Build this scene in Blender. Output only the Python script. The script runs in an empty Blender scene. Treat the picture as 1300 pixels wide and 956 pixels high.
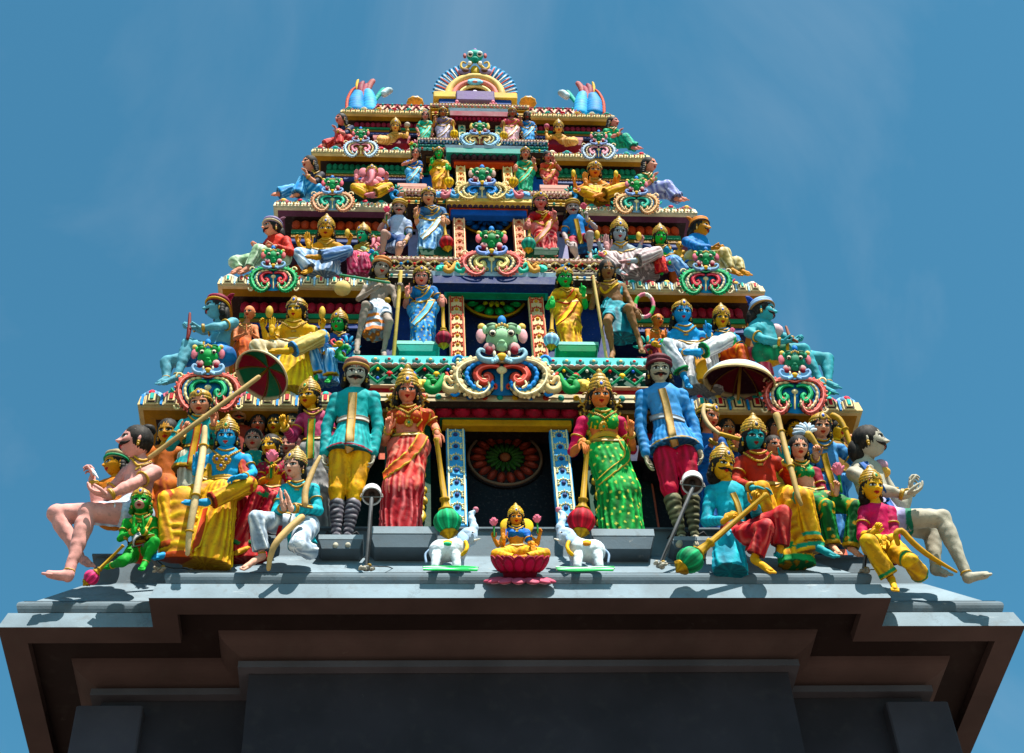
import bpy, math, random
import numpy as np
from mathutils import Vector, Matrix
rnd = random.Random(7)
PI = math.pi
C = bpy.context.scene.collection
# ------------------------------------------------------------------ camera
FPX = 2023.17; PPX = 650.0; PPY = 433.0; IMW = 1300.0
CAM = np.array([-0.8623399, 0.0, 1.6])
def _rot(yaw, pitch, roll):
    cy, sy, cp, sp = math.cos(yaw), math.sin(yaw), math.cos(pitch), math.sin(pitch)
    f = np.array([sy*cp, cy*cp, sp]); r = np.array([cy, -sy, 0.0]); u = np.cross(r, f)
    c, s = math.cos(roll), math.sin(roll)
    return c*r + s*u, -s*r + c*u, f
RIGHT, UP, FWD = _rot(math.radians(6.160651666711508), math.radians(48.13918102250772), math.radians(-3.9442165798529207))
def ray(px, py):
    d = FWD + RIGHT*(px-PPX)/FPX - UP*(py-PPY)/FPX
    return d/np.linalg.norm(d)
def at(px, py, y):
    """world point seen at photograph pixel (px, py) lying in the vertical plane y"""
    d = ray(px, py)
    return CAM + d*((y-CAM[1])/d[1])
def pxsize(p):
    return float((np.asarray(p)-CAM) @ FWD)/FPX
def V3(*a): return np.array(a, float)
def nrm(v):
    v = np.asarray(v, float); n = np.linalg.norm(v)
    return v/n if n > 1e-9 else v
def lerp(a, b, t): return np.asarray(a, float)*(1-t) + np.asarray(b, float)*t
# ------------------------------------------------------------------ colours
def hx(s):
    s = s.lstrip('#')
    o = []
    for i in (0, 2, 4):
        c = int(s[i:i+2], 16)/255.0
        o.append(c/12.92 if c <= 0.04045 else ((c+0.055)/1.055)**2.4)
    return np.array(o)
def col(c): return hx(c) if isinstance(c, str) else np.asarray(c, float)
GOLD = hx('b08a3c'); GOLDD = hx('5a3d12'); BLACK = hx('15120f'); RED = hx('a81820'); GREEN = hx('0a8a3c')
# ------------------------------------------------------------------ materials
MATS = {}
def painted(name, rough=0.62, dirt=0.32, bump=0.14, scale=9.0, spec=0.18):
    """hand painted plaster: colour attribute x blotches, with chips of weathered grime"""
    m = bpy.data.materials.new(name); m.use_nodes = True
    nt = m.node_tree; N = nt.nodes; L = nt.links
    b = N['Principled BSDF']; b.inputs['Roughness'].default_value = rough
    b.inputs['Specular IOR Level'].default_value = spec
    at_ = N.new('ShaderNodeAttribute'); at_.attribute_name = 'Col'
    geo = N.new('ShaderNodeNewGeometry')
    n1 = N.new('ShaderNodeTexNoise'); n1.inputs['Scale'].default_value = scale; n1.inputs['Detail'].default_value = 6
    n2 = N.new('ShaderNodeTexNoise'); n2.inputs['Scale'].default_value = scale*5; n2.inputs['Detail'].default_value = 5
    for n in (n1, n2): L.new(geo.outputs['Position'], n.inputs['Vector'])
    r1 = N.new('ShaderNodeMapRange'); r1.inputs[1].default_value = 0.3; r1.inputs[2].default_value = 0.7
    r1.inputs[3].default_value = 0.72; r1.inputs[4].default_value = 1.16
    L.new(n1.outputs['Fac'], r1.inputs[0])
    mu = N.new('ShaderNodeVectorMath'); mu.operation = 'SCALE'
    L.new(at_.outputs['Color'], mu.inputs[0]); L.new(r1.outputs[0], mu.inputs['Scale'])
    r2 = N.new('ShaderNodeMapRange'); r2.inputs[1].default_value = 0.56; r2.inputs[2].default_value = 0.72
    r2.inputs[3].default_value = 0.0; r2.inputs[4].default_value = dirt
    L.new(n2.outputs['Fac'], r2.inputs[0])
    mx = N.new('ShaderNodeMix'); mx.data_type = 'RGBA'
    L.new(r2.outputs[0], mx.inputs[0]); L.new(mu.outputs[0], mx.inputs[6]); mx.inputs[7].default_value = (0.09, 0.08, 0.07, 1)
    hs = N.new('ShaderNodeHueSaturation'); hs.inputs['Saturation'].default_value = 1.0 if name in ('worn_cement', 'lamp_metal') else 1.12
    n5 = N.new('ShaderNodeTexNoise'); n5.inputs['Scale'].default_value = scale*2.3; n5.inputs['Detail'].default_value = 8; n5.inputs['Roughness'].default_value = 0.75; L.new(geo.outputs['Position'], n5.inputs['Vector'])
    r5 = N.new('ShaderNodeMapRange'); r5.inputs[1].default_value = 0.665; r5.inputs[2].default_value = 0.70; r5.inputs[3].default_value = 0.0; r5.inputs[4].default_value = 0.06 if name == 'shaded_plaster' else 0.4; L.new(n5.outputs['Fac'], r5.inputs[0])
    mc = N.new('ShaderNodeMix'); mc.data_type = 'RGBA'; L.new(r5.outputs[0], mc.inputs[0]); L.new(mx.outputs[2], hs.inputs['Color']); L.new(hs.outputs[0], mc.inputs[6]); mc.inputs[7].default_value = (0.42, 0.38, 0.33, 1)   # chips of bare plaster
    mx = mc
    L.new(mx.outputs[2], b.inputs['Base Color'])
    r3 = N.new('ShaderNodeMapRange'); r3.inputs[3].default_value = rough-0.1; r3.inputs[4].default_value = rough+0.2
    L.new(n1.outputs['Fac'], r3.inputs[0]); L.new(r3.outputs[0], b.inputs['Roughness'])
    if name == 'worn_cement':
        vo = N.new('ShaderNodeTexVoronoi'); vo.feature = 'DISTANCE_TO_EDGE'; vo.inputs['Scale'].default_value = 0.75
        wn = N.new('ShaderNodeVectorMath'); wn.operation = 'ADD'; ws = N.new('ShaderNodeVectorMath'); ws.operation = 'SCALE'; ws.inputs['Scale'].default_value = 0.35; L.new(n5.outputs['Color'], ws.inputs[0]); L.new(geo.outputs['Position'], wn.inputs[0]); L.new(ws.outputs[0], wn.inputs[1]); L.new(wn.outputs[0], vo.inputs['Vector'])
        r6 = N.new('ShaderNodeMapRange'); r6.inputs[1].default_value = 0.0; r6.inputs[2].default_value = 0.012; r6.inputs[3].default_value = 0.22; r6.inputs[4].default_value = 0.0; L.new(vo.outputs['Distance'], r6.inputs[0])
        m3 = N.new('ShaderNodeMix'); m3.data_type = 'RGBA'; L.new(r6.outputs[0], m3.inputs[0]); L.new(mx.outputs[2], m3.inputs[6]); m3.inputs[7].default_value = (0.03, 0.028, 0.026, 1); mx = m3
        mp = N.new('ShaderNodeMapping'); mp.inputs['Scale'].default_value = (3.0, 3.0, 14.0); mp.inputs['Rotation'].default_value = (0.2, 0.5, 0.3); L.new(geo.outputs['Position'], mp.inputs[0])
        n3 = N.new('ShaderNodeTexNoise'); n3.inputs['Scale'].default_value = 1.3; n3.inputs['Detail'].default_value = 9; n3.inputs['Roughness'].default_value = 0.7; L.new(mp.outputs[0], n3.inputs['Vector'])
        r4 = N.new('ShaderNodeMapRange'); r4.inputs[1].default_value = 0.62; r4.inputs[2].default_value = 0.70; r4.inputs[3].default_value = 0; r4.inputs[4].default_value = 0.42; L.new(n3.outputs['Fac'], r4.inputs[0])
        m2 = N.new('ShaderNodeMix'); m2.data_type = 'RGBA'; m2.blend_type = 'SCREEN'; L.new(r4.outputs[0], m2.inputs[0]); L.new(mx.outputs[2], m2.inputs[6]); m2.inputs[7].default_value = (0.25, 0.25, 0.23, 1); L.new(m2.outputs[2], b.inputs['Base Color'])
    bp = N.new('ShaderNodeBump'); bp.inputs['Strength'].default_value = bump; bp.inputs['Distance'].default_value = 0.02
    L.new(n5.outputs['Fac'], bp.inputs['Height']); L.new(bp.outputs[0], b.inputs['Normal'])
    MATS[name] = m
    return m
painted('painted_plaster')
painted('painted_plaster_small', dirt=0.3, scale=14)
painted('worn_cement', rough=0.72, dirt=0.3, bump=0.2, scale=3.0, spec=0.15)
painted('shaded_plaster', rough=0.8, dirt=0.08, bump=0.06, scale=2.0, spec=0.1)
painted('gold_paint', rough=0.42, dirt=0.3, bump=0.2, scale=16, spec=0.4)
painted('lamp_metal', rough=0.45, dirt=0.4, bump=0.05, scale=12)
# ------------------------------------------------------------------ mesh builder
class MB:
    def __init__(s): s.V = []; s.C = []; s.Q = []; s.T = []; s.QS = []; s.TS = []; s.n = 0; s.xf = None
    def add(s, V, F, c, smooth=True):
        V = np.asarray(V, float).reshape(-1, 3)
        if s.xf is not None: V = V @ s.xf[0].T + s.xf[1]
        c = np.asarray(c, float)
        if c.ndim == 1: c = np.tile(c, (len(V), 1))
        s.V.append(V); s.C.append(c)
        for f in (F if isinstance(F, (list, tuple)) else [F]):
            f = np.asarray(f, int)
            if f.size == 0: continue
            if f.shape[1] == 4: s.Q.append(f+s.n); s.QS.append(np.full(len(f), smooth))
            else: s.T.append(f+s.n); s.TS.append(np.full(len(f), smooth))
        s.n += len(V)
    def build(s, name, mat='painted_plaster', parent=None, loc=None, me_only=False):
        if s.n == 0: return None
        V = np.concatenate(s.V); Cc = np.concatenate(s.C)
        Q = np.concatenate(s.Q) if s.Q else np.zeros((0, 4), int); T = np.concatenate(s.T) if s.T else np.zeros((0, 3), int)
        sm = np.concatenate(s.QS + s.TS) if (s.QS or s.TS) else np.zeros(0, bool)
        if loc is not None: V = V - np.asarray(loc)
        me = bpy.data.meshes.new(name)
        me.vertices.add(len(V)); me.vertices.foreach_set('co', V.astype(np.float32).ravel())
        lv = np.concatenate([Q.ravel(), T.ravel()]).astype(np.int32)
        me.loops.add(len(lv)); me.loops.foreach_set('vertex_index', lv)
        st = np.concatenate([np.arange(len(Q))*4, len(Q)*4 + np.arange(len(T))*3]).astype(np.int32)
        me.polygons.add(len(st)); me.polygons.foreach_set('loop_start', st)
        me.polygons.foreach_set('use_smooth', sm)
        me.update(calc_edges=True); me.validate()
        ca = me.color_attributes.new('Col', 'FLOAT_COLOR', 'POINT')
        rgba = np.ones((len(V), 4), np.float32); rgba[:, :3] = np.clip(Cc, 0, 1)
        if len(me.vertices) == len(V): ca.data.foreach_set('color', rgba.ravel())
        me.materials.append(MATS[mat] if isinstance(mat, str) else mat)
        o = bpy.data.objects.new(name, me); C.objects.link(o)
        if parent is not None: o.parent = parent
        if loc is not None: o.location = loc
        return o
    # ---- shapes
    def box(s, lo, hi, c, bev=0.0):
        lo = np.asarray(lo, float); hi = np.asarray(hi, float)
        if bev <= 0:
            V = [[(lo, hi)[i][0], (lo, hi)[j][1], (lo, hi)[k][2]] for i in (0, 1) for j in (0, 1) for k in (0, 1)]
            F = [[0, 1, 3, 2], [4, 6, 7, 5], [0, 4, 5, 1], [2, 3, 7, 6], [0, 2, 6, 4], [1, 5, 7, 3]]
            s.add(V, np.array(F), c, False); return
        b = bev; V = []; 
        for k, (z, ins) in enumerate(((lo[2], b), (lo[2]+b, 0), (hi[2]-b, 0), (hi[2], b))):
            x0, x1, y0, y1 = lo[0]+ins, hi[0]-ins, lo[1]+ins, hi[1]-ins
            V += [[x0+b, y0, z], [x1-b, y0, z], [x1, y0+b, z], [x1, y1-b, z], [x1-b, y1, z], [x0+b, y1, z], [x0, y1-b, z], [x0, y0+b, z]]
        F = [[r*8+i, r*8+(i+1) % 8, r*8+8+(i+1) % 8, r*8+8+i] for r in range(3) for i in range(8)]
        F += [[24, 25, 26, 27], [24, 27, 28, 31], [28, 29, 30, 31], [3, 2, 1, 0], [7, 4, 3, 0], [7, 6, 5, 4]]
        s.add(V, np.array(F), c, False)
    def tube(s, P, r, c, n=8, closed=False, flat=1.0, up=None, cap=True, smooth=True):
        P = np.asarray(P, float); m = len(P)
        r = np.broadcast_to(np.asarray(r, float), (m,)).copy()
        cc = np.asarray(c, float); cc = np.tile(cc, (m, 1)) if cc.ndim == 1 else cc
        if closed: T = np.roll(P, -1, 0) - np.roll(P, 1, 0)
        else: T = np.gradient(P, axis=0)
        T = T/np.maximum(np.linalg.norm(T, axis=1, keepdims=True), 1e-9)
        a = np.asarray(up, float) if up is not None else (V3(0, 0, 1) if abs(T[0][2]) < 0.9 else V3(0, 1, 0))
        E1 = np.zeros((m, 3)); e = a - T[0]*(a @ T[0]); e = nrm(e)
        for i in range(m):
            if up is not None: e = np.asarray(up, float)
            e = nrm(e - T[i]*(e @ T[i])); E1[i] = e
        E2 = np.cross(T, E1)
        if cap and not closed:   # rounded ends
            k0 = [(0.0, 1.0), (0.55, 0.85)]
            Pn, rn, e1n, e2n, cn = [], [], [], [], []
            for (q, off) in ((0.35, 0.95), (0.8, 0.6)):
                Pn.append(P[0]-T[0]*r[0]*off*min(flat, 1)); rn.append(r[0]*q); e1n.append(E1[0]); e2n.append(E2[0]); cn.append(cc[0])
            for i in range(m): Pn.append(P[i]); rn.append(r[i]); e1n.append(E1[i]); e2n.append(E2[i]); cn.append(cc[i])
            for (q, off) in ((0.8, 0.6), (0.35, 0.95)):
                Pn.append(P[-1]+T[-1]*r[-1]*off*min(flat, 1)); rn.append(r[-1]*q); e1n.append(E1[-1]); e2n.append(E2[-1]); cn.append(cc[-1])
            P = np.array(Pn); r = np.array(rn); E1 = np.array(e1n); E2 = np.array(e2n); cc = np.array(cn); m = len(P)
        th = np.arange(n)*2*PI/n
        V = P[:, None, :] + r[:, None, None]*(np.cos(th)[None, :, None]*E1[:, None, :]*flat + np.sin(th)[None, :, None]*E2[:, None, :])
        V = V.reshape(-1, 3); Cn = np.repeat(cc, n, 0)
        I = np.arange(m if closed else m-1); J = np.arange(n)
        I, J = np.meshgrid(I, J, indexing='ij'); I2 = (I+1) % m; J2 = (J+1) % n
        F = np.stack([I*n+J, I*n+J2, I2*n+J2, I2*n+J], -1).reshape(-1, 4)
        Fs = [F]
        if not closed:
            V = np.vstack([V, P[0], P[-1]]); Cn = np.vstack([Cn, cc[0], cc[-1]])
            j = np.arange(n); j2 = (j+1) % n
            Fs.append(np.stack([j2, j, np.full(n, m*n)], -1)); Fs.append(np.stack([(m-1)*n+j, (m-1)*n+j2, np.full(n, m*n+1)], -1))
        s.add(V, Fs, Cn, smooth)
    def ell(s, c0, r, c, R=None, nu=12, nv=8, fn=None):
        r = np.broadcast_to(np.asarray(r, float), (3,))
        ph = np.linspace(-PI/2, PI/2, nv+1); th = np.arange(nu)*2*PI/nu
        PH, TH = np.meshgrid(ph, th, indexing='ij')
        U = np.stack([np.cos(PH)*np.cos(TH), np.cos(PH)*np.sin(TH), np.sin(PH)], -1).reshape(-1, 3)
        cv = c
        if fn is not None: U, cv = fn(U, PH.ravel(), TH.ravel())
        V = U*r
        if R is not None: V = V @ np.asarray(R, float).T
        I, J = np.meshgrid(np.arange(nv), np.arange(nu), indexing='ij'); J2 = (J+1) % nu
        F = np.stack([I*nu+J, I*nu+J2, (I+1)*nu+J2, (I+1)*nu+J], -1).reshape(-1, 4)
        s.add(V+np.asarray(c0), F, cv)
    def lathe(s, prof, o, R, c, n=16, ripple=None, sc=1.0, smooth=True):
        """prof rows (radius, height[, colour]); axis = R[:,2]; ripple(theta, ring) -> (radius factor, colour factor)"""
        m = len(prof); th = np.arange(n)*2*PI/n; V = []; Cn = []
        for i, pr in enumerate(prof):
            rr = np.full(n, pr[0]*sc); cf = np.ones(n)
            if ripple is not None: f, cf = ripple(th, i); rr = rr*f
            V.append(np.stack([rr*np.cos(th), rr*np.sin(th), np.full(n, pr[1]*sc)], -1))
            cc = col(pr[2]) if len(pr) > 2 and pr[2] is not None else np.asarray(c)
            Cn.append(cc[None, :]*np.asarray(cf)[:, None])
        V = np.concatenate(V) @ np.asarray(R, float).T + np.asarray(o)
        I, J = np.meshgrid(np.arange(m-1), np.arange(n), indexing='ij'); J2 = (J+1) % n
        F = np.stack([I*n+J, I*n+J2, (I+1)*n+J2, (I+1)*n+J], -1).reshape(-1, 4)
        j = np.arange(n); Fs = [F]
        V = np.vstack([V, np.asarray(o)+np.asarray(R)[:, 2]*prof[0][1]*sc, np.asarray(o)+np.asarray(R)[:, 2]*prof[-1][1]*sc])
        Cn = np.concatenate(Cn + [Cn[0][:1], Cn[-1][:1]])
        Fs.append(np.stack([(j+1) % n, j, np.full(n, m*n)], -1)); Fs.append(np.stack([(m-1)*n+j, (m-1)*n+(j+1) % n, np.full(n, m*n+1)], -1))
        s.add(V, Fs, Cn, smooth)
    def prism(s, poly, o, X, Y, Z, d, c, bevel=0.0):
        """polygon (2D list, counter-clockwise in X,Y) swept from o by d along Z"""
        P = np.asarray(poly, float); n = len(P); o = np.asarray(o, float)
        A = o + P[:, :1]*X + P[:, 1:]*Y
        ce = P.mean(0)
        Pi = ce + (P-ce)*(1-bevel)
        B = o + Pi[:, :1]*X + Pi[:, 1:]*Y + np.asarray(Z)*d
        V = np.vstack([A, B, A.mean(0), B.mean(0)]); j = np.arange(n); j2 = (j+1) % n
        s.add(V, [np.stack([j, j2, n+j2, n+j], -1), np.stack([n+j, n+j2, np.full(n, 2*n+1)], -1), np.stack([j2, j, np.full(n, 2*n)], -1)], c, False)
    def sweep(s, path, prof, c, cc=None, caps=False):
        """mitred horizontal moulding: prof rows (outward offset, z[, colour]) swept along a plan polyline of (x, y, (nx, ny)) where n is the mitre vector"""
        m = len(prof); V = []; Cn = []
        for (x, y, nx, ny) in path:
            for pr in prof:
                V.append([x+nx*pr[0], y+ny*pr[0], pr[1]]); Cn.append(col(pr[2]) if len(pr) > 2 and pr[2] is not None else np.asarray(c))
        # duplicate per segment so edges stay crisp
        V = np.array(V).reshape(len(path), m, 3); Cn = np.array(Cn).reshape(len(path), m, 3)
        for i in range(len(path)-1):
            for j in range(m-1):
                q = np.array([V[i, j], V[i+1, j], V[i+1, j+1], V[i, j+1]])
                s.add(q, np.array([[0, 1, 2, 3]]), np.tile(Cn[i, j], (4, 1)), False)
def frame(z, x=None):
    z = nrm(z); x = np.asarray(x, float) if x is not None else (V3(1, 0, 0) if abs(z[0]) < 0.9 else V3(0, 1, 0))
    x = nrm(x - z*(x @ z)); return np.stack([x, np.cross(z, x), z], 1)
def rotm(yaw, pitch, roll):
    """head turn: yaw > 0 looks towards image left, pitch > 0 looks down, roll > 0 tips the top towards image right (degrees)"""
    y, p, r = (math.radians(a) for a in (-yaw, pitch, roll))
    Rz = np.array([[math.cos(y), -math.sin(y), 0], [math.sin(y), math.cos(y), 0], [0, 0, 1]])
    Rx = np.array([[1, 0, 0], [0, math.cos(p), -math.sin(p)], [0, math.sin(p), math.cos(p)]])
    Ry = np.array([[math.cos(r), 0, math.sin(r)], [0, 1, 0], [-math.sin(r), 0, math.cos(r)]])
    return Ry @ Rz @ Rx
def spline(P, n):
    """Catmull-Rom through the points"""
    P = np.asarray(P, float)
    if len(P) < 3: return np.array([lerp(P[0], P[-1], t) for t in np.linspace(0, 1, n)])
    Q = np.vstack([2*P[0]-P[1], P, 2*P[-1]-P[-2]]); t = np.linspace(0, len(P)-1-1e-6, n); i = t.astype(int); u = (t-i)[:, None]
    a, b, c, d = Q[i], Q[i+1], Q[i+2], Q[i+3]
    return 0.5*(2*b + (c-a)*u + (2*a-5*b+4*c-d)*u*u + (3*b-a-3*c+d)*u**3)
# ------------------------------------------------------------------ things
def tag(o, label=None, cat=None, group=None, kind=None):
    if label: o['label'] = label
    if cat: o['category'] = cat
    if group: o['group'] = group
    if kind: o['kind'] = kind
    return o
def thing(name, label, cat, loc=(0, 0, 0), rx=0.0, group=None):
    o = bpy.data.objects.new(name, None); C.objects.link(o)
    o.empty_display_size = 0.1
    o.location = loc; o.rotation_euler = (rx, 0, 0)
    return tag(o, label, cat, group, 'thing')
# ------------------------------------------------------------------ signed distance sculpting
class Prim:
    __slots__ = ('a', 'b', 'r1', 'r2', 'k', 'fy', 'fold', 'st', 'ax', 'cut')
    def __init__(s, a, b, r1, r2, st, k=0.0, fy=1.0, fold=None, cut=False):
        s.a = np.asarray(a, float); s.b = np.asarray(b, float)
        if np.linalg.norm(s.b-s.a) < 1e-5: s.b = s.a+V3(0, 0, 1e-4)
        s.r1 = r1; s.r2 = r2; s.k = k; s.fy = fy; s.fold = fold; s.st = st; s.cut = cut
        s.ax = frame(s.b-s.a, V3(0, -1, 0) if abs(nrm(s.b-s.a)[1]) < 0.95 else V3(1, 0, 0))
    def ev(s, P, full=False):
        pa = P-s.a; ba = s.b-s.a
        if s.fy != 1.0:
            w = np.array([1, 1/s.fy, 1]); pa = pa*w; ba = ba*w
        L2 = ba @ ba; hu = (pa @ ba)/L2; h = np.clip(hu, 0, 1)
        u = pa - h[..., None]*ba
        d = np.sqrt((u*u).sum(-1)) - (s.r1 + (s.r2-s.r1)*h)
        if s.fy < 1.0: d = d*(0.5+0.5*s.fy)
        ph = None
        if s.fold is not None:
            mode, n, amp = s.fold[:3]; tw = s.fold[3] if len(s.fold) > 3 else 0.0
            th = np.arctan2(u @ s.ax[:, 1], u @ s.ax[:, 0])
            if mode == 'ang': q = n*th + tw*h*2*PI + 2.0*np.sin(2*th+1.3+s.a[2]*5) + 1.3*np.sin(3*th+5*h+s.a[0]*7)
            else: q = n*2*PI*h + tw*np.cos(th) + 0.7*np.sin(2*th+9*h) + 0.8*np.sin(13*h+th)
            ph = (1-np.abs(np.sin(q*0.5))*1.25)*(0.72+0.28*np.sin(3.1*th+6*h+s.a[0]*9))
            ramp = np.clip(h*4+0.25, 0.25, 1) if mode == 'ang' else 1.0
            d = d - amp*ph*ramp
        elif full: ph = np.full_like(h, 0.4)
        if s.cut: d = np.maximum(d, (hu-1)*math.sqrt(L2))
        if full:
            th = np.arctan2(u @ s.ax[:, 1], u @ s.ax[:, 0])
            return d, h, ph, th
        return d
def field_at(prims, P):
    F = None
    for p in prims:
        d = p.ev(P)
        if F is None: F = d
        elif p.k > 0:
            hh = np.maximum(p.k-np.abs(F-d), 0)/p.k
            F = np.minimum(F, d) - hh*hh*p.k*0.25
        else: F = np.minimum(F, d)
    return F
def style_colour(st, h, ph, th, P, H):
    """paint of one primitive: base, fold crest, hem bands, dots"""
    if not isinstance(st, dict): return np.tile(col(st), (len(h), 1))
    c = np.tile(col(st['c']), (len(h), 1))
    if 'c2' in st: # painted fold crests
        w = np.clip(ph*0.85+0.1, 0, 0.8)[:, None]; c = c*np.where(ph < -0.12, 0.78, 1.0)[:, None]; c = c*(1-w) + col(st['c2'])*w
    if 'hg' in st: # second colour painted towards the far end
        w = np.clip((h-st['hg'][0])/max(st['hg'][1]-st['hg'][0], 1e-3), 0, 1)[:, None]; c = c*(1-w) + col(st['hg'][2])*w
    if 'dots' in st:
        sp, dc = st['dots'][0]*H, col(st['dots'][1]); q = P/sp
        row = np.floor(q[:, 2]); xx = q[:, 0]+0.5*(row % 2)
        kx = np.floor(xx)
        jx, jz = 0.5+0.22*np.sin(kx*12.7+row*7.3), 0.5+0.22*np.sin(kx*5.1+row*9.7)
        dd = ((xx-kx-jx)**2 + (q[:, 2]-row-jz)**2) < 0.022
        c[dd] = dc
    if 'stripe' in st:
        n, sc = st['stripe']; c[(np.floor(h*n*2) % 2) == 1] = col(sc)
    for b in st.get('bands', ()): c[(h >= b[0]) & (h <= b[1])] = col(b[2])
    return c
def sculpt(mb, prims, vox, H, smooth=1, rough=0.012):
    lo = np.min([np.minimum(p.a-p.r1, p.b-p.r2)-0.0 for p in prims], 0) - 4*vox
    hi = np.max([np.maximum(p.a+p.r1, p.b+p.r2)+0.0 for p in prims], 0) + 4*vox
    n = np.ceil((hi-lo)/vox).astype(int)+1
    F = np.full(n, 1e3, np.float32)
    for p in prims:
        m = max(p.r1, p.r2) + p.k + 3*vox + (p.fold[2] if p.fold else 0)
        i0 = np.clip(np.floor((np.minimum(p.a, p.b)-m-lo)/vox).astype(int), 0, n); i1 = np.clip(np.ceil((np.maximum(p.a, p.b)+m-lo)/vox).astype(int)+1, 0, n)
        g = [lo[q]+np.arange(i0[q], i1[q])*vox for q in range(3)]
        if min(len(x) for x in g) == 0: continue
        P = np.stack(np.meshgrid(*g, indexing='ij'), -1)
        d = p.ev(P).astype(np.float32)
        S = F[i0[0]:i1[0], i0[1]:i1[1], i0[2]:i1[2]]
        if p.k > 0:
            hh = np.maximum(p.k-np.abs(S-d), 0)/p.k
            S[...] = np.minimum(S, d) - hh*hh*p.k*0.25
        else: S[...] = np.minimum(S, d)
    if rough > 0:   # uneven hand modelling
        gx, gy, gz = [((lo[q]+np.arange(n[q])*vox)*2*PI/H).astype(np.float32) for q in range(3)]
        X_, Y_, Z_ = gx[:, None, None], gy[None, :, None], gz[None, None, :]
        F += (rough*H*(np.sin(1.9*X_+1.3*np.sin(1.1*Z_+0.7*Y_))*np.sin(1.5*Z_+1.2*np.sin(1.3*X_)) + 0.6*np.sin(3.3*Z_+2.1*np.sin(1.7*X_+1.1*Y_))*np.sin(2.3*X_+0.8*Z_))).astype(np.float32)
    ins = F < 0
    c = np.zeros(n-1, np.int8)
    for i in (0, 1):
        for j in (0, 1):
            for k in (0, 1): c += ins[i:n[0]-1+i, j:n[1]-1+j, k:n[2]-1+k]
    act = (c > 0) & (c < 8)
    I, J, K = np.nonzero(act)
    if len(I) == 0: return
    idx = np.full(n-1, -1, np.int32); idx[I, J, K] = np.arange(len(I))
    pos = np.zeros((len(I), 3)); cnt = np.zeros(len(I))
    cor = [(i, j, k) for i in (0, 1) for j in (0, 1) for k in (0, 1)]
    for a in cor:
        for ax in range(3):
            if a[ax] == 0:
                b = list(a); b[ax] = 1
                f0 = F[I+a[0], J+a[1], K+a[2]]; f1 = F[I+b[0], J+b[1], K+b[2]]
                m = (f0 < 0) != (f1 < 0); t = np.where(m, f0/np.where(m, f0-f1, 1), 0)
                q = np.tile(np.array(a, float), (len(I), 1)); q[:, ax] = t
                pos += q*m[:, None]; cnt += m
    V = (np.stack([I, J, K], -1) + pos/cnt[:, None])*vox + lo
    Fs = []
    for ax in range(3):
        o1, o2 = (ax+1) % 3, (ax+2) % 3
        s0 = [slice(1, -1)]*3; s1 = [slice(1, -1)]*3
        s0[ax] = slice(0, n[ax]-1); s1[ax] = slice(1, n[ax])
        A = ins[tuple(s0)]; B = ins[tuple(s1)]
        E = np.argwhere(A != B)
        if len(E) == 0: continue
        fl = A[tuple(E.T)]
        base = E.copy(); base[:, o1] += 1; base[:, o2] += 1
        def cell(d1, d2):
            q = base.copy(); q[:, o1] += d1; q[:, o2] += d2; return idx[tuple(q.T)]
        q = np.stack([cell(-1, -1), cell(0, -1), cell(0, 0), cell(-1, 0)], -1)
        q[~fl] = q[~fl][:, ::-1]
        Fs.append(q)
    Fq = np.concatenate(Fs); Fq = Fq[(Fq >= 0).all(1)]
    for _ in range(smooth):
        A = np.concatenate([Fq[:, a] for a in range(4) for _ in (0, 1)]); B = np.concatenate([Fq[:, (a+q) % 4] for a in range(4) for q in (1, 3)])
        cn = np.maximum(np.bincount(A, minlength=len(V)), 1)
        acc = np.stack([np.bincount(A, weights=V[B, i], minlength=len(V)) for i in range(3)], -1)
        V = V*0.5 + 0.5*acc/cn[:, None]
    best = np.full(len(V), 1e9); Cc = np.zeros((len(V), 3))
    for p in prims:
        d, h, ph, th = p.ev(V, True)
        m = d < best
        if m.any():
            best[m] = d[m]; cc = style_colour(p.st, h[m], ph[m], th[m], V[m], H)
            if p.cut: cc[h[m] > 0.992] *= 0.3   # solid hem underside painted darker, like the shade inside an open hem
            Cc[m] = cc
    mb.add(V, Fq, Cc)
def march(prims, P, D, steps=36):
    """first hit of rays with the sculpted surface; nan where they miss"""
    P = P.copy()
    for _ in range(steps):
        d = field_at(prims, P); P = P + D*(np.clip(d, -0.05, 0.5)*0.75)[:, None]
    d = field_at(prims, P); P[np.abs(d) > 0.03] = np.nan
    return P
def grad(prims, P, e=0.004):
    g = np.stack([field_at(prims, P+np.eye(3)[i]*e)-field_at(prims, P-np.eye(3)[i]*e) for i in range(3)], -1)
    return g/np.maximum(np.linalg.norm(g, axis=1, keepdims=True), 1e-9)
# ------------------------------------------------------------------ heads
def sstep(a, b, x):
    t = np.clip((x-a)/(b-a), 0, 1); return t*t*(3-2*t)
def face_disp(x, z, snout=0.0):
    ax = np.abs(x)
    g = lambda cx, cz, sx, sz: np.exp(-((ax-cx)/sx)**2-((z-cz)/sz)**2)
    D = 0.105*np.exp(-(ax/0.052)**2)*sstep(0.12, -0.11, z)*sstep(-0.175, -0.12, z)
    D += 0.045*g(0, -0.115, 0.06, 0.04) + 0.028*g(0.065, -0.125, 0.035, 0.03)
    D += 0.03*g(0.16, 0.105, 0.12, 0.035)
    D -= 0.055*g(0.155, 0.01, 0.085, 0.06); D += 0.036*g(0.155, 0.0, 0.062, 0.042)
    D += 0.028*g(0.21, -0.13, 0.1, 0.09)
    D += 0.038*g(0, -0.222, 0.09, 0.022) + 0.044*g(0, -0.283, 0.075, 0.026) - 0.022*g(0, -0.25, 0.1, 0.012) - 0.02*g(0, -0.33, 0.1, 0.025)
    D += 0.045*g(0, -0.41, 0.09, 0.06)
    if snout: D += snout*np.exp(-(x/0.2)**2-((z+0.2)/0.15)**2)
    return D
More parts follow.
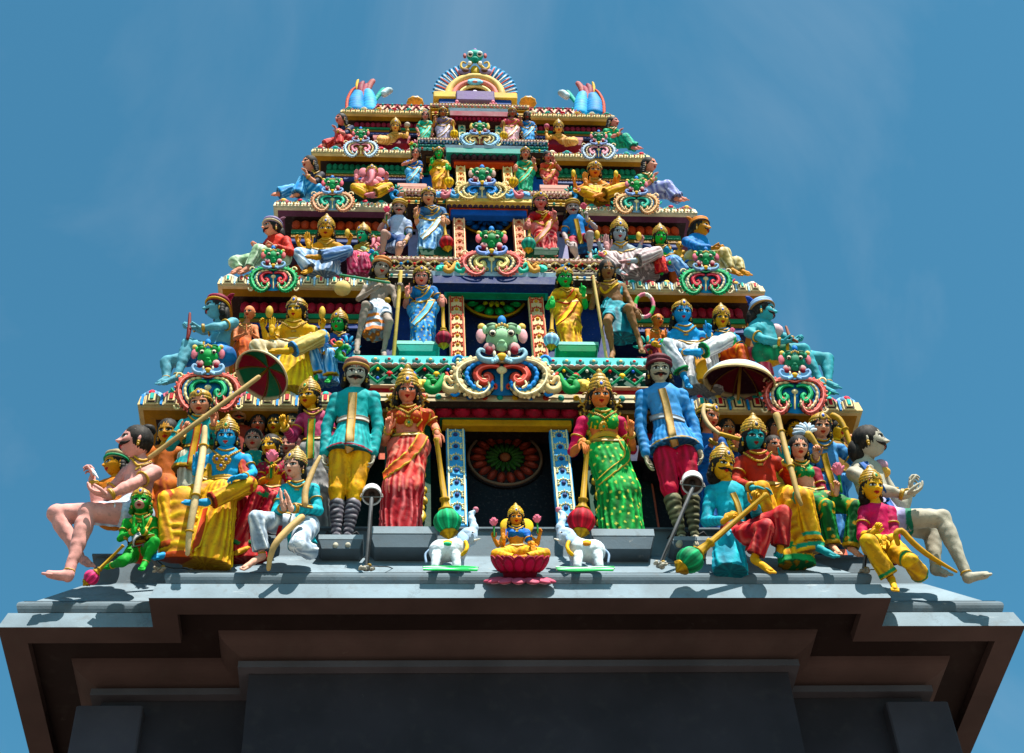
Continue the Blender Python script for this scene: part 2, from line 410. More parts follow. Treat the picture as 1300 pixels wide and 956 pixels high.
def face_surface(U, snout=0.0):
    """unit sphere directions -> head shape, height 1, front = -y"""
    x = U[:, 0]*0.375; y = U[:, 1]*0.43; z = U[:, 2]*0.5
    low = np.clip(-z/0.5, 0, 1)
    jaw = 1-0.36*low**1.7
    x = x*jaw
    fr = sstep(0.05, 0.6, -U[:, 1])
    y = y*(1-0.12*low**2) - fr*0.03*low
    y = np.where(U[:, 1] < 0, -np.abs(y)**0.92*0.43**0.08, y)
    y = y - face_disp(x, z, snout)*fr
    return np.stack([x, y, z], -1), fr
def face_paint(P, fr, skin, o):
    x, z = P[:, 0], P[:, 2]; ax = np.abs(x); n = len(x)
    skin = col(skin); c = np.tile(skin, (n, 1))
    front = fr > 0.25
    bl = o.get('blush')
    if bl is not None:
        w = np.exp(-((ax-0.2)/0.1)**2-((z+0.16)/0.1)**2)*0.55*front; c = c*(1-w[:, None])+col(bl)*w[:, None]
    def put(m, k): c[m & front] = col(k)
    lw = o.get('lw', 1); zl = z+0.25-o.get('smile', 0)*(ax/.1)**2; axl = ax/lw
    lip = (axl < 0.105) & (np.abs(zl) < 0.05*(1-(axl/0.115)**2)+0.006)
    put(lip, o.get('lip', 'a3201f'))
    put((axl < 0.09) & (np.abs(zl) < 0.008), '5a0d0d')
    u = (ax-0.158)/0.1; e = np.clip(1-u*u, 0, 1)
    es = o.get('es', 1); top, bot = 0.044*e*es, -0.03*e*es
    put((np.abs(u) < 1.22) & (z > bot*1.0-0.012) & (z < np.clip(1-(u/1.25)**2, 0, 1)*0.062+0.024), '140d0a')
    put((np.abs(u) < 1) & (z > bot) & (z < top), o.get('eye', 'e9e4da'))
    put(((ax-0.155)**2+(z-0.01)**2 < 0.0023) & (z < top) & (z > bot), '0c0908')
    v = (ax-0.17)/0.14; put((np.abs(v) < 1) & (np.abs(z-o.get('bz', 0)-(0.115+0.035*(1-v*v))) < 0.016*(1.15-np.abs(v)*0.8)), o.get('brow', '140d0a'))
    t = o.get('tilak')
    if t == 'dot': put((x**2+(z-0.2)**2) < 0.0011, 'b3161b')
    elif t == 'line': put((ax < 0.017) & (z > 0.12) & (z < 0.33), 'b3161b')
    elif t == 'u': put((np.abs(ax-0.035) < 0.014) & (z > 0.1) & (z < 0.32), 'f0ede2'); put((ax < 0.012) & (z > 0.12) & (z < 0.32), 'b3161b')
    elif t == 'bars': put((ax < 0.2) & (z > 0.19) & (z < 0.33) & (np.floor(z/0.023) % 2 == 0), 'e8e6df')
    if o.get('mask') is not None:   # painted muzzle
        w = (((x/0.21)**2+((z+0.22)/0.17)**2) < 1); m = w & ~lip; put(m, o['mask'])
    return c
def head_mesh(mb, o3, R, H, skin, o, det=1.0):
    vr = o.get('var', (1, 1, 1))
    nu = int(56*det)//2*2; nv = int(58*det)
    t = np.arange(nu)/nu*2-1; th = PI*(t - 0.5*np.sin(PI*t)/PI) - PI/2     # dense towards the front
    ph = np.linspace(-PI/2, PI/2, nv+1); ph = ph - 0.22*np.sin(2*ph)
    PH, TH = np.meshgrid(ph, th, indexing='ij')
    U = np.stack([np.cos(PH)*np.cos(TH), np.cos(PH)*np.sin(TH), np.sin(PH)], -1).reshape(-1, 3)
    P, fr = face_surface(U, o.get('snout', 0))
    c = face_paint(P, fr, skin, o)
    I, J = np.meshgrid(np.arange(nv), np.arange(nu), indexing='ij'); J2 = (J+1) % nu
    F = np.stack([I*nu+J, I*nu+J2, (I+1)*nu+J2, (I+1)*nu+J], -1).reshape(-1, 4)
    P = P*np.array([vr[0], 1, vr[1]]); P[:, 0] *= 1+(vr[2]-1)*np.clip(-P[:, 2]*2, 0, 1)
    mb.add(P*H @ R.T + o3, F, c)
    for sg in (-1, 1):   # ears
        RR = R @ frame(V3(0, 0.3, 1), V3(sg, 0.5, 0))
        mb.ell(o3 + R @ V3(sg*0.37, 0.05, -0.03)*H, np.array([0.035, 0.075, 0.13])*H, col(skin), RR, 8, 6)
def on_face(R, o3, H, x, z, off=0.01):
    cz = math.sqrt(max(1-(z/0.5)**2, 0.01)); low = max(-z/0.5, 0); cx = min(abs(x)/0.375/(1-0.36*low**1.7)/cz, 0.98)
    y = -0.43*cz*math.sqrt(1-cx*cx); y = y*(1-0.12*low**2)-0.03*low - float(face_disp(np.array([x]), np.array([z]))[0])
    return o3 + R @ V3(x, y-off, z)*H
def moustache(mb, R, o3, H, c='17110d', big=1.0):
    for sg in (-1, 1):
        pts = [on_face(R, o3, H, sg*a*big, z, -0.005) for a, z in ((0.0, -0.185), (0.07, -0.195), (0.13, -0.215), (0.18, -0.205), (0.215, -0.17))]
        mb.tube(spline(pts, 9), np.array([0.03, 0.042, 0.046, 0.044, 0.04, 0.034, 0.026, 0.018, 0.008])*H*big, col(c), 6)
def beard(mb, R, o3, H, c='17110d'):
    for k in range(9):
        a = -1+k/4.0
        p = [on_face(R, o3, H, a*0.2, -0.3-0.08*(1-abs(a)), 0), on_face(R, o3, H, a*0.17, -0.43+0.05*abs(a), 0.02), o3+R @ V3(a*0.13, -0.36, -0.55+0.1*abs(a))*H]
        mb.tube(p, np.array([0.04, 0.05, 0.02])*H, col(c), 6)
def hair_mesh(mb, R, o3, H, kind, c='15120f', det=1):
    c = col(c)
    def strands(U, ph, th):
        w = 1+0.03*np.sin(th*17+ph*5); return U*w[:, None], np.clip(c[None, :]*(1+2.0*(np.sin(th*17+ph*5)[:, None] > 0.6)), 0, 1)
    n = 20 if det >= .8 else 12
    if kind != 'none':
        mb.ell(o3+R @ V3(0, 0.05, 0.095)*H, np.array([0.42, 0.45, 0.47])*H, c, R, n*2, n, strands)
    if kind in ('long', 'curly', 'bunlong'):
        for sg in (-1, 1):
            for k in range(5 if kind == 'curly' else 3):
                rr = 0.15-0.012*k
                mb.ell(o3+R @ V3(sg*(0.34+0.035*k), 0.12, -0.12-0.15*k)*H, np.array([rr, rr, rr*1.1])*H, c, R, 8, 6)
        mb.ell(o3+R @ V3(0, 0.3, -0.35)*H, np.array([0.42, 0.22, 0.45])*H, c, R, n, n//2, strands)
    if kind in ('bun', 'bunlong'):
        mb.ell(o3+R @ V3(0.0, 0.28, 0.52)*H, np.array([0.24, 0.22, 0.17])*H, c, R, n, n//2, strands)
    if kind == 'back':
        mb.ell(o3+R @ V3(0, 0.42, -0.2)*H, np.array([0.3, 0.25, 0.4])*H, c, R, n, n//2, strands)
def crown_mesh(mb, R, o3, H, kind, c=None, det=1.0, gem='2458b8'):
    g = col(c) if c is not None else GOLD
    dk = g*0.28
    o = o3 + R @ V3(0, 0.05, 0)*H; R2 = R @ np.array(rotm(0, -9, 0))
    n = 32 if det >= .8 else 18
    if kind == 'kirita':
        prof = [(.39, .13), (.445, .15), (.455, .2), (.43, .215, dk), (.455, .23), (.46, .29), (.43, .305, dk), (.43, .33), (.435, .42), (.38, .44, dk), (.39, .46), (.375, .54), (.31, .56, dk), (.32, .58), (.27, .68), (.2, .70, dk), (.2, .72), (.13, .8), (.1, .82, dk), (.11, .86), (.06, .92), (.01, .96)]
    elif kind == 'band':
        prof = [(.39, .14), (.44, .16), (.45, .22), (.42, .235, dk), (.44, .25), (.44, .33), (.39, .36, dk), (.38, .38), (.33, .47), (.26, .49, dk), (.25, .51), (.17, .58), (.1, .62), (.02, .64)]
    elif kind == 'tall':
        prof = [(.39, .12), (.45, .14), (.46, .22), (.42, .235, dk), (.44, .25), (.45, .34), (.4, .36, dk), (.41, .38), (.4, .5), (.35, .52, dk), (.36, .54), (.33, .68), (.26, .70, dk), (.27, .72), (.22, .85), (.15, .87, dk), (.16, .9), (.1, 1.0), (.11, 1.04), (.02, 1.12)]
    elif kind == 'helmet':
        prof = [(.40, .1), (.455, .12), (.46, .2), (.43, .215, dk), (.45, .23), (.43, .36), (.37, .46), (.26, .54), (.13, .58), (.12, .62), (.02, .66)]
    else: prof = [(.40, .15), (.44, .17), (.44, .25), (.4, .26), (.3, .27)]
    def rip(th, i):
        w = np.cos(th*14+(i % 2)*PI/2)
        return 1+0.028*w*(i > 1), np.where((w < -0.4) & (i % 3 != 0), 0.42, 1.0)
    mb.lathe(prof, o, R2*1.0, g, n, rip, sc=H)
    # front plaque with its gem and a row of beads
    f = o + R2 @ V3(0, -0.44, 0.34)*H
    RR = R2 @ frame(V3(0, -1, 0.25), V3(1, 0, 0))
    if kind not in ('circlet',):
        mb.ell(f, np.array([0.15, 0.19, 0.06])*H, g, RR, 14, 8)
        mb.ell(f+R2 @ V3(0, -0.05, 0.0)*H, np.array([0.06, 0.085, 0.035])*H, col(gem), RR, 10, 6)
        if det >= .8:
            for k in range(12):
                a = k*PI/6; mb.ell(f+RR @ V3(math.cos(a)*0.115, math.sin(a)*0.15, 0.045)*H, 0.022*H, col('d8b765'), None, 6, 4)
    if det >= .8:
        for k in range(26):
            a = k*2*PI/26; mb.ell(o+R2 @ V3(math.cos(a)*0.455, math.sin(a)*0.455, 0.175)*H, 0.022*H, col(('d8b765', 'b3242a', 'd8b765', '1f8a52')[k % 4]), None, 6, 4)
def earring(mb, R, o3, H, c, s_):
    g = GOLD if c is None else col(c)
    for sg in (s_,):
        p = o3 + R @ V3(sg*0.385, 0.02, -0.19)*H
        mb.ell(p, 0.052*H, g, None, 8, 6); mb.ell(p-R @ V3(0, 0, 0.08)*H, np.array([0.045, 0.045, 0.05])*H, g*0.9, R, 8, 6)
def turban(mb, R, o3, H, c, band=None, plume=None, det=1.0):
    c = col(c); o = o3+R @ V3(0, 0.06, 0.27)*H; R2 = R @ rotm(0, -14, 0)
    def fn(U, ph, th):
        w = np.sin(ph*9+th*1.0); return U*(1+0.05*w)[:, None], np.clip(c[None, :]*(1.0-0.35*(w < -0.3))[:, None], 0, 1)
    mb.ell(o, np.array([0.47, 0.5, 0.32])*H, c, R2, 24, 18, fn)
    t = np.linspace(0, 2*PI, 25)[:-1]
    b = col(band) if band else GOLD
    mb.tube(o+(np.stack([np.cos(t)*0.44, np.sin(t)*0.47, 0*t-0.1], -1)*H) @ R2.T, 0.05*H, b, 8, closed=True, up=R2[:, 2])
    if plume:
        for k in range(7):
            a = (k-3)*0.22
            P = [o+R2 @ V3(0.05*a, 0.15, 0.25)*H, o+R2 @ V3(math.sin(a)*0.35, 0.3, 0.25+math.cos(a)*0.22)*H, o+R2 @ V3(math.sin(a)*0.55, 0.4, 0.2+math.cos(a)*0.34)*H]
            mb.tube(spline(P, 6), np.array([.03, .05, .06, .07, .06, .03])*H, col(plume)*(0.7+0.5*(k % 2)), 6)
def ear_curls(mb, R, o3, H, s_, c=None):
    """carved gold scroll flames either side of a goddess's head"""
    g = GOLD*0.95 if c is None else col(c)
    for sg in (s_,):
        for k, (x, z, r, tw) in enumerate(((0.52, 0.05, 0.11, 1), (0.62, -0.16, 0.13, -1), (0.66, -0.42, 0.15, 1), (0.62, -0.66, 0.13, -1), (0.5, -0.2, 0.08, 1), (0.52, -0.5, 0.09, -1))):
            t = np.linspace(0, 4.2, 14); rr = r*(1-t/5.2)
            P = np.stack([sg*(x+rr*np.cos(t*tw+0.4)), 0.12+0*t, z+rr*np.sin(t*tw+0.4)], -1)*H
            mb.tube(P @ R.T+o3, np.linspace(0.042, 0.02, 14)*H, g*(0.8+0.3*(k % 2)), 6)
        P = np.array([[sg*0.42, 0.14, 0.2], [sg*0.5, 0.16, -0.1], [sg*0.5, 0.18, -0.4], [sg*0.6, 0.16, -0.8]])*H
        mb.tube(spline(P @ R.T+o3, 10), 0.07*H, GOLDD, 6)
# ------------------------------------------------------------------ hands
def hand(mb, w, f, n, s, c, pose='relaxed', side=1, c2=None):
    """w wrist, f finger direction, n the way the palm faces, s hand length, side +1 when the thumb lies along f x n"""
    f = nrm(f); n = nrm(np.asarray(n, float)-f*(np.asarray(n, float) @ f)); t = np.cross(f, n)*side; c = col(c)
    cu = {'open': [6, 4, 5, 9], 'relaxed': [18, 22, 26, 30], 'fist': [72, 76, 78, 80], 'point': [3, 74, 78, 80], 'hold': [50, 54, 58, 60], 'cup': [24, 26, 28, 30]}[pose]
    mb.ell(w+f*s*0.27, np.array([0.2, 0.1, 0.31])*s, c, np.stack([t, n, f], 1), 12, 8)
    mb.tube([w-f*s*0.08, w+f*s*0.14], [0.15*s, 0.15*s], c, 8)
    for i in range(4):
        so = (0.135, 0.045, -0.05, -0.14)[i]; ln = (0.42, 0.48, 0.45, 0.35)[i]*s
        p = w+f*s*(0.5, 0.53, 0.51, 0.46)[i]+t*so*s; ang = 0; P = [p-f*0.1*s]; P.append(p)
        d0 = nrm(f+t*so*(0.45 if pose == 'open' else 0.2))
        for k, (q, fr) in enumerate(((0.42, 0.8), (0.33, 1.0), (0.25, 0.75))):
            ang += math.radians(cu[i])*fr; p = p+(d0*math.cos(ang)+n*math.sin(ang))*ln*q; P.append(p)
        mb.tube(P, np.array([0.055, 0.062, 0.056, 0.05, 0.04])*s, c if c2 is None else np.array([c, c, c, c, col(c2)]), 7)
    b = w+f*0.1*s+t*0.14*s
    d1 = nrm(f*0.62+t*0.75+n*0.35); d2 = nrm(f*0.85+t*0.15+n*(0.6 if pose in ('fist', 'point', 'hold') else 0.3))
    mb.tube([b, b+d1*0.2*s, b+d1*0.2*s+d2*0.17*s, b+d1*0.2*s+d2*0.31*s], np.array([0.08, 0.072, 0.06, 0.045])*s, c, 7)
def ring(mb, p, ax, r, th, c, n=14, dots=None):
    F = frame(ax); t = np.arange(n)*2*PI/n
    mb.tube(p+r*(np.cos(t)[:, None]*F[:, 0]+np.sin(t)[:, None]*F[:, 1]), th, col(c), 6, closed=True, up=F[:, 2])
def ribbon(mb, P, N, w, th, c, edge=None):
    P = np.asarray(P); m = len(P); T = np.gradient(P, axis=0); T /= np.maximum(np.linalg.norm(T, axis=1, keepdims=True), 1e-9)
    S = np.cross(T, N); S /= np.maximum(np.linalg.norm(S, axis=1, keepdims=True), 1e-9)
    c = col(c); e = col(edge) if edge is not None else c
    rows = [(-1, -0.4, e), (-1, 0.8, e), (-0.72, 1.2, e), (-0.66, 0.8, c), (0, 1.05, c), (0.66, 0.8, c), (0.72, 1.2, e), (1, 0.8, e), (1, -0.4, e)]
    k = len(rows)
    V = np.stack([P+S*(a*w/2)+N*(b*th) for a, b, _ in rows], 1).reshape(-1, 3); Cc = np.tile(np.array([r[2] for r in rows]), (m, 1))
    I, J = np.meshgrid(np.arange(m-1), np.arange(k-1), indexing='ij')
    mb.add(V, np.stack([I*k+J, I*k+J+1, (I+1)*k+J+1, (I+1)*k+J], -1).reshape(-1, 4), Cc)
# ------------------------------------------------------------------ whole statues
SK_PINK = 'c98877'; SK_BLUE = '2f96c8'; SK_YEL = 'cf9a35'; SK_TEAL = '2f8f93'; SK_GREY = '9b958a'; SK_GREEN = '2f9a3c'; SK_PALE = 'd6b096'; SK_ORA = 'c77a4a'; SK_BROWN = '8a5f4c'
def F3(lst, dflt): return (lst[0], lst[1], lst[2] if len(lst) > 2 else dflt)
class Fig: pass
def figure(name, label, base, y, hh, head, J, skin, top=None, low=None, crown=None, hair='long', face=None, hands=(None, None), props=(), tilt=15, group=None, det=1.0,
           neck=True, belt=True, bracelets=True, ex=(), sex='m', female=None, chest=1.0, cat='statue', hands_c=None, arms4=None, foot=(True, True), socks=None, skinfold=None, trim=None, hairc='15120f', crownc=None):
    G = Fig(); face = dict(face or {}); hv = random.Random(label); face.setdefault('var', (hv.uniform(.94, 1.05), hv.uniform(.97, 1.05), hv.uniform(.9, 1.08))); face.setdefault('es', hv.uniform(.85, 1.1)); face.setdefault('bz', hv.uniform(-.012, .02)); face.setdefault('lw', hv.uniform(.8, 1.1)); face.setdefault('smile', hv.uniform(0, .05))
    O = at(base[0], base[1], y); t = math.radians(tilt)
    Rt = np.array([[1, 0, 0], [0, math.cos(t), -math.sin(t)], [0, math.sin(t), math.cos(t)]])
    H = hh*pxsize(O); cl = Rt.T @ (CAM-O)
    def Lp(p, dd=0.0):
        p = F3(p, dd); r = Rt.T @ ray(p[0], p[1]); return cl + r*((-p[2]*H-cl[1])/r[1])
    G.L = Lp; G.H = H
    root = thing(name, label, cat, O, t, group); G.root = root
    dd = dict(hd=0.25, nk=0.12, sa=0.05, sb=0.05, ea=0.1, eb=0.1, wa=0.4, wb=0.4, ha=0, hb=0, ka=0.2, kb=0.2, fa=0.05, fb=0.05, ta=0.5, tb=0.5)
    j = {k: Lp(v, dd.get(k, 0)) for k, v in J.items()}
    hd = Lp((head[0], head[1]), head[5] if len(head) > 5 else dd['hd'])
    R = rotm(*(list(head[2:5]) + [0]*(3-len(head[2:5]))))
    if 'nk' not in j: j['nk'] = (j['sa']+j['sb'])/2 + V3(0, 0, 0.12*H)
    sk = skin if isinstance(skin, dict) else {'c': skin}
    if skinfold is not None: sk = dict(sk, **skinfold)
    W = np.linalg.norm(j['sb']-j['sa']); pc = (j['ha']+j['hb'])/2; nk = j['nk']; tor = lambda q: lerp(nk, pc, q)
    vox = H/(24 if det >= 1 else 18*max(det, .6))
    fem = sex == 'f'
    Wc = W*chest
    def torso(st, inf=0.0, k=0.22, pecs=True):
        k = k*H; P = []
        P.append(Prim(j['sa'], j['sb'], 0.19*H+inf, 0.19*H+inf, st, k, 0.85))
        P.append(Prim(tor(.18), tor(.5), 0.40*Wc+inf, 0.335*Wc+inf, st, k, 0.72))
        P.append(Prim(tor(.5), tor(.85), (0.275 if fem else 0.295)*Wc+inf, 0.35*Wc+inf, st, k, 0.78))
        P.append(Prim(j['ha'], j['hb'], 0.3*H+inf, 0.3*H+inf, st, k, 0.95))
        if fem:
            ax = nrm(j['sb']-j['sa'])
            for sg in (-1, 1): P.append(Prim(tor(.3)+ax*sg*0.2*W+V3(0, -0.24*W, 0), tor(.33)+ax*sg*0.2*W+V3(0, -0.27*W, 0), 0.165*W+inf, 0.155*W+inf, st, k*0.4))
        elif pecs:
            ax = nrm(j['sb']-j['sa'])
            for sg in (-1, 1): P.append(Prim(tor(.24)+ax*sg*0.17*W+V3(0, -0.125*W, 0), tor(.26)+ax*sg*0.22*W+V3(0, -0.12*W, 0), 0.16*W+inf, 0.14*W+inf, st, k*0.5))
        return P
    am = face.get('arm', 1.0)
    # ---- body
    B = torso(sk, pecs=not top)
    B.append(Prim(nk-V3(0, 0, 0.05*H), lerp(nk, hd, 0.62), 0.2*H, 0.17*H, sk, 0.12*H))
    for a in 'ab':
        if 'e'+a in j:
            B.append(Prim(j['s'+a], j['e'+a], 0.18*H*am, 0.14*H*am, sk, 0.12*H)); B.append(Prim(j['e'+a], j['w'+a], 0.145*H*am, 0.098*H*am, sk, 0.06*H))
            q = lerp(j['e'+a], j['w'+a], .25); B.append(Prim(q, lerp(j['e'+a], j['w'+a], .4), 0.148*H*am, 0.13*H*am, sk, 0.08*H))
        lg = face.get('leg', 1.0)
        skirt_ = bool(low) and low['kind'] == 'skirt'
        if 'k'+a in j:
            if skirt_ and 'f'+a in j: B.append(Prim(lerp(j['h'+a], pc, .3), j['k'+a]+V3(0, .1*H, 0), 0.2*H, 0.14*H, sk, 0.1*H)); B.append(Prim(j['k'+a]+V3(0, .1*H, 0), j['f'+a], 0.14*H, 0.12*H, sk, 0.05*H))
            elif not skirt_: B.append(Prim(j['h'+a], j['k'+a], 0.32*H*lg, 0.225*H*lg, sk, 0.15*H))
            if skirt_:
                if 't'+a in j: B.append(Prim(j['f'+a], j['t'+a], 0.14*H, 0.11*H, sk, 0.08*H))
            elif 'f'+a in j:
                B.append(Prim(j['k'+a], j['f'+a], 0.215*H*lg, 0.12*H*lg, sk, 0.08*H))
                B.append(Prim(lerp(j['k'+a], j['f'+a], .22)+V3(0, 0.03*H, 0), lerp(j['k'+a], j['f'+a], .5), 0.215*H*lg, 0.15*H*lg, sk, 0.1*H))
                if 't'+a in j:
                    B.append(Prim(j['f'+a], j['t'+a], 0.14*H, 0.11*H, sk, 0.08*H))
    if arms4:
        for (s_, e_, w_) in arms4:
            s3, e3, w3 = Lp(s_, 0), Lp(e_, 0), Lp(w_, .2)
            B.append(Prim(s3, e3, 0.17*H, 0.13*H, sk, 0.1*H)); B.append(Prim(e3, w3, 0.14*H, 0.095*H, sk, 0.05*H))
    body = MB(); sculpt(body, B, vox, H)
    head_mesh(body, hd, R, H, skin['c'] if isinstance(skin, dict) else skin, face, 1.0 if det >= 1 else (0.75 if det >= .7 else 0.6))
    hc = hands_c or (skin['c'] if isinstance(skin, dict) else skin)
    for i, a in enumerate('ab'):
        h = hands[i]
        if h is None or 'w'+a not in j: continue
        # (pose, (dx, dy, dd) finger direction in the picture, (nx, ny, nd) palm normal in the picture, thumb side)
        pose = h[0]; v = lambda q: nrm(V3(q[0], -(q[2] if len(q) > 2 else 0), -q[1]))
        hand(body, j['w'+a], v(h[1]), v(h[2]), 0.68*H*(h[4] if len(h) > 4 else 1), hc, pose, h[3], face.get('nails'))
    if arms4:
        for q, (s_, e_, w_) in enumerate(arms4):
            hand(body, Lp(w_, .2), V3((-.2, .2)[q % 2], -.1, 1), V3(0, -1, 0), 0.55*H, hc, 'hold', (1, -1)[q % 2])
    for a in 'ab':
        if 't'+a in j and foot['ab'.index(a)]:   # toes
            d = nrm(j['t'+a]-j['f'+a]); upv = V3(0, -0.5, 0.8) if abs(d[1]) < .8 else V3(0, 0, 1); sd = nrm(np.cross(d, upv))
            for q in range(5):
                p = j['t'+a]+sd*(q-2)*0.055*H; ln = (0.15, 0.135, 0.12, 0.105, 0.09)[q if a == 'a' else q]
                body.tube([p-d*0.05*H, p+d*ln*H], [0.052*H, 0.042*H], col(hc), 6)
    G.body = body.build('body', 'painted_plaster', root)
    solid = list(B)
    # ---- clothes
    if top:
        inf = top.get('inf', 0.035)*H; st = top['st']; Tp = []
        tp = torso(st, inf, pecs=False)
        if top.get('short'): tp = [p for i, p in enumerate(tp) if i not in (3,) and not (i == 2 and top['short'] > 1)]
        if top['kind'] == 'blouse': tp = [tp[0], Prim(tor(.16), tor(.42), 0.38*Wc+inf, 0.33*Wc+inf, st, .2*H, 0.72)] + [p for p in torso(st, inf)[4:]]
        Tp += tp
        sl = top.get('sleeve', 0.5); ss = top.get('sst', st); si = inf+top.get('slv', 0.02)*H
        for a in 'ab':
            if 'e'+a not in j: continue
            if sl > 0: 
                e = j['e'+a] if sl >= .5 else lerp(j['s'+a], j['e'+a], sl*2)
                Tp.append(Prim(j['s'+a], e, 0.18*H*am+si, 0.148*H*am+si, ss, 0.08*H, 1, ('len', top.get('sf', 3.5), 0.012*H, 2.0) if det >= .9 else None))
            if sl > .5: Tp.append(Prim(j['e'+a], lerp(j['e'+a], j['w'+a], (sl-.5)*2), 0.148*H*am+si, 0.11*H*am+si, top.get('fst', ss), 0.05*H, 1, ('len', 5, 0.012*H, 2.0) if det >= .9 else None))
        if 'hem' in top:
            hm = Lp(top['hem'], 0.05); w0 = lerp(nk, pc, .74)
            Tp.append(Prim(w0, hm, top.get('hr0', 0.36)*Wc, top.get('hr', 0.56)*Wc, dict(st, bands=top.get('hembands', ())) if isinstance(st, dict) else {'c': st, 'bands': top.get('hembands', ())}, 0.1*H, top.get('hfy', 0.7), ('ang', top.get('hn', 16), 0.022*H), True))
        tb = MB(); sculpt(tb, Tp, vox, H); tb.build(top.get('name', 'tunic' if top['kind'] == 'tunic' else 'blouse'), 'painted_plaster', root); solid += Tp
    Lw = []
    if low:
        st = low['st']; inf = low.get('inf', 0.05)*H; kind = low['kind']; fo = low.get('fold', ('ang', 9, 0.03)); fo = (fo[0], fo[1], fo[2]*H) + tuple(fo[3:]) if fo else None
        fo2 = low.get('fold2', low.get('fold', ('len', 5, 0.03))); fo2 = (fo2[0], fo2[1], fo2[2]*H) + tuple(fo2[3:]) if fo2 else None
        if low.get('pelvis', True): Lw.append(Prim(j['ha'], j['hb'], 0.32*H+inf, 0.32*H+inf, low.get('pst', st), 0.12*H, 0.95))
        if low.get('waist', True): Lw.append(Prim(tor(low.get('wq', .82)), pc, 0.36*Wc+inf*.5, 0.38*Wc+inf, low.get('pst', st), 0.12*H, 0.8))
        if kind == 'skirt':
            hm = Lp(low['hem'], low['hem'][2] if len(low['hem']) > 2 else 0.0); hr = low.get('hr', 0.5)*W; md = lerp(pc, hm, .45) if 'mid' not in low else Lp(low['mid'], .05)
            mr = low.get('mr', 0.46)*W
            Lw.append(Prim(pc, md, low.get('pr', 0.46)*W, mr, low.get('pst', st), 0.15*H, low.get('fy', 0.75), fo and (fo[0], fo[1], fo[2]*.6) + fo[3:]))
            for a in 'ab':
                if 'k'+a in j:
                    kk = lerp(j['k'+a], md, .25)+V3(0, -.06*H, 0); Lw.append(Prim(lerp(j['h'+a], pc, .15), kk, 0.33*H, 0.25*H, low.get('pst', st), 0.3*H, 1, fo and ('len', 3, fo[2]*.5, 2.0)))
                    Lw.append(Prim(kk, lerp(kk, hm, .6), 0.25*H, 0.2*H, st, 0.3*H, 1, fo and ('len', 3, fo[2]*.5, 2.0)))
            Lw.append(Prim(md, hm, mr, hr, st, 0.1*H, low.get('fy', 0.75), fo, True))
        elif kind in ('legs', 'dhoti'):
            for a in 'ab':
                sa = low.get('st'+a, st)
                if 'k'+a not in j: continue
                e = low.get('end'+a, low.get('end', 1.0)); fl = low.get('flare', 0.0)*H; r0 = low.get('thigh', 0.34)*H
                hs_ = lerp(j['h'+a], j['k'+a], .3) if low.get('pelvis', True) is False else j['h'+a]
                Lw.append(Prim(hs_, j['k'+a] if e > .5 else lerp(j['h'+a], j['k'+a], e*2), r0+inf, 0.24*H+inf+(fl if e <= .5 else 0), sa, 0.1*H, 1, fo2, e < .5))
                if e > .5: Lw.append(Prim(j['k'+a], lerp(j['k'+a], j['f'+a], (e-.5)*2), 0.24*H+inf, low.get('cuff', 0.15)*H+inf+fl, low.get('sh'+a, low.get('shin', sa)), 0.1*H, 1, low.get('foldS', None) and (low['foldS'][0], low['foldS'][1], low['foldS'][2]*H) + tuple(low['foldS'][3:]) or fo, True))
        for e_ in ex:
            A, Bp, r1, r2, s_ = e_[:5]; xl = 0.35*H if (kind == 'dhoti' or low.get('name') == 'saree') and r2 > .5 else 0; f_ = e_[5] if len(e_) > 5 else None
            Lw.append(Prim(Lp(A, .1), Lp(Bp, .1)+nrm(Lp(Bp, .1)-Lp(A, .1))*xl, r1*H, r2*H, s_, 0.06*H, e_[6] if len(e_) > 6 else (0.5 if hh >= 33 else 0.3), f_ and (f_[0], f_[1], f_[2]*H) + tuple(f_[3:]), True))
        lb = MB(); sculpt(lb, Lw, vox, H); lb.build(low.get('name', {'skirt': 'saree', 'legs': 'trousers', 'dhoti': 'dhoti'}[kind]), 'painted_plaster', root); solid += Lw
    if socks:
        for a in 'ab':
            sm_ = MB(); p0 = lerp(j['k'+a], j['f'+a], socks[1]); p1 = lerp(j['k'+a], j['f'+a], 1.02)
            sculpt(sm_, [Prim(p0, p1, socks[2]*H, .13*H, socks[0], 0, 1, ('len', socks[3], .035*H, .4))], vox, H); sm_.build('stocking', 'painted_plaster', root)
            sh_ = MB(); d = j['t'+a]-j['f'+a]; sh_.tube([j['f'+a], lerp(j['f'+a], j['t'+a], .6), j['t'+a]], np.array([.15, .15, .07])*H, col('1c1c20'), 8)
            for sg in (-1, 1): sh_.tube([j['f'+a]+V3(0, 0, .05*H), j['f'+a]+V3(sg*.3*H, 0, .22*H), j['f'+a]+V3(sg*.5*H, .05*H, .02*H)], np.array([.07, .1, .03])*H, col('1c1c20'), 6, flat=.5)
            sh_.build('shoe', 'painted_plaster', root)
    # ---- hair, crown
    hb = MB(); hk = hair if isinstance(hair, str) else 'none'
    if hk != 'none': hair_mesh(hb, R, hd, H, hk, hairc, det); hb.build('hair', 'painted_plaster', root)
    mu = MB()
    if face.get('moustache'): moustache(mu, R, hd, H, face.get('mc', '17110d'), face['moustache'])
    if face.get('beard'): beard(mu, R, hd, H, face.get('mc', '17110d'))
    mu.build('moustache', 'painted_plaster', root)
    if crown:
        cb = MB()
        if isinstance(crown, (tuple, list)): turban(cb, R, hd, H, crown[0], crown[1] if len(crown) > 1 else None, crown[2] if len(crown) > 2 else None); cb.build('turban', 'painted_plaster', root)
        else: crown_mesh(cb, R, hd, H, crown, crownc, det, face.get('gem', '2458b8')); cb.build('crown', 'gold_paint', root)
    # ---- jewellery laid on the sculpted surface
    g = col(trim) if trim else GOLD
    def piece(nm, mb_): mb_.build(nm, 'gold_paint', root)
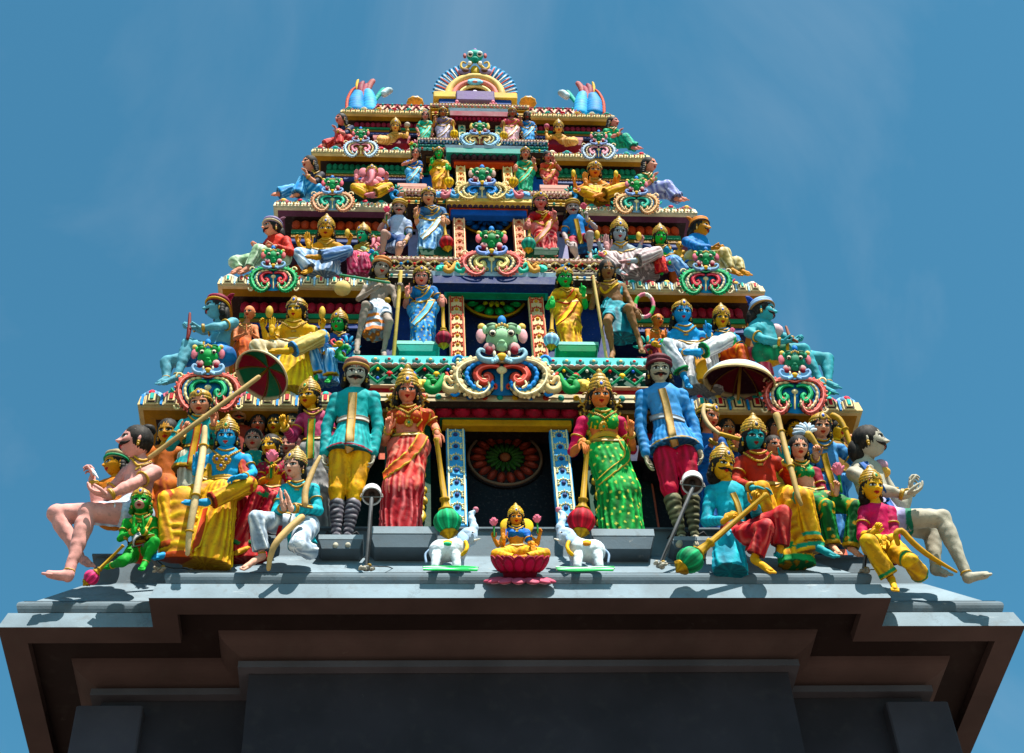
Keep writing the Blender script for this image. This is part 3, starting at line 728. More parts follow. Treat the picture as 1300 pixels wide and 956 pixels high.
    def drape(P, w, c, edge=None, jw=None, off=0.006):
        P = np.array(P); D = np.tile(V3(0, 1, 0), (len(P), 1)); S = P.copy(); S[:, 1] = -2.2*H
        Q = march(solid, S, D); ok = ~np.isnan(Q[:, 0])
        if ok.sum() < 3: return None
        Q = Q[ok]; N = grad(solid, Q); ribbon(jw, Q+N*off*H, N, w*H, 0.035*H, c, edge); return Q, N
    ts = np.linspace(0, 1, 19)
    ax = j['sb']-j['sa']
    if face.get('ear', True):
        for sg in (-1, 1):
            jw = MB(); earring(jw, R, hd, H, g, sg); piece('earring', jw)
    if neck:
        for i, (q, sag, w) in enumerate(((.2, .16, .07), (.34, .5, .08)) if det >= .8 else ((.28, .34, .1),)):
            P = [nk-V3(0, 0, .02*H)+ax*(a-.5)*q*2 - V3(0, 0, sag*W*4*a*(1-a)*.6) for a in ts]
            jw = MB(); r_ = drape(P, w, g, g*.55, jw)
            if r_ is not None and det >= 1:
                for q_, n_ in zip(r_[0][::1], r_[1][::1]): jw.ell(q_+n_*.04*H, 0.034*H, g*1.25, None, 6, 4)
            piece('necklace', jw)
        if det >= .8:
            jw = MB(); drape([nk-V3(0, 0, (.38+.02*k)*W) for k in range(4)], .2, g, g*.6, jw); piece('pendant', jw)
    if belt:
        bq = belt if isinstance(belt, (int, float)) and belt is not True else .74
        P = [tor(bq)+ax*(a-.5)*1.1 - V3(0, 0, .1*H*4*a*(1-a)) for a in np.linspace(0, 1, 27)]
        jw = MB(); drape(P, .15 if det >= .8 else .18, g, g*.5, jw); piece('belt', jw)
    if bracelets:
        for a in 'ab':
            if 'e'+a not in j: continue
            sl = top.get('sleeve', .5) if top else 0; big = .045*H if sl > .6 else 0
            d = j['w'+a]-j['e'+a]
            jw = MB(); ring(jw, lerp(j['e'+a], j['w'+a], .88), d, .118*H*am+big, .05*H, g); ring(jw, lerp(j['e'+a], j['w'+a], .82), d, .122*H*am+big, .04*H, g*.8); piece('bracelet', jw)
            jw = MB(); d = j['e'+a]-j['s'+a]; ring(jw, lerp(j['s'+a], j['e'+a], .5), d, .185*H*am+(.06*H if sl >= .25 else .005*H), .035*H, g); piece('armlet', jw)
    for a in 'ab':
        if bracelets and 'f'+a in j and 'k'+a in j and not (low and low.get('end', 1) >= 1 and low['kind'] != 'skirt') and det >= .7: jw = MB(); ring(jw, lerp(j['k'+a], j['f'+a], .92), j['f'+a]-j['k'+a], .135*H, .03*H, g); piece('anklet', jw)
    G.R, G.hd, G.j, G.solid, G.nk, G.pc, G.W, G.tor = R, hd, j, solid, nk, pc, W, tor
    G.g = g
    # ---- things held or worn
    for p in props:
        mbp = MB(); kind = p[0]
        if kind == 'tube':
            pts = [Lp(q, .6) for q in p[1]]; n = max(len(pts), 14) if len(pts) > 2 else 2
            P = spline(pts, n); r = np.interp(np.linspace(0, 1, n), np.linspace(0, 1, len(p[2])), p[2])*H if isinstance(p[2], (list, tuple)) else np.full(n, p[2]*H)
            mbp.tube(P, r, col(p[3]), 8)
            if len(p) > 5:
                for q in p[5]: i = int(q*(n-1)); ring(mbp, P[i], (P[min(i+1, n-1)]-P[max(i-1, 0)]), r[i]*1.15, r[i]*.3, g)
            mbp.build(p[4], 'painted_plaster', root)
        elif kind == 'ribbon':
            pts = [Lp(q, 0) for q in p[1]]; P = spline(pts, max(12, 5*len(pts)))
            dirs = np.array([nrm(q-cl) for q in P]); S = P - dirs*3.0*H
            Q = march(solid, S, dirs); ok = ~np.isnan(Q[:, 0]); Q = Q[ok]
            if len(Q) > 3:
                for _ in range(2): Q[1:-1] = Q[1:-1]*.5 + (Q[:-2]+Q[2:])*.25
                N = grad(solid, Q); ribbon(mbp, Q+N*.008*H, N, p[2]*H, .04*H, p[3], p[4]); mbp.build(p[5], 'painted_plaster', root)
        elif kind == 'mace':
            mace(mbp, Lp(p[1], .6), Lp(p[2], .6), p[3]*H, p[4], p[5] if len(p) > 5 else 'b08a3c'); mbp.build('mace', 'painted_plaster', root)
        elif kind == 'lotus':
            lotus(mbp, Lp(p[1], .7), p[2]*H, p[3] if len(p) > 3 else 'd2899b', V3(0, 0, 1)); mbp.build('lotus_bud', 'painted_plaster', root)
        elif kind == 'curls':
            [(ear_curls(m_, R, hd, H, s_), m_.build('headdress_scroll', 'gold_paint', root)) for s_, m_ in ((-1, MB()), (1, MB()))]
        elif kind == 'dome': # halo behind the head
            F = R @ frame(V3(0, -1, 0.1), V3(1, 0, 0)); mbp.lathe([(.0, -.02), (p[1]*.6, -.02), (p[1]*.65, .03), (p[1], .02), (p[1], -.05), (0, -.06)], hd+R @ V3(0, .35, .05)*H, F, col(p[2]), 28, sc=H, smooth=False); mbp.build('halo', 'gold_paint', root)
        elif kind == 'ball':
            mbp.ell(Lp(p[1], .5), np.array(p[2])*H, col(p[3]), None, 12, 8); mbp.build(p[4], 'painted_plaster', root)
        elif kind == 'pendant':
            jw = MB(); pts = [Lp(q, 0) for q in p[1]]; big = p[2]*H
            for q in pts:
                d = nrm(q-cl); Q = march(solid, (q-d*3*H)[None, :], d[None, :])
                if np.isnan(Q[0, 0]): continue
                N = grad(solid, Q)[0]; Fm = frame(N, V3(1, 0, 0)); jw.ell(Q[0]+N*.02*H, np.array([big, big, .05*H]), g, Fm, 12, 6)
                for k in range(8): jw.ell(Q[0]+N*.05*H+big*.75*(Fm[:, 0]*math.cos(k*PI/4)+Fm[:, 1]*math.sin(k*PI/4)), big*.22, g*1.2, None, 6, 4)
                jw.ell(Q[0]+N*.06*H, big*.32, col(p[3] if len(p) > 3 else '1f8a52'), None, 8, 6)
            piece('medallion', jw)
    return G
def mace(mb, A, B, r, c, gc='b08a3c'):
    """club: shaft from A to the ridged head centred on B"""
    ax = nrm(B-A); L = np.linalg.norm(B-A); F = frame(ax); g = col(gc); c = col(c)
    s = r*0.24
    mb.lathe([(s*.6, 0), (s*1.1, .02*L), (s*.8, .05*L), (s*.75, .3*L), (s*.95, .72*L), (s*1.5, .73*L), (s*1.5, .755*L), (s*1.1, .765*L), (s*1.5, L-r*1.1), (s*2.4, L-r*.95), (s*2.4, L-r*.85), (s*2, L-r*.8)], A, F, g, 14, lambda th, i: (1+0.05*np.cos(th*7), np.where(np.cos(th*7) < -.2, .6, 1.0)))
    pr = [(r*math.sin(a), L+r*-0.95*math.cos(a)) for a in np.linspace(.35, PI-.35, 11)]
    mb.lathe(pr, A, F, c, 48, lambda th, i: (1+0.035*np.cos(th*8), np.where(np.cos(th*8) > .93, 2.2, np.where(np.cos(th*8) < -.75, .55, 1.0))))
    mb.lathe([(r*.4, L+r*.78), (r*.62, L+r*.82), (r*.66, L+r*.95), (r*.45, L+r*1.02), (r*.5, L+r*1.1), (r*.2, L+r*1.3), (r*.12, L+r*1.42), (.01*r, L+r*1.5)], A, F, g, 20, lambda th, i: (1+0.04*np.cos(th*14), np.where(np.cos(th*14) < -.2, .55, 1.0)))
def lotus(mb, p, s, c, ax=V3(0, 0, 1), stem=True):
    c = col(c); F = frame(ax)
    for ringi, (n, tilt, ln) in enumerate(((6, .25, 1.0), (6, .6, .85))):
        for k in range(n):
            a = (k+.5*ringi)*2*PI/n; d = F @ V3(math.cos(a)*math.sin(tilt), math.sin(a)*math.sin(tilt), math.cos(tilt))
            mb.ell(p+d*s*.5*ln, np.array([.26, .12, .55])*s*ln, np.clip(c*(1.2 if ringi else .9), 0, 1), frame(d, F @ V3(-math.sin(a), math.cos(a), 0)), 8, 6)
    if stem: mb.tube([p, p-F[:, 2]*s*1.3], [s*.12, s*.1], col('2f7a35'), 6)
# ------------------------------------------------------------------ the tower
def zpix(py, y, x=0.0):
    """height at which the photograph's row py meets the plane y on the tower's axis (or at world x)"""
    px = 640.0
    for _ in range(8):
        p = at(px, py, y); px -= (p[0]-x)/pxsize(p)
    return p[2]
g_ = MB(); g_.box((-400, -400, -0.5), (400, 400, 0), hx('746c62')); tag(g_.build('ground', 'worn_cement'), kind='structure')
CREAM = hx('bfa678'); TEAL = hx('2a9f94'); TURQ = hx('55b8b4'); PINK = hx('c9757a'); BLUE = hx('3f86c4'); DRED = hx('7a1d2b'); OCHRE = hx('8f631c'); NAVY = hx('15203c'); DGREEN = hx('0d6b42'); WHITE = hx('d8d4c6'); SALMON = hx('cc6f5a')
GREY = hx('6f7f88'); GREYD = hx('59676f'); MAROON = hx('4a3b39')
tower = thing('temple_tower', 'tall stepped temple gateway tower in five brightly painted tiers on a grey cornice', 'temple tower', (0, 8.2, 0))
TL = V3(0, 8.2, 0)
def tpart(mb, name, mat='painted_plaster', parent=None):
    o = mb.build(name, mat, parent if parent is not None else tower, loc=None)
    if o is not None:
        o.location = Vector((-0.0, -8.2, 0)) if parent is None else Vector((0, 0, 0))
    return o
def uplan(w, y, yb=13.2): return [(-w, yb, -1, 0), (-w, y, -1, -1), (w, y, 1, -1), (w, yb, 1, 0)]
# --- grey base cornice, swept round the stepped plan; offsets are outward from the lower fascia edge
Zb = zpix(759, 8.2)
PLAN = [(-3.45, 13.2, -1, 0), (-3.45, 8.5, -1, -1), (-2.448, 8.5, -1, -1), (-2.448, 8.2, -1, -1), (2.448, 8.2, 1, -1), (2.448, 8.5, 1, -1), (3.45, 8.5, 1, -1), (3.45, 13.2, 1, 0)]
zz = lambda row, o: zpix(row, 8.2-o)
def arc(p0, p1, n, bulge):
    P = []
    for i in range(n+1):
        t = i/n; q = lerp(p0, p1, t); b = math.sin(t*PI)*bulge; d = nrm(np.array([p1[1]-p0[1], -(p1[0]-p0[0])])); P.append((q[0]+d[0]*b, q[1]+d[1]*b))
    return P
prof_up = [(0, Zb), (-0.05, zz(741, -.05))]
prof = MB(); prof.sweep(PLAN, [(0, Zb)] + [(-0.035, zz(741.5, -.035))], GREY); prof.sweep(PLAN, [(-0.035, zz(741.5, -.035)), (-0.12, zz(741.5, -.035)+.01)], GREY)
tpart(prof, 'fascia', 'worn_cement')
tb_ = MB(); a0 = np.array([-0.085, zz(741, -.085)]); a1 = np.array([-0.11, zz(727.5, -.11)])
tb_.sweep(PLAN, arc(a0, a1, 6, .03)[::1], GREYD); tpart(tb_, 'round_moulding', 'worn_cement')
sl_ = MB(); sl_.sweep(PLAN, [(-0.10, zz(727.5, -.11)-.004), (-0.13, zz(727.5, -.11)), (-0.42, zz(707, -.42))], GREY); tpart(sl_, 'sloped_ledge', 'worn_cement')
Zs = zz(674, -.44)
st_ = MB(); st_.sweep(PLAN, [(-0.42, zz(707, -.42)), (-0.44, zz(707, -.44)+.01), (-0.44, Zs), (-0.415, Zs), (-0.415, zz(669, -.415)), (-0.9, zz(669, -.415))], GREYD); tpart(st_, 'step_riser', 'worn_cement')
ZL = zz(669, -.415)
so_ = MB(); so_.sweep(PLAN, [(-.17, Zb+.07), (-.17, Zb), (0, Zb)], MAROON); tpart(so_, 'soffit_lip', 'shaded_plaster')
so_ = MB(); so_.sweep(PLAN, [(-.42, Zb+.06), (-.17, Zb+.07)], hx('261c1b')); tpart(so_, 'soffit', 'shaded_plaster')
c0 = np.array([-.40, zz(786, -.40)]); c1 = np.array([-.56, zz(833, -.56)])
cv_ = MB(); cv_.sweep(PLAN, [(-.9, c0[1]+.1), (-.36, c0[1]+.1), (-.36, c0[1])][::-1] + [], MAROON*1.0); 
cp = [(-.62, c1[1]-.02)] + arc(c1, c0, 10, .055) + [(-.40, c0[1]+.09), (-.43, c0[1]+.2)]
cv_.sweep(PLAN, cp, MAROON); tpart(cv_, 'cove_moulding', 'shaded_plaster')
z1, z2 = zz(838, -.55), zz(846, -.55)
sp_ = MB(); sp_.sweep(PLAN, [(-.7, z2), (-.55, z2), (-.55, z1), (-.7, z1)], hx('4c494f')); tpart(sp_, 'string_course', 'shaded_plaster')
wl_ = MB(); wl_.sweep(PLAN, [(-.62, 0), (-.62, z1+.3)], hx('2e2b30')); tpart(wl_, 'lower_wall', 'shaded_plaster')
pl_ = MB()
for x in (-2.75, 2.75): pl_.box((x-.18, 9.0, 0.0), (x+.18, 9.2, z2-.12), hx('3a373d'), .01)
for i, x in enumerate((-2.75, 2.75)):
    q = MB(); q.box((x-.22, 9.02, 0.0), (x+.22, 9.25, z2-.10), hx('3a373d'), .01); tpart(q, 'pilaster_strip', 'shaded_plaster')
co_ = MB(); co_.box((-2.75, 9.02, ZL-.3), (2.75, 13, ZL-.004), GREYD); co_.box((-2.0, 8.75, ZL-.3), (2.0, 9.05, ZL-.006), GREYD); tpart(co_, 'podium_top', 'worn_cement')
# --- five tiers
T = [None, (2.865, 8.774, 10.75), (2.445, 9.128, 12.637), (2.067, 9.408, 14.154), (1.768, 9.628, 15.378), (1.504, 9.797, 16.377)]
FH = [0, .125, .105, .09, .08, .075]     # fascia heights
OV = [0, .22, .19, .17, .15, .14]
YB = 13.2
TS = [0, .16, .13, .11, .09, .04]      # rise of the sloping lotus course above each fascia
def ybk(k): return 12.6 - (T[k][1]-8.774)
def petals(mb, x0, x1, y, z, pitch, c, r=None, hang=True, edge=None):
    n = max(int(round((x1-x0)/pitch)), 2); p = (x1-x0)/n
    for i in range(n):
        x = x0+(i+.5)*p
        mb.ell((x, y, z), (p*.52, p*.4, p*.62 if r is None else r), c, None, 10, 7)
        if edge is not None: mb.ell((x, y-p*.28, z-.02*p), (p*.3, p*.18, (p*.62 if r is None else r)*.6), edge, None, 8, 5)
def lattice(mb, x0, x1, y, z0, z1, c, studs, lean=0.0):
    """raised diamond trellis on a band front"""
    hgt = z1-z0; n = max(int(round((x1-x0)/(hgt*.9))), 2); p = (x1-x0)/n; w = hgt*.10
    for row in (0, 1):
        za, zb = z0+row*hgt/2, z0+(row+1)*hgt/2; m = n*2
        for i in range(m):
            a = x0+i*p/2; b = a+p/2
            up_ = (i+row) % 2 == 0
            P = [(a, y-.012, za if up_ else zb), (b, y-.012, zb if up_ else za)]
            mb.tube(P, w*.6, c, 4, cap=False, smooth=False)
    for i in range(n*2):
        for row in (0, 1):
            if (i+row) % 2: mb.ell((x0+(i+.0)*p/2+p/4*0, y-.012, z0+hgt*(.25+.5*row) if False else z0+hgt*.5*row+hgt*.0), .001, c)
    for i in range(n):
        s = col(studs[i % len(studs)])
        mb.ell((x0+(i+.5)*p, y-.012, z0+hgt*.5), (hgt*.13, .02, hgt*.13), s, None, 8, 5)
        mb.ell((x0+i*p+.0, y-.012, z0+hgt*.25), (hgt*.07, .015, hgt*.07), col(studs[(i+1) % len(studs)]), None, 6, 4)
        mb.ell((x0+i*p+.0, y-.012, z0+hgt*.75), (hgt*.07, .015, hgt*.07), col(studs[(i+2) % len(studs)]), None, 6, 4)
def ublocks(mb, x0, x1, y, z0, z1, pal):
    h = z1-z0; n = max(int((x1-x0)/(h*1.25)), 2); p = (x1-x0)/n
    for i in range(n):
        x = x0+i*p; fr, inn, ce, sep = [col(q) for q in pal[i % len(pal)]]
        mb.box((x+p*.14, y-.012, z0+h*.06), (x+p*.86, y+.01, z1-h*.02), fr, .006)
        mb.box((x+p*.24, y-.018, z0+h*.2), (x+p*.76, y+.01, z1-h*.0), inn)
        mb.box((x+p*.32, y-.026, z0+h*.3), (x+p*.68, y+.01, z1+h*.02), fr*1.05, .004)
        mb.box((x+p*.40, y-.034, z0+h*.42), (x+p*.60, y+.01, z1+h*.03), ce, .005)
        mb.box((x-p*.06, y-.014, z0+h*.05), (x+p*.06, y+.01, z1), sep)
def flower(mb, o, r, c1, c2, c3, c4, n=16, back=None):
    """painted rosette in relief on a vertical wall: o centre, facing -y"""
    F = frame(V3(0, -1, 0), V3(1, 0, 0))
    def disc(rad, off, c, seg=40): mb.lathe([(rad, 0), (rad, .015), (rad*.96, .02), (0, .02)], o+V3(0, -off, 0), F, col(c), seg, smooth=False)
    disc(r, 0, back or '2a1512'); 
    t = np.arange(60)*2*PI/60; mb.tube(o+np.stack([np.cos(t)*r*.93, 0*t-.025, np.sin(t)*r*.93], -1), .012*r/.28, col(c4), 5, closed=True)
    for (q0, q1, c, m, of) in ((.5, .88, c1, n, .022), (.18, .5, c2, n, .03)):
        for i in range(m):
            a = i*2*PI/m; d = V3(math.cos(a), 0, math.sin(a)); mid = (q0+q1)/2*r
            Rr = np.stack([d, np.cross(V3(0, -1, 0), d), V3(0, -1, 0)], 1)
            mb.ell(o+d*mid+V3(0, -of, 0), ((q1-q0)*r*.55, mid*PI/m*.95, .022), col(c)*1.0, Rr, 10, 6)
            mb.ell(o+d*mid*1.02+V3(0, -of-.012, 0), ((q1-q0)*r*.34, mid*PI/m*.55, .016), np.clip(col(c)*1.9+.02, 0, 1) if q0 > .4 else col(c)*.5, Rr, 8, 5)
    mb.ell(o+V3(0, -.03, 0), (r*.14, .03, r*.14), col(c3), None, 14, 8)
# wings: (fascia palette, soffit colour)
WP = [None,
      dict(fas=CREAM, sof=OCHRE, pal=[('cdb98c', '3a2a22', '2a9f94', '3f86c4'), ('cdb98c', '3a2a22', 'b3333a', '3f86c4')], top='d9a0a0', wall='150f12', pet='6d1626'),
      dict(fas=hx('d3b98f'), sof=OCHRE, pal=[('d8c8a0', '5a4a35', '2a9f94', '9fc4dc'), ('d8c8a0', '5a4a35', 'c25a5a', '9fc4dc')], top='b8ccd8', wall='182444', pet='86202c'),
      dict(fas=hx('cdbfa0'), sof=hx('5c3346'), pal=None, top='c9c2a8', wall='2a1420', pet='a03c22'),
      dict(fas=hx('cbb98a'), sof=OCHRE, pal=None, top='c8b48a', wall='102c2c', pet='12694a'),
      dict(fas=hx('c9b078'), sof=hx('80601c'), pal=None, top='c08a50', wall='2c1018', pet='7a2836')]
BAY = [None,
       dict(hw=1.2, rows=(455, 466, 492, 500, 510), band='1b8f5e', studs=('e0d8c8', 'c23a3a', '2458b8', 'e0b030'), ledge='58b9b4', mid='8e2f30', low='b8a888', back='123c2e'),
       dict(hw=1.02, rows=(329, 332.5, 347, 349.5, 354), band='cdb27a', studs=('e8dcc0', '3f86c4', 'c23a3a'), ledge='b8a890', mid='3f70b0', low='b0a890', back='3a2414'),
       dict(hw=.80, rows=(243.5, 246, 254, 256, 260), band='b07f78', studs=('d8b0a0', 'c9c4b2'), ledge='bca888', mid='2c2a4a', low='b8924a', back='3a1c24'),
       dict(hw=.66, rows=(178, 180, 187, 189, 192), band='4b6f93', studs=('9ab4cc', 'd0c8b0'), ledge='b0a080', mid='1f3a44', low='2a7f78', back='18222e'),
       dict(hw=.52, rows=(134, 136, 140.5, 143, 147), band='c9a890', studs=('c25a5a', '2a9f94'), ledge='c0a878', mid='6a1f2e', low='b08a3c', back='4a1a20')]
for k in range(1, 6):
    w, y, z = T[k]; fh = FH[k]; ov = OV[k]; P = WP[k]; B = BAY[k]; yb = ybk(k)
    plan = [(-w, yb, -1, 0), (-w, y, -1, -1), (w, y, 1, -1), (w, yb, 1, 0)]
    c = MB()
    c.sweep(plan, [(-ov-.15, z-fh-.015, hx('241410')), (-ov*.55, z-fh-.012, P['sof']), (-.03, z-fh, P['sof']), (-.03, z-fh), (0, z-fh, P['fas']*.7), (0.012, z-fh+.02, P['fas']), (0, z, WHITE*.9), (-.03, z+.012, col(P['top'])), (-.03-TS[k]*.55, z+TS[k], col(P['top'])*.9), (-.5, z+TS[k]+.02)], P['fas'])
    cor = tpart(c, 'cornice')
    f = MB()
    if P['pal']:
        ublocks(f, -w+.02, -B['hw'], y-.012, z-fh+.008, z-.004, P['pal']); tpart(f, 'fascia_panel'); f = MB()
        ublocks(f, B['hw'], w-.02, y-.012, z-fh+.008, z-.004, P['pal']); tpart(f, 'fascia_panel')
    else:
        for s in (-1, 1):
            f = MB(); a, b = sorted((s*(w-.02), s*B['hw'])); lattice(f, a, b, y-.008, z-fh+.01, z-.006, hx('d9d0b8'), ('2a9f94', 'c25a5a', 'd9b060')); tpart(f, 'fascia_panel')
    # petals and scroll lobes on the sloping top of the wings
    for s in (-1, 1):
        f = MB(); n = int((w-B['hw'])/.15)
        for i in range(n):
            x = s*(B['hw']+(i+.5)*(w-B['hw'])/n); cc = ('c9737c', '6fb5b0', 'd8cfc0', '7fa8cc')[(i*3+k) % 4]
            Rl = np.array(rotm(0, -28, 0)); hh_ = TS[k]; pw_ = (w-B['hw'])/n
            f.ell((x, y+.03+hh_*.27, z+hh_*.48), (pw_*.55, .035, hh_*.62), col(cc), Rl, 14, 8)
            f.ell((x, y+.005+hh_*.27, z+hh_*.46), (pw_*.36, .03, hh_*.42), np.clip(col(cc)*.55, 0, 1), Rl, 12, 8)
            f.ell((x, y-.012+hh_*.27, z+hh_*.44), (pw_*.2, .025, hh_*.26), col(('e0d4b8', '2a9f94', 'c23a4a', 'd9b060')[i % 4]), Rl, 10, 6)
        tpart(f, 'lotus_scrolls')
    # wall of the tier below this cornice
    zlo = T[k-1][2] if k > 1 else ZL; yw = y+ov; ww = w-ov
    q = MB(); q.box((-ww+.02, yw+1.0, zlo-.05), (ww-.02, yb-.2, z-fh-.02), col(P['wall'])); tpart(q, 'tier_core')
    for s in (-1, 1):
        a, b = sorted((s*ww, s*(B['hw']-.1))); hgt = z-fh-zlo; ed = min(.36, hgt*.24)
        q = MB(); q.box((a, yw, z-fh-ed), (b, yw+1.05, z-fh-.02), col(P['wall'])); ent = tpart(q, 'entablature')
        q = MB(); q.box((a+.02*(s < 0), yw+.32, zlo-.05), (b-.02*(s > 0), yw+1.05, z-fh-ed-.002), col(P['wall'])); tpart(q, 'tier_wall')
        f = MB(); f.box((a, yw-.035, z-fh-ed*.52), (b, yw+.01, z-fh-ed*.12), col(P['pet'])*.55); petals(f, a, b, yw-.04, z-fh-ed*.30, .085 if k < 4 else .06, col(P['pet']), ed*.19); tpart(f, 'petal_row')
        f = MB(); f.box((a, yw-.05, z-fh-ed*.70), (b, yw+.01, z-fh-ed*.54), DGREEN); tpart(f, 'wall_stringcourse')
        f = MB(); f.box((a, yw-.03, z-fh-ed*1.0), (b, yw+.01, z-fh-ed*.84), hx('2a3a6a')); f.box((a, yw-.04, z-fh-ed*.84+.002), (b, yw+.01, z-fh-ed*.72), OCHRE*.8); tpart(f, 'wall_stringcourse')
        for xx in (a+.02, b-.09):
            f = MB(); f.box((xx, yw+.25, zlo), (xx+.07, yw+.33, z-fh-ed-.004), SALMON*.8 if k != 3 else hx('a34a2a'), .01); tpart(f, 'wall_post')
    # ---- projecting bay
    hw = B['hw']; yf = y-.18; r = [zpix(q, yf) for q in B['rows']]; bp = [(-hw, y+.5, -1, 0), (-hw, yf, -1, -1), (hw, yf, 1, -1), (hw, y+.5, 1, 0)]
    c = MB(); c.sweep(bp, [(-.07, r[4]-.01, hx('1a1210')), (-.05, r[4]-.01, hx('2a1c14')), (-.0, r[4], B['low']), (0.0, r[3], B['mid']), (-.02, r[3]+.002, B['mid']), (-.02, r[2], B['low']), (.012, r[2]+.003, B['low']), (.012, r[2]+.012, B['back']), (-.01, r[2]+.014, B['back']), (-.01, r[1]-.008, B['low']), (.015, r[1]-.006, B['ledge']), (.02, r[0]-.004, B['ledge']), (.0, r[0], B['ledge']), (-.6, r[0]+.006)], col(B['ledge'])); tpart(c, 'bay_cornice')
    f = MB(); lattice(f, -hw, hw, yf-.01, r[2]+.018, r[1]-.012, col(B['band']), B['studs']); tpart(f, 'trellis_band')
    f = MB(); n = int(2*hw/((r[0]-r[1])*1.05))      # rosettes along the ledge and the lower fillet
    for i in range(n):
        x = -hw+(i+.5)*2*hw/n; lc = col(B['ledge']); q_ = (r[0]-r[1])
        f.ell((x, yf-.022, (r[0]+r[1])/2-.003), (q_*.34, .012, q_*.3), lc*(.5 if i % 2 else .75), None, 10, 6); f.ell((x, yf-.032, (r[0]+r[1])/2-.003), (q_*.14, .01, q_*.13), (col('d8c48a') if i % 2 else col('b04a4a')), None, 8, 5)
    tpart(f, 'rosette_band')
    f = MB(); f.tube([V3(-hw, yf, (r[3]+r[4])/2), V3(hw, yf, (r[3]+r[4])/2)], .008, col(B['low'])*.6, 6); q_ = r[3]-r[4]; n = int(2*hw/(q_*1.3))
    for i in range(n): f.ell((-hw+(i+.5)*2*hw/n, yf-.004, (r[3]+r[4])/2), (q_*.3, .016, q_*.34), col(('b0483a', '2a8a7a', 'c89a3a', '3f78b0')[i % 4])*.9, None, 8, 5)
    tpart(f, 'stud_band')
    f = MB(); petals(f, -hw, hw, yf-.016, r[1]-.002, .05 if k < 3 else .035, hx('cfa7a0'), .012); tpart(f, 'bead_moulding')
# --- niches: hood rows, opening rows, colours.  px columns are turned into metres on the bay's front plane
def xpix(px, py, y): return at(px, py, y)[0]
NI = [  # tier, (hood half px, hood top, hood bottom, petals row, lintel bottom), (outer, inner) jamb px right of axis at row, bottom row, colours
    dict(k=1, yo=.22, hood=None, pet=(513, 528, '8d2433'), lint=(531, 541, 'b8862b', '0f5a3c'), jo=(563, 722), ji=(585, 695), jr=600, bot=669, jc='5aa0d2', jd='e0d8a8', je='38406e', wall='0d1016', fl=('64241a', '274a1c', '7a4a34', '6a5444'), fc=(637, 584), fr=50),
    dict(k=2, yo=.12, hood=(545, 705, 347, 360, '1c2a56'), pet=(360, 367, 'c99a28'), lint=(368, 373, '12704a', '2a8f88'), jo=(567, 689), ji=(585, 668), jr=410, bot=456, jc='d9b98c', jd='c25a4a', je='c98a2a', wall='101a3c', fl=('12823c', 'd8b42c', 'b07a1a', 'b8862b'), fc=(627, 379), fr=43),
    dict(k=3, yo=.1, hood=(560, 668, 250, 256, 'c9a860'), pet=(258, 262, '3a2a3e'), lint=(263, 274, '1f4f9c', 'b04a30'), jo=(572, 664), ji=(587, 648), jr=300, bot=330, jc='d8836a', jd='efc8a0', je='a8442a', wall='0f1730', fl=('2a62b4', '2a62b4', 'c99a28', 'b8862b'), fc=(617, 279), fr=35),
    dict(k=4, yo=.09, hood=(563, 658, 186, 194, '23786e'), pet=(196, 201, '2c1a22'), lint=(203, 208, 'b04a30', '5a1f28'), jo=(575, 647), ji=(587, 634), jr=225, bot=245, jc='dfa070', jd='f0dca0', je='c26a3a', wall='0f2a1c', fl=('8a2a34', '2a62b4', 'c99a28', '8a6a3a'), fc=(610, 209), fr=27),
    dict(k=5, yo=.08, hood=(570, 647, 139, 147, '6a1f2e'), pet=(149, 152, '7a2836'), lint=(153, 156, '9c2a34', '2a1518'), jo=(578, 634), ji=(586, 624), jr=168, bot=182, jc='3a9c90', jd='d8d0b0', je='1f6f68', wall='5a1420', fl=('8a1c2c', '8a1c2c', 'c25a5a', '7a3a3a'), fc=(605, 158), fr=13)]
BW = [None, '0c1f1a', '16285a', '76708e', '1c4f96', '9a7418']
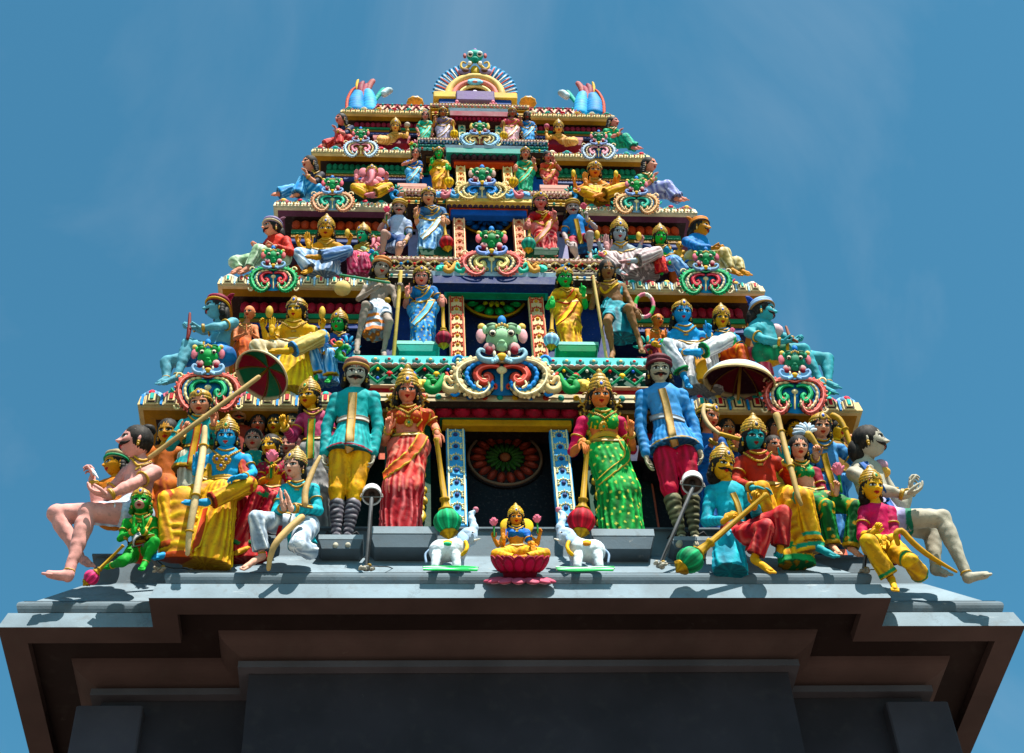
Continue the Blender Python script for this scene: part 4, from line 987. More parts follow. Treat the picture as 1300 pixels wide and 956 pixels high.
for nd in NI:
    k = nd['k']; w, y, z = T[k]; yf = y-.18+nd['yo']; P = WP[k]
    X = lambda px: xpix(px, nd['jr'], yf)
    xm = 0.0
    zt = zpix(nd['lint'][1], yf); zb = zpix(nd['bot'], yf)-.01
    xo = (X(nd['jo'][1])-X(nd['jo'][0]))/2; xi = (X(nd['ji'][1])-X(nd['ji'][0]))/2
    if nd['hood']:
        h = nd['hood']; yh = y-.225; hx_ = (xpix(h[1], h[2], yh)-xpix(h[0], h[2], yh))/2; za, zc = zpix(h[2], yh), zpix(h[3], yh)
        q = MB(); q.sweep([(-hx_, yh+.16, -1, 0), (-hx_, yh, -1, -1), (hx_, yh, 1, -1), (hx_, yh+.16, 1, 0)], [(-.10, zc-.004), (0, zc), (0, zc+.012), (.0, lerp(zc, za, .72), hx('8fa4b4')), (.015, za, WHITE*.8), (-.12, za+.004)], col(h[4])); tpart(q, 'niche_hood')
    za, zc = zpix(nd['pet'][0], yf-.1), zpix(nd['pet'][1], yf-.1); wd = xo*1.18
    q = MB(); q.box((-wd, yf-.08, zc), (wd, yf+.02, za+.03), col(nd['pet'][2])*.5); tpart(q, 'niche_lintel')
    q = MB(); petals(q, -wd, wd, yf-.09, (za+zc)/2, (za-zc)*1.0, col(nd['pet'][2]), (za-zc)*.52, edge=np.clip(col(nd['pet'][2])*1.6, 0, 1)); tpart(q, 'petal_row')
    zl0, zl1 = zpix(nd['lint'][0], yf-.05), zpix(nd['lint'][1], yf-.05)
    q = MB(); q.box((-xo*1.06, yf-.06, zl1), (xo*1.06, yf+.02, lerp(zl0, zl1, .25)), col(nd['lint'][2]), .008); q.box((-xo*1.1, yf-.075, lerp(zl0, zl1, .25)+.003), (xo*1.1, yf+.02, zc-.003), col(nd['lint'][3])); tpart(q, 'niche_beam')
    # recess: side cheeks, floor, back wall
    dp = .32 if k == 1 else .24; zr = zpix(BAY[k]['rows'][4], y-.18)
    q = MB()
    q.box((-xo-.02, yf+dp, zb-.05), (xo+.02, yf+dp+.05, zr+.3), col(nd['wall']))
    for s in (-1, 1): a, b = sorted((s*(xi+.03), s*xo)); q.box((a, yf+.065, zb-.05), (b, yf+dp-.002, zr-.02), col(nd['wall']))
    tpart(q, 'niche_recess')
    hw = BAY[k]['hw']
    for s in (-1, 1):
        a, b = sorted((s*(xo+.02), s*(hw-.03))); q = MB(); q.box((a, yf+(.42 if k == 1 else .2), zb-.06), (b, y+OV[k]+1.0, zr-.012), hx(BW[k])); tpart(q, 'bay_wall')
    fw = yf+dp-.005
    q = MB(); fo = V3(0, fw, zpix(nd['fc'][1], fw)); flower(q, fo, nd['fr']*pxsize(fo), *nd['fl'], n=18 if k == 1 else 14, back='150a0a' if k == 1 else None); tpart(q, 'petal_rosette')
    for s in (-1, 1):
        a, b = sorted((s*xi, s*xo)); wj = b-a; q = MB()
        q.box((a, yf-.02, zb), (b, yf+.06, zl1-.002), col(nd['jc']), .008)
        q.box((a+wj*.06, yf-.03, zb+.01), (a+wj*.14, yf, zl1-.01), col(nd['jd'])); q.box((b-wj*.14, yf-.03, zb+.01), (b-wj*.06, yf, zl1-.01), col(nd['jd']))
        n = int((zl1-zb)/(wj*.82)); m = q
        for i in range(n):
            zc_ = zb+(i+.45)*(zl1-zb)/n; xc = (a+b)/2
            m.ell((xc, yf-.022, zc_), (wj*.13, .014, wj*.13), col(nd['je']), None, 8, 5)
            for t_ in range(9):
                an = PI*(-.12+t_/8*1.24); m.ell((xc+math.cos(an)*wj*.27, yf-.022, zc_+math.sin(an)*wj*.27), (wj*.065, .012, wj*.065), col(nd['jd']), None, 6, 4)
                if t_ % 2 == 0: m.ell((xc+math.cos(an)*wj*.36, yf-.022, zc_+math.sin(an)*wj*.36), (wj*.045, .01, wj*.045), col(nd['jd'])*.9, None, 6, 4)
        tpart(q, 'pilaster')
# gold scrollwork panels either side of the doorway
for s in (-1, 1):
    yf = T[1][1]-.18+.26; xa = .62; zt, zb = zpix(545, yf), zpix(672, yf)
    q = MB(); a, b = sorted((s*.60, s*.95)); q.box((a, yf, zb), (b, yf+.08, zt+.1), hx('0c3a2a')); pn = tpart(q, 'door_panel')
    m = MB(); xc = s*.75; n = 5; hgt = (zt-zb)/n
    for i in range(n):
        z0 = zb+(i+.5)*hgt; sg = 1 if i % 2 else -1
        for (ox, oz, rr) in ((0, 0, .4), (-.22, .3, .2), (.2, -.32, .2), (.22, .2, .16)):
            t = np.linspace(0, 5.2, 16); rad = rr*hgt*(1-t/6.2)
            m.tube(np.stack([xc+sg*(ox*.3+rad*np.cos(t)), yf-.03+0*t, z0+oz*hgt+rad*np.sin(t)], -1), np.linspace(.028, .012, 16), hx('b5922e'), 6)
    t = np.linspace(0, 1, 40); m.tube(np.stack([xc+.09*np.sin(t*PI*n), yf-.025+0*t, zb+t*(zt-zb)], -1), .026, hx('c2a23a'), 6)
    m.build('scroll_carving', 'gold_paint', pn)
# --- barrel roof with trellis, end fans, finials
w5, y5, z5 = T[5]
yr = y5+.02; zt0 = z5+.0
br = MB(); hw6 = 1.16; prof_ = []
for i in range(13):
    a = PI*i/12; prof_.append((yr+.55-.55*math.cos(a), zt0+.36*math.sin(a)**.6))
for i in range(12):
    q = np.array([[-hw6, *prof_[i]], [hw6, *prof_[i]], [hw6, *prof_[i+1]], [-hw6, *prof_[i+1]]]); br.add(q, np.array([[0, 1, 2, 3]]), hx('d7a890'), False)
for s in (-1, 1):
    q = np.array([[s*hw6, *p] for p in prof_] + [[s*hw6, yr+.55, zt0]]); n = len(prof_); br.add(q, np.array([[i, i+1, n] for i in range(n-1)]), hx('8a5a4a'), False)
tpart(br, 'barrel_roof')
lt = MB()
n = 22; p = 2*hw6/n
def rp(u, v):
    i = min(int(v*5), 4); f = v*5-i; a = prof_[i]; b = prof_[i+1]; return V3(u, a[0]*(1-f)+b[0]*f-.012, a[1]*(1-f)+b[1]*f)
for i in range(n):
    for rrow in range(4):
        v0, v1 = rrow/5, (rrow+1)/5; a = -hw6+i*p
        if rrow % 2 == 0: segs = [((a, v0), (a+p/2, v1)), ((a+p, v0), (a+p/2, v1))]
        else: segs = [((a+p/2, v0), (a, v1)), ((a+p/2, v0), (a+p, v1))]
        for (A, B_) in segs: lt.tube([rp(*A), rp(*B_)], .011, hx('6a1c26'), 4, cap=False)
    for v, cc in ((.2, '2a9f94'), (.4, 'c23a3a')): lt.ell(rp(-hw6+(i+.5*(v > .3))*p, v), .014, col(cc), None, 6, 4)
tpart(lt, 'roof_trellis')
for px in (527, 670):
    p = at(px, 131, y5+.62); u = pxsize(p)
    f = thing('roof_finial', 'small gold dome finial on the barrel roof %s of the crowning arch' % ('left' if px < 600 else 'right'), 'finial', p)
    q = MB(); q.lathe([(10*u, -3*u), (11*u, 0), (8.5*u, 1*u, GOLDD), (9*u, 3*u), (7*u, 6*u), (3.5*u, 9*u), (2*u, 10*u, GOLDD), (2.4*u, 12*u), (.2*u, 15*u)], V3(0, 0, 0), np.eye(3), hx('c8922a'), 20, lambda th, i: (1+.04*np.cos(th*10), np.where(np.cos(th*10) < -.4, .6, 1))); q.build('dome', 'gold_paint', f)
# ------------------------------------------------------------------ row 1: the big statues on the grey ledge
Y1 = 8.58
UPH = lambda s=1: ('open', (0.08*s, -1, .2), (0, 0, 1), s)
def namaste(): return (('open', (-.12, -1, .15), (1, 0, .15), 1), ('open', (-.02, -1, .15), (-1, 0, .15), -1))
def bust(name, label, px, py, hh, yaw, skin, cloth, y=9.0, hair='long', crown=None, face=None, pitch=16, det=.8, group='onlookers crowded behind the big statues', sex='m', neckl=False, tilt=10, kind='blouse', roll=0):
    W = hh*.72
    return figure(name, label, (px, py+hh*2.4), y, hh, (px, py, yaw, pitch, roll, .2), dict(sa=(px-W, py+hh*.82), sb=(px+W, py+hh*.82), ha=(px-W*.45, py+hh*2.1), hb=(px+W*.45, py+hh*2.1)), skin,
                  top=dict(kind='tunic', st=cloth, sleeve=0), hair=hair, crown=crown, face=face, tilt=tilt, det=det, neck=neckl, belt=False, bracelets=False, sex=sex, group=group)
# warriors and goddesses beside the doorway
figure('warrior_statue', 'standing moustached warrior statue in a turquoise coat and yellow breeches with a salmon turban', (435, 692), 8.52, 38, (452, 474, -2, 19, 2, .3),
 dict(nk=(450, 497), sa=(427, 507), sb=(474, 505), ea=(415, 542, 0), eb=(480, 541, 0), wa=(411, 577, .15), wb=(474, 577, .15), ha=(434, 562), hb=(460, 562), ka=(428, 622, .15), kb=(451, 622, .15), fa=(427, 684), fb=(441, 684), ta=(426, 693, .5), tb=(442, 693, .5)),
 'a39f90', top=dict(kind='tunic', st={'c': '108a8e', 'c2': '22aaa8'}, sleeve=.97, hem=(443, 578), hr=.64, hfy=.85, hr0=.42, hembands=[(.9, .97, '8a2a3a')], hn=22), low=dict(pelvis=False, waist=False, kind='legs', st={'c': 'd49206', 'c2': 'e8b01c'}, fold=('ang', 6, .015), fold2=('ang', 6, .015), end=.7, thigh=.36, foldS=('ang', 5, .01)),
 socks=({'c': '3a3440', 'c2': 'b9b2b8'}, .3, .26, 8), foot=(False, False), hair='long', crown=('96685a', 'a08048', '9c6a5c'), face=dict(moustache=1.25, tilak='line', lip='5a2a22'), hands=(('relaxed', (.02, 1, 0), (1, 0, .5), -1), ('relaxed', (-.12, 1, 0), (-1, 0, .5), 1)), neck=False, belt=False, bracelets=False,
 props=[('ribbon', [(448, 499), (447, 520), (445, 545), (443, 574)], .30, 'c9a878', 'a87a3a', 'coat_panel'), ('ribbon', [(429, 534), (438, 531), (448, 530), (460, 531), (467, 534)], .2, 'a9a39a', '7a746a', 'sash_belt')], det=1.3)
figure('goddess_statue', 'standing goddess in a red and pink saree raising one finger beside a green headed mace', (510, 682), 8.52, 36, (517, 497, 0, 18, 0, .3),
 dict(nk=(518, 520), sa=(499, 529), sb=(543, 527), ea=(488, 562, -.2), eb=(552, 541, -.1), wa=(493, 545, .8), wb=(555, 550, 1.0), ha=(505, 568), hb=(533, 567), ka=(500, 622, .25), kb=(526, 620, .25), fa=(496, 672), fb=(526, 672), ta=(487, 680, .5), tb=(541, 680, .4)),
 'c98069', sex='f', top=dict(kind='blouse', st={'c': 'a8442a', 'dots': (.16, 'c9a040')}, sleeve=.3), low=dict(kind='skirt', st={'c': '960f1c', 'c2': 'e88a8a'}, pst={'c': 'b83a3c', 'c2': 'e09a88'}, hem=(508, 679), mid=(511, 622), hr=.56, mr=.57, fold=('ang', 18, .09, .06)),
 hair='long', crown='tall', face=dict(tilak='line', blush='c0503c'), hands=(('point', (.05, -1, .1), (0, 0, 1), 1), ('relaxed', (.05, 1, .35), (0, 0, -1), 1)), props=[('curls',), ('mace', (554, 556, 1.1), (568, 662, 1.0), .48, '0f8a55'), ('ribbon', [(538, 550), (530, 566), (516, 582), (500, 594), (485, 607)], .42, 'd86a52', 'c09a4a', 'saree_drape'), ('ribbon', [(541, 524), (537, 536), (532, 546)], .4, 'c0442c', 'c09a4a', 'saree_end'), ('pendant', [(519, 537)], .17)], det=1.3)
figure('goddess_statue', 'standing goddess statue in a bright green saree with pink sleeves and a red headed mace', (790, 686), 8.52, 36, (762, 503, 0, 18, 0, .3),
 dict(nk=(764, 526), sa=(740, 536), sb=(787, 537), ea=(727, 575, -.1), eb=(803, 572, -.2), wa=(741, 560, 1.0), wb=(801, 549, .8), ha=(755, 577), hb=(786, 574), ka=(778, 625, .25), kb=(800, 625, .25), fa=(780, 678), fb=(804, 678), ta=(776, 686, .5), tb=(820, 686, .4)),
 'cb7f55', sex='f', top=dict(kind='blouse', st={'c': '0f8a34', 'dots': (.2, 'd8b83a')}, sst={'c': 'b83a58'}, sleeve=.48), low=dict(kind='skirt', st={'c': '046a24', 'c2': '3fc462', 'dots': (.3, 'd8cf6a')}, pst={'c': '0a8a34', 'c2': '2fb455', 'dots': (.3, 'd8cf6a')}, hem=(790, 683), mid=(785, 622), hr=.56, mr=.55, fold=('ang', 18, .09, -.05)),
 hair='long', crown='tall', face=dict(tilak='line', blush='c0603c'), hands=(('relaxed', (.1, .9, .5), (0, .3, -1), -1), ('point', (0, -1, .1), (0, 0, 1), -1)), props=[('curls',), ('mace', (746, 560, 1.1), (738, 661, 1.0), .48, '9c3038'), ('ribbon', [(786, 556), (795, 572), (794, 584), (778, 597), (760, 613)], .28, '0f8a34', 'c2a050', 'saree_drape'), ('pendant', [(765, 541)], .19), ('ribbon', [(749, 560), (760, 552), (775, 551), (786, 556)], .2, 'c09a4a', 'c09a4a', 'waist_band')], det=1.3)
figure('warrior_statue', 'standing moustached warrior statue in a blue coat and red breeches with a dark red turban', (872, 692), 8.52, 38, (837, 470, 3, 19, 0, .3),
 dict(nk=(839, 492), sa=(815, 503), sb=(865, 502), ea=(813, 543, 0), eb=(880, 538, 0), wa=(820, 578, .15), wb=(888, 571, .15), ha=(842, 563), hb=(868, 562), ka=(850, 620, .15), kb=(876, 620, .15), fa=(866, 684), fb=(882, 684), ta=(862, 692, .5), tb=(884, 693, .5)),
 'a8a08a', top=dict(kind='tunic', st={'c': '3b78b0', 'c2': '6ba4d4'}, sleeve=.97, hem=(856, 570), hr=.63, hfy=.85, hr0=.42, hembands=[(.88, .95, 'b09040')], hn=24), low=dict(pelvis=False, waist=False, kind='legs', st={'c': 'a3142c', 'c2': 'd0405a'}, fold=('ang', 7, .03), fold2=('ang', 7, .03), end=.64, thigh=.36, foldS=('ang', 5, .02)),
 socks=({'c': '3f3f2c', 'c2': '9a9878'}, .24, .29, 7), foot=(False, False), hair='long', crown=('57222a', '6a343c', '5a242c'), face=dict(moustache=1.15, lip='6a2a22'), hands=(('relaxed', (.08, 1, 0), (1, 0, .5), -1), ('relaxed', (.08, 1, 0), (-1, 0, .5), 1)), neck=False, belt=False, bracelets=False,
 props=[('ribbon', [(840, 494), (846, 515), (852, 545), (857, 566)], .28, 'b89a68', '8a6a3a', 'coat_panel'), ('ribbon', [(822, 533), (834, 529), (845, 528), (858, 530), (868, 534)], .2, '9aa4ae', '70787e', 'sash_belt')], det=1.3)
# left group
figure('giant_statue', 'huge bare chested pink giant with black bun and moustache seated at the left corner', (150, 690), 8.5, 46, (172, 562, 68, 4, 8, .35),
 dict(nk=(180, 588, .1), sa=(163, 600, -.2), sb=(196, 600, .4), ea=(124, 640, -.3), wa=(117, 610, -.1), eb=(166, 616, .8), wb=(137, 629, .9), ha=(160, 652, -.1), hb=(178, 654, .2), ka=(72, 652, -.2), fa=(100, 706, -.1), ta=(112, 716, .1), kb=(112, 650, .6), fb=(86, 732, .6), tb=(62, 729, .7)),
 'cc968e', low=dict(kind='legs', st={'c': '9fb2c4', 'c2': 'd8dfe6', 'bands': [(.9, 1, 'a8862c')]}, fold=None, fold2=('len', 3, .02, 2), end=.3, name='shorts'), hair='bun', face=dict(moustache=1.35, tilak='line', blush='b05a4a', leg=1.15, arm=1.1), hands=(('hold', (-.1, -1, 0), (-1, 0, .3), 1), ('cup', (-1, -.25, 0), (0, -1, .2), -1, 1.1)), tilt=8, belt=False, det=1.3, neck=True,
 props=[('tube', [(114, 592, -.1), (119, 600, .1), (125, 607, .2)], [.02, .06, .01], 'c8c8cc', 'knife')])
bust('attendant_statue', 'yellow faced attendant in a green banded turban peering out behind the pink giant', 147, 590, 34, 60, 'c98a2a', {'c': 'b8621c', 'c2': 'c87a2a'}, y=8.75, crown=('9a8a6a', '138a5a'), face=dict(), pitch=8, det=1)
figure('orange_robed_statue', 'figure in an orange robe standing half hidden between the pink giant and the parasol bearer', (208, 655), 8.95, 34, (213, 549, 10, 14, 0, .1),
 dict(sa=(190, 574), sb=(226, 574), ea=(188, 610), wa=(192, 640), ha=(198, 618), hb=(218, 618)), 'b98440', top=dict(kind='tunic', st={'c': 'a8481a', 'c2': 'c8702a'}, sleeve=.9), low=dict(kind='skirt', st={'c': '9c3a14', 'c2': 'd08038'}, hem=(206, 690), fold=('ang', 12, .06)), hair='long', neck=False, belt=False, bracelets=False, det=.8)
figure('monkey_deity_statue', 'small green monkey headed deity kneeling with palms pressed together beside a small pink mace', (175, 724), 8.36, 30, (179, 637, 0, 14, 0, .4),
 dict(nk=(180, 654), sa=(161, 664), sb=(195, 662), ea=(153, 684, .3), eb=(198, 685, .3), wa=(170, 674, 1.0), wb=(181, 674, 1.0), ha=(170, 702), hb=(187, 702), ka=(157, 712, 1.0), fa=(142, 718, .2), ta=(136, 720, .1), kb=(196, 688, 1.1), fb=(184, 715, 1.0), tb=(180, 722, 1.5)),
 {'c': '1c8a2c'}, low=dict(kind='legs', st={'c': '2c7a2c'}, fold=None, fold2=None, end=.3, pst={'c': 'a83a2a'}, name='loincloth'), crown='band', face=dict(snout=.14, mask='b08078', lip='7a2a2a'), hands=namaste(), hair='long', hairc='2c6a2a', props=[('mace', (157, 692, 1.6), (116, 733, 1.2), .32, 'b8486a'), ('ribbon', [(166, 660), (176, 672), (186, 684)], .12, 'c09a4a', 'c09a4a', 'chest_band'), ('ribbon', [(192, 658), (186, 670), (176, 684)], .12, 'c09a4a', 'c09a4a', 'chest_band')], det=1.1)
figure('parasol_bearer_statue', 'young attendant in a turquoise tunic and gold crown holding the long tilted parasol pole', (245, 690), 8.72, 34, (254, 513, 4, 18, -3, .3),
 dict(nk=(254, 531), sa=(233, 540), sb=(272, 540), ea=(216, 566, .1), wa=(232, 549, 1.0), eb=(278, 560, 0), wb=(271, 537, .9), ha=(238, 582), hb=(260, 582), ka=(236, 632, .1), kb=(258, 632, .1), fa=(236, 688), fb=(258, 688)),
 'c98a70', top=dict(kind='tunic', st={'c': '14868c', 'c2': '32aaa8'}, sleeve=.85, hem=(240, 600), hr=.6, hembands=[(.86, 1, 'a8843a')]), low=dict(kind='legs', st={'c': 'b5b09a', 'c2': 'e8e4d0'}, fold=('ang', 9, .05), fold2=('ang', 9, .05)), crown='helmet', hair='long', face=dict(beard=0, lip='a8342c', mc='2a1a12'), hands=(('fist', (.5, -.8, .2), (.3, 0, 1), -1), ('fist', (-.1, -1, .1), (-.3, 0, 1), 1)),
 props=[('tube', [(190, 581, 1.4), (328, 479, 1.4)], .1, 'a88e62', 'parasol_pole'), ('ribbon', [(252, 538), (249, 556), (245, 575), (241, 596)], .3, 'c2953a', 'a8342c', 'tunic_panel')], det=1.1)
figure('blue_deity_statue', 'blue skinned crowned deity seated in yellow robes with one palm raised and a tall bow', (262, 706), 8.42, 35, (288, 555, 2, 18, 0, .3),
 dict(nk=(288, 574), sa=(265, 584), sb=(313, 583), ea=(253, 612, .1), eb=(322, 600, .2), wa=(248, 599, .7), wb=(309, 605, 1.5), ha=(272, 624), hb=(296, 622), ka=(210, 634, .8), kb=(316, 615, 1.1), fa=(214, 704, .8), fb=(262, 638, 1.5), ta=(196, 708, 1.2), tb=(236, 638, 1.7)),
 '2590c4', low=dict(kind='dhoti', st={'c': 'c07a08', 'c2': 'f5cc30', 'bands': [(.9, 1, 'b04a2a')]}, stb={'c': 'b5802a', 'c2': 'd9b050', 'bands': [(.93, 1, '9a3a2a')]}, fold=('ang', 8, .05, .5), fold2=('len', 4, .05, 3.0), end=.95, thigh=.4, cuff=.26), crown='kirita', face=dict(tilak='u', gem='1f8a52', lip='b8504a'), hands=(('open', (.05, -1, .1), (0, 0, 1), 1, 1.15), ('relaxed', (-1, .25, .2), (0, 1, .1), 1)),
 ex=[((280, 628, .5), (262, 706, .6), .62, .95, {'c': 'c8860a', 'c2': 'f7d544'}, ('ang', 22, .07)), ((306, 580, .1), (312, 606, .3), .2, .2, {'c': 'a83a3a', 'c2': 'd89a5a'}, ('ang', 5, .03)), ((268, 580, .1), (257, 620, .2), .18, .2, {'c': 'b8862a', 'c2': 'd8b050'}, ('ang', 5, .03)), ((230, 636, .8), (226, 700, .8), .55, .6, {'c': 'c07a08', 'c2': 'f5cc30', 'bands': [(.9, 1, 'b04a2a')]}, ('len', 6, .05, 2.5))],
 props=[('tube', [(260, 543, .8), (258, 570, .9), (250, 622, 1.9), (241, 672, 2.0), (238, 703, 1.9)], [.1, .13, .14, .12, .08], 'bfa880', 'bow', (.25, .55, .8)), ('ribbon', [(262, 646), (255, 672), (246, 702)], .34, 'b8503a', 'e0b050', 'sash'), ('pendant', [(281, 592), (276, 583), (287, 584)], .2, '2458b8')], det=1.3)
figure('seated_woman_statue', 'yellow faced young woman in a pink and red saree seated holding a pink lotus', (320, 700), 8.55, 31, (344, 567, 24, 14, 4, .3),
 dict(nk=(347, 585), sa=(332, 594), sb=(360, 592), ea=(330, 613, .2), wa=(345, 604, 1.1), eb=(368, 612, .1), wb=(362, 630, .8), ha=(338, 632), hb=(356, 632), ka=(327, 626, 1.0), kb=(346, 632, .8), fa=(298, 692, .6), fb=(322, 694, .6), ta=(270, 701, 1.0), tb=(300, 702, 1.0)),
 'cf9a3a', sex='f', top=dict(kind='blouse', st={'c': '8a2a3a', 'dots': (.2, '2f8a4a')}, sleeve=.45), low=dict(kind='legs', st={'c': 'a82034', 'c2': 'e87a72', 'bands': [(.93, 1, '2f7a4a')]}, fold=('ang', 9, .05, .3), fold2=('len', 4, .04, 3), thigh=.42, cuff=.24, name='saree'), hair='long', crown='circlet', face=dict(tilak='dot', lip='b3382c'), hands=(('hold', (0, -1, .2), (.5, 0, 1), 1), None), props=[('lotus', (345, 587, 1.2), .55, 'd0788a')],
 ex=[((310, 645, .5), (312, 704, .6), .62, .85, {'c': 'b3202c', 'c2': 'ee8a80'}, ('ang', 18, .08))], det=1.1)
figure('kneeling_archer_statue', 'kneeling young archer in a turquoise tunic and white breeches with palms pressed together', (355, 722), 8.36, 33, (374, 593, 28, 14, 6, .3),
 dict(nk=(378, 614), sa=(362, 622), sb=(398, 621), ea=(349, 655, .3), wa=(360, 644, 1.2), eb=(404, 648, .2), wb=(369, 645, 1.2), ha=(364, 668), hb=(390, 668), ka=(325, 658, 1.1), fa=(333, 706, .7), ta=(310, 721, 1.2), kb=(377, 692, 1.5), fb=(398, 702, .2)),
 'd0a08c', top=dict(kind='tunic', st={'c': '1592a0', 'c2': '40bcc4'}, sleeve=.93, hem=(384, 694), hr=.52), low=dict(kind='dhoti', st={'c': '8f9fb0', 'c2': 'f0f2f0'}, fold=('ang', 8, .035, .4), fold2=('len', 3, .03, 3), thigh=.44, cuff=.28, end=.93), hair='back', crown='kirita', crownc='b89a5c', face=dict(tilak='line', lip='a83c34'), hands=(('open', (-.28, -1, .1), (1, -.2, .2), 1, 1.15), ('open', (-.3, -1, .1), (-1, .2, .2), -1, 1.15)),
 props=[('tube', [(406, 580, .6), (397, 598, .7), (388, 622, .9), (387, 640, 1.0)], [.07, .11, .13, .13], 'b89a6c', 'bow_upper_limb'), ('tube', [(383, 657, 1.3), (366, 672, 1.6), (350, 690, 1.8), (343, 708, 1.7), (341, 722, 1.6)], [.14, .14, .13, .11, .09], 'b89a6c', 'bow_lower_limb'), ('ribbon', [(356, 667), (352, 686), (356, 708)], .16, 'b3242c', 'b3242c', 'red_hem')], det=1.25)
figure('attendant_statue', 'attendant in a pink dress with gold and green panels raising a fist', (402, 690), 8.78, 33, (392, 504, 22, 16, 4, .3),
 dict(nk=(398, 523), sa=(384, 532), sb=(417, 530), ea=(371, 556, .1), wa=(360, 541, .7), eb=(422, 565), wb=(416, 592, .3), ha=(391, 572), hb=(412, 572), ka=(394, 630, .1), kb=(412, 630, .1), fa=(396, 684), fb=(412, 684)),
 'c9953e', top=dict(kind='tunic', st={'c': '9a3a58', 'c2': 'c86a88'}, sleeve=.85, hem=(398, 586), hr=.5, hembands=[(.86, 1, 'b08a3c')]), low=dict(kind='skirt', st={'c': '6f6f70', 'c2': 'b0ada8'}, hem=(404, 686), fold=('ang', 12, .05)), crown='kirita', hair='curly', face=dict(tilak='dot', gem='1f8a52', lip='a83a2c'), hands=(('fist', (-.2, -1, .2), (0, 0, 1), 1), None), props=[('ribbon', [(396, 532), (395, 548), (394, 566), (394, 582)], .3, 'b8923c', '2a8a4a', 'dress_panel')], det=1.1)
# right group
figure('attendant_statue', 'attendant in dark blue with a gold crown holding a curved staff to his ear', (905, 640), 8.8, 33, (899, 531, -34, 14, 6, .3),
 dict(nk=(897, 550), sa=(884, 562), sb=(914, 562), ea=(886, 592, .1), wa=(909, 556, .9), eb=(928, 592, .1), wb=(936, 566, .7), ha=(890, 610), hb=(912, 610)), 'c97f62', top=dict(kind='tunic', st={'c': '1d4a8a', 'c2': '3f78b8'}, sleeve=.8), low=dict(kind='skirt', st={'c': '1d4a8a', 'c2': '3f78b8'}, hem=(902, 680)), crown='helmet', hair='long', hands=(('fist', (.1, -1, .1), (.2, 0, 1), 1), ('fist', (.1, -1, .2), (0, 0, 1), -1)),
 props=[('tube', [(894, 514, .9), (893, 526, 1.0), (900, 540, 1.2), (912, 550, 1.4)], [.07, .1, .1, .07], 'b8a078', 'horn'), ('tube', [(914, 551, 1.2), (944, 559, 1.2)], .09, 'b08a3c', 'flute')], neck=False, belt=False, det=1)
figure('mace_bearer_statue', 'yellow faced moustached mace bearer in a turquoise tunic and red breeches on the ledge', (930, 726), 8.36, 36, (917, 591, -20, 15, 5, .35),
 dict(nk=(924, 615), sa=(903, 624), sb=(948, 628), ea=(897, 662, .1), wa=(920, 661, 1.0), eb=(962, 655, .2), wb=(958, 642, 1.1), ha=(922, 688), hb=(944, 682), ka=(972, 670, 1.6), fa=(957, 710, 1.3), ta=(978, 725, 1.8), kb=(994, 652, .9), fb=(990, 700, .6)),
 'c9911c', top=dict(kind='tunic', st={'c': '0f8aa0', 'c2': '2fb6c4'}, sleeve=.93), low=dict(kind='legs', st={'c': '9c1c28', 'c2': 'e07a70'}, fold=('ang', 7, .04, .3), fold2=('len', 3, .03, 2), thigh=.42, cuff=.27, end=.93), hair='long', crown='kirita', face=dict(moustache=1.3, gem='2458b8'), hands=(('fist', (.75, -.5, .4), (.2, .4, -1), 1, 1.15), ('fist', (.2, -.8, .3), (-.6, 0, 1), -1, 1.15)),
 ex=[((925, 690, .6), (927, 726, .8), .55, .62, {'c': '0f86a0', 'c2': '3fbcc8'}, ('ang', 9, .05))], props=[('mace', (974, 627, 1.5), (876, 711, 1.6), .47, '0f7a4a'), ('ribbon', [(930, 626), (936, 640), (941, 660)], .22, 'c0a060', 'a8862c', 'tunic_panel')], neck=False, belt=False, bracelets=False, det=1.3)
figure('teal_deity_statue', 'teal skinned crowned deity in a red tunic and yellow robes seated with a gold bow', (1000, 706), 8.45, 38, (957, 556, -2, 18, 3, .3),
 dict(nk=(960, 579), sa=(941, 588), sb=(990, 588), ea=(934, 612, .1), wa=(957, 620, 1.2), eb=(1003, 610, .1), wb=(999, 583, .9), ha=(958, 632), hb=(986, 632), ka=(967, 622, 1.1), fa=(990, 692, .7), ta=(988, 704, 1.2), kb=(1022, 632, 1.3), fb=(1030, 692, .9), tb=(1058, 705, 1.5)),
 '1f8288', top=dict(kind='tunic', st={'c': '8f2418', 'c2': 'b8483a'}, sleeve=.9, hem=(975, 640), hr=.5), low=dict(kind='dhoti', st={'c': 'c8860a', 'c2': 'f2c63a', 'bands': [(.82, .9, '1f8a6a'), (.9, 1, 'c88a1a')]}, fold=('ang', 8, .045, .4), fold2=('len', 4, .045, 3), thigh=.42, cuff=.3, end=.96), crown='kirita', hair='long', face=dict(gem='15203c', lip='7a2a2a', blush='2a9a9a'), hands=(('relaxed', (1, .2, .2), (0, 1, 0), -1), ('fist', (0, -1, .1), (-.3, 0, 1), -1, 1.1)),
 ex=[((1000, 640, .6), (1010, 706, .7), .5, .62, {'c': 'c8860a', 'c2': 'f2d060', 'stripe': (5, '1f8a4a')}, ('ang', 10, .05)), ((1010, 634, .9), (1026, 690, .9), .5, .52, {'c': 'c07c08', 'c2': 'f5cc44', 'bands': [(.85, .93, '1f8a6a')]}, ('len', 6, .05, 2.5))],
 props=[('tube', [(986, 528, .9), (991, 545, 1.0), (998, 573, 1.4), (1006, 602, 1.8), (1013, 630, 2.0), (1017, 640, 2.0)], [.14, .1, .1, .1, .09, .07], 'a58a5a', 'bow', (.3, .6))], neck=True, det=1.3)
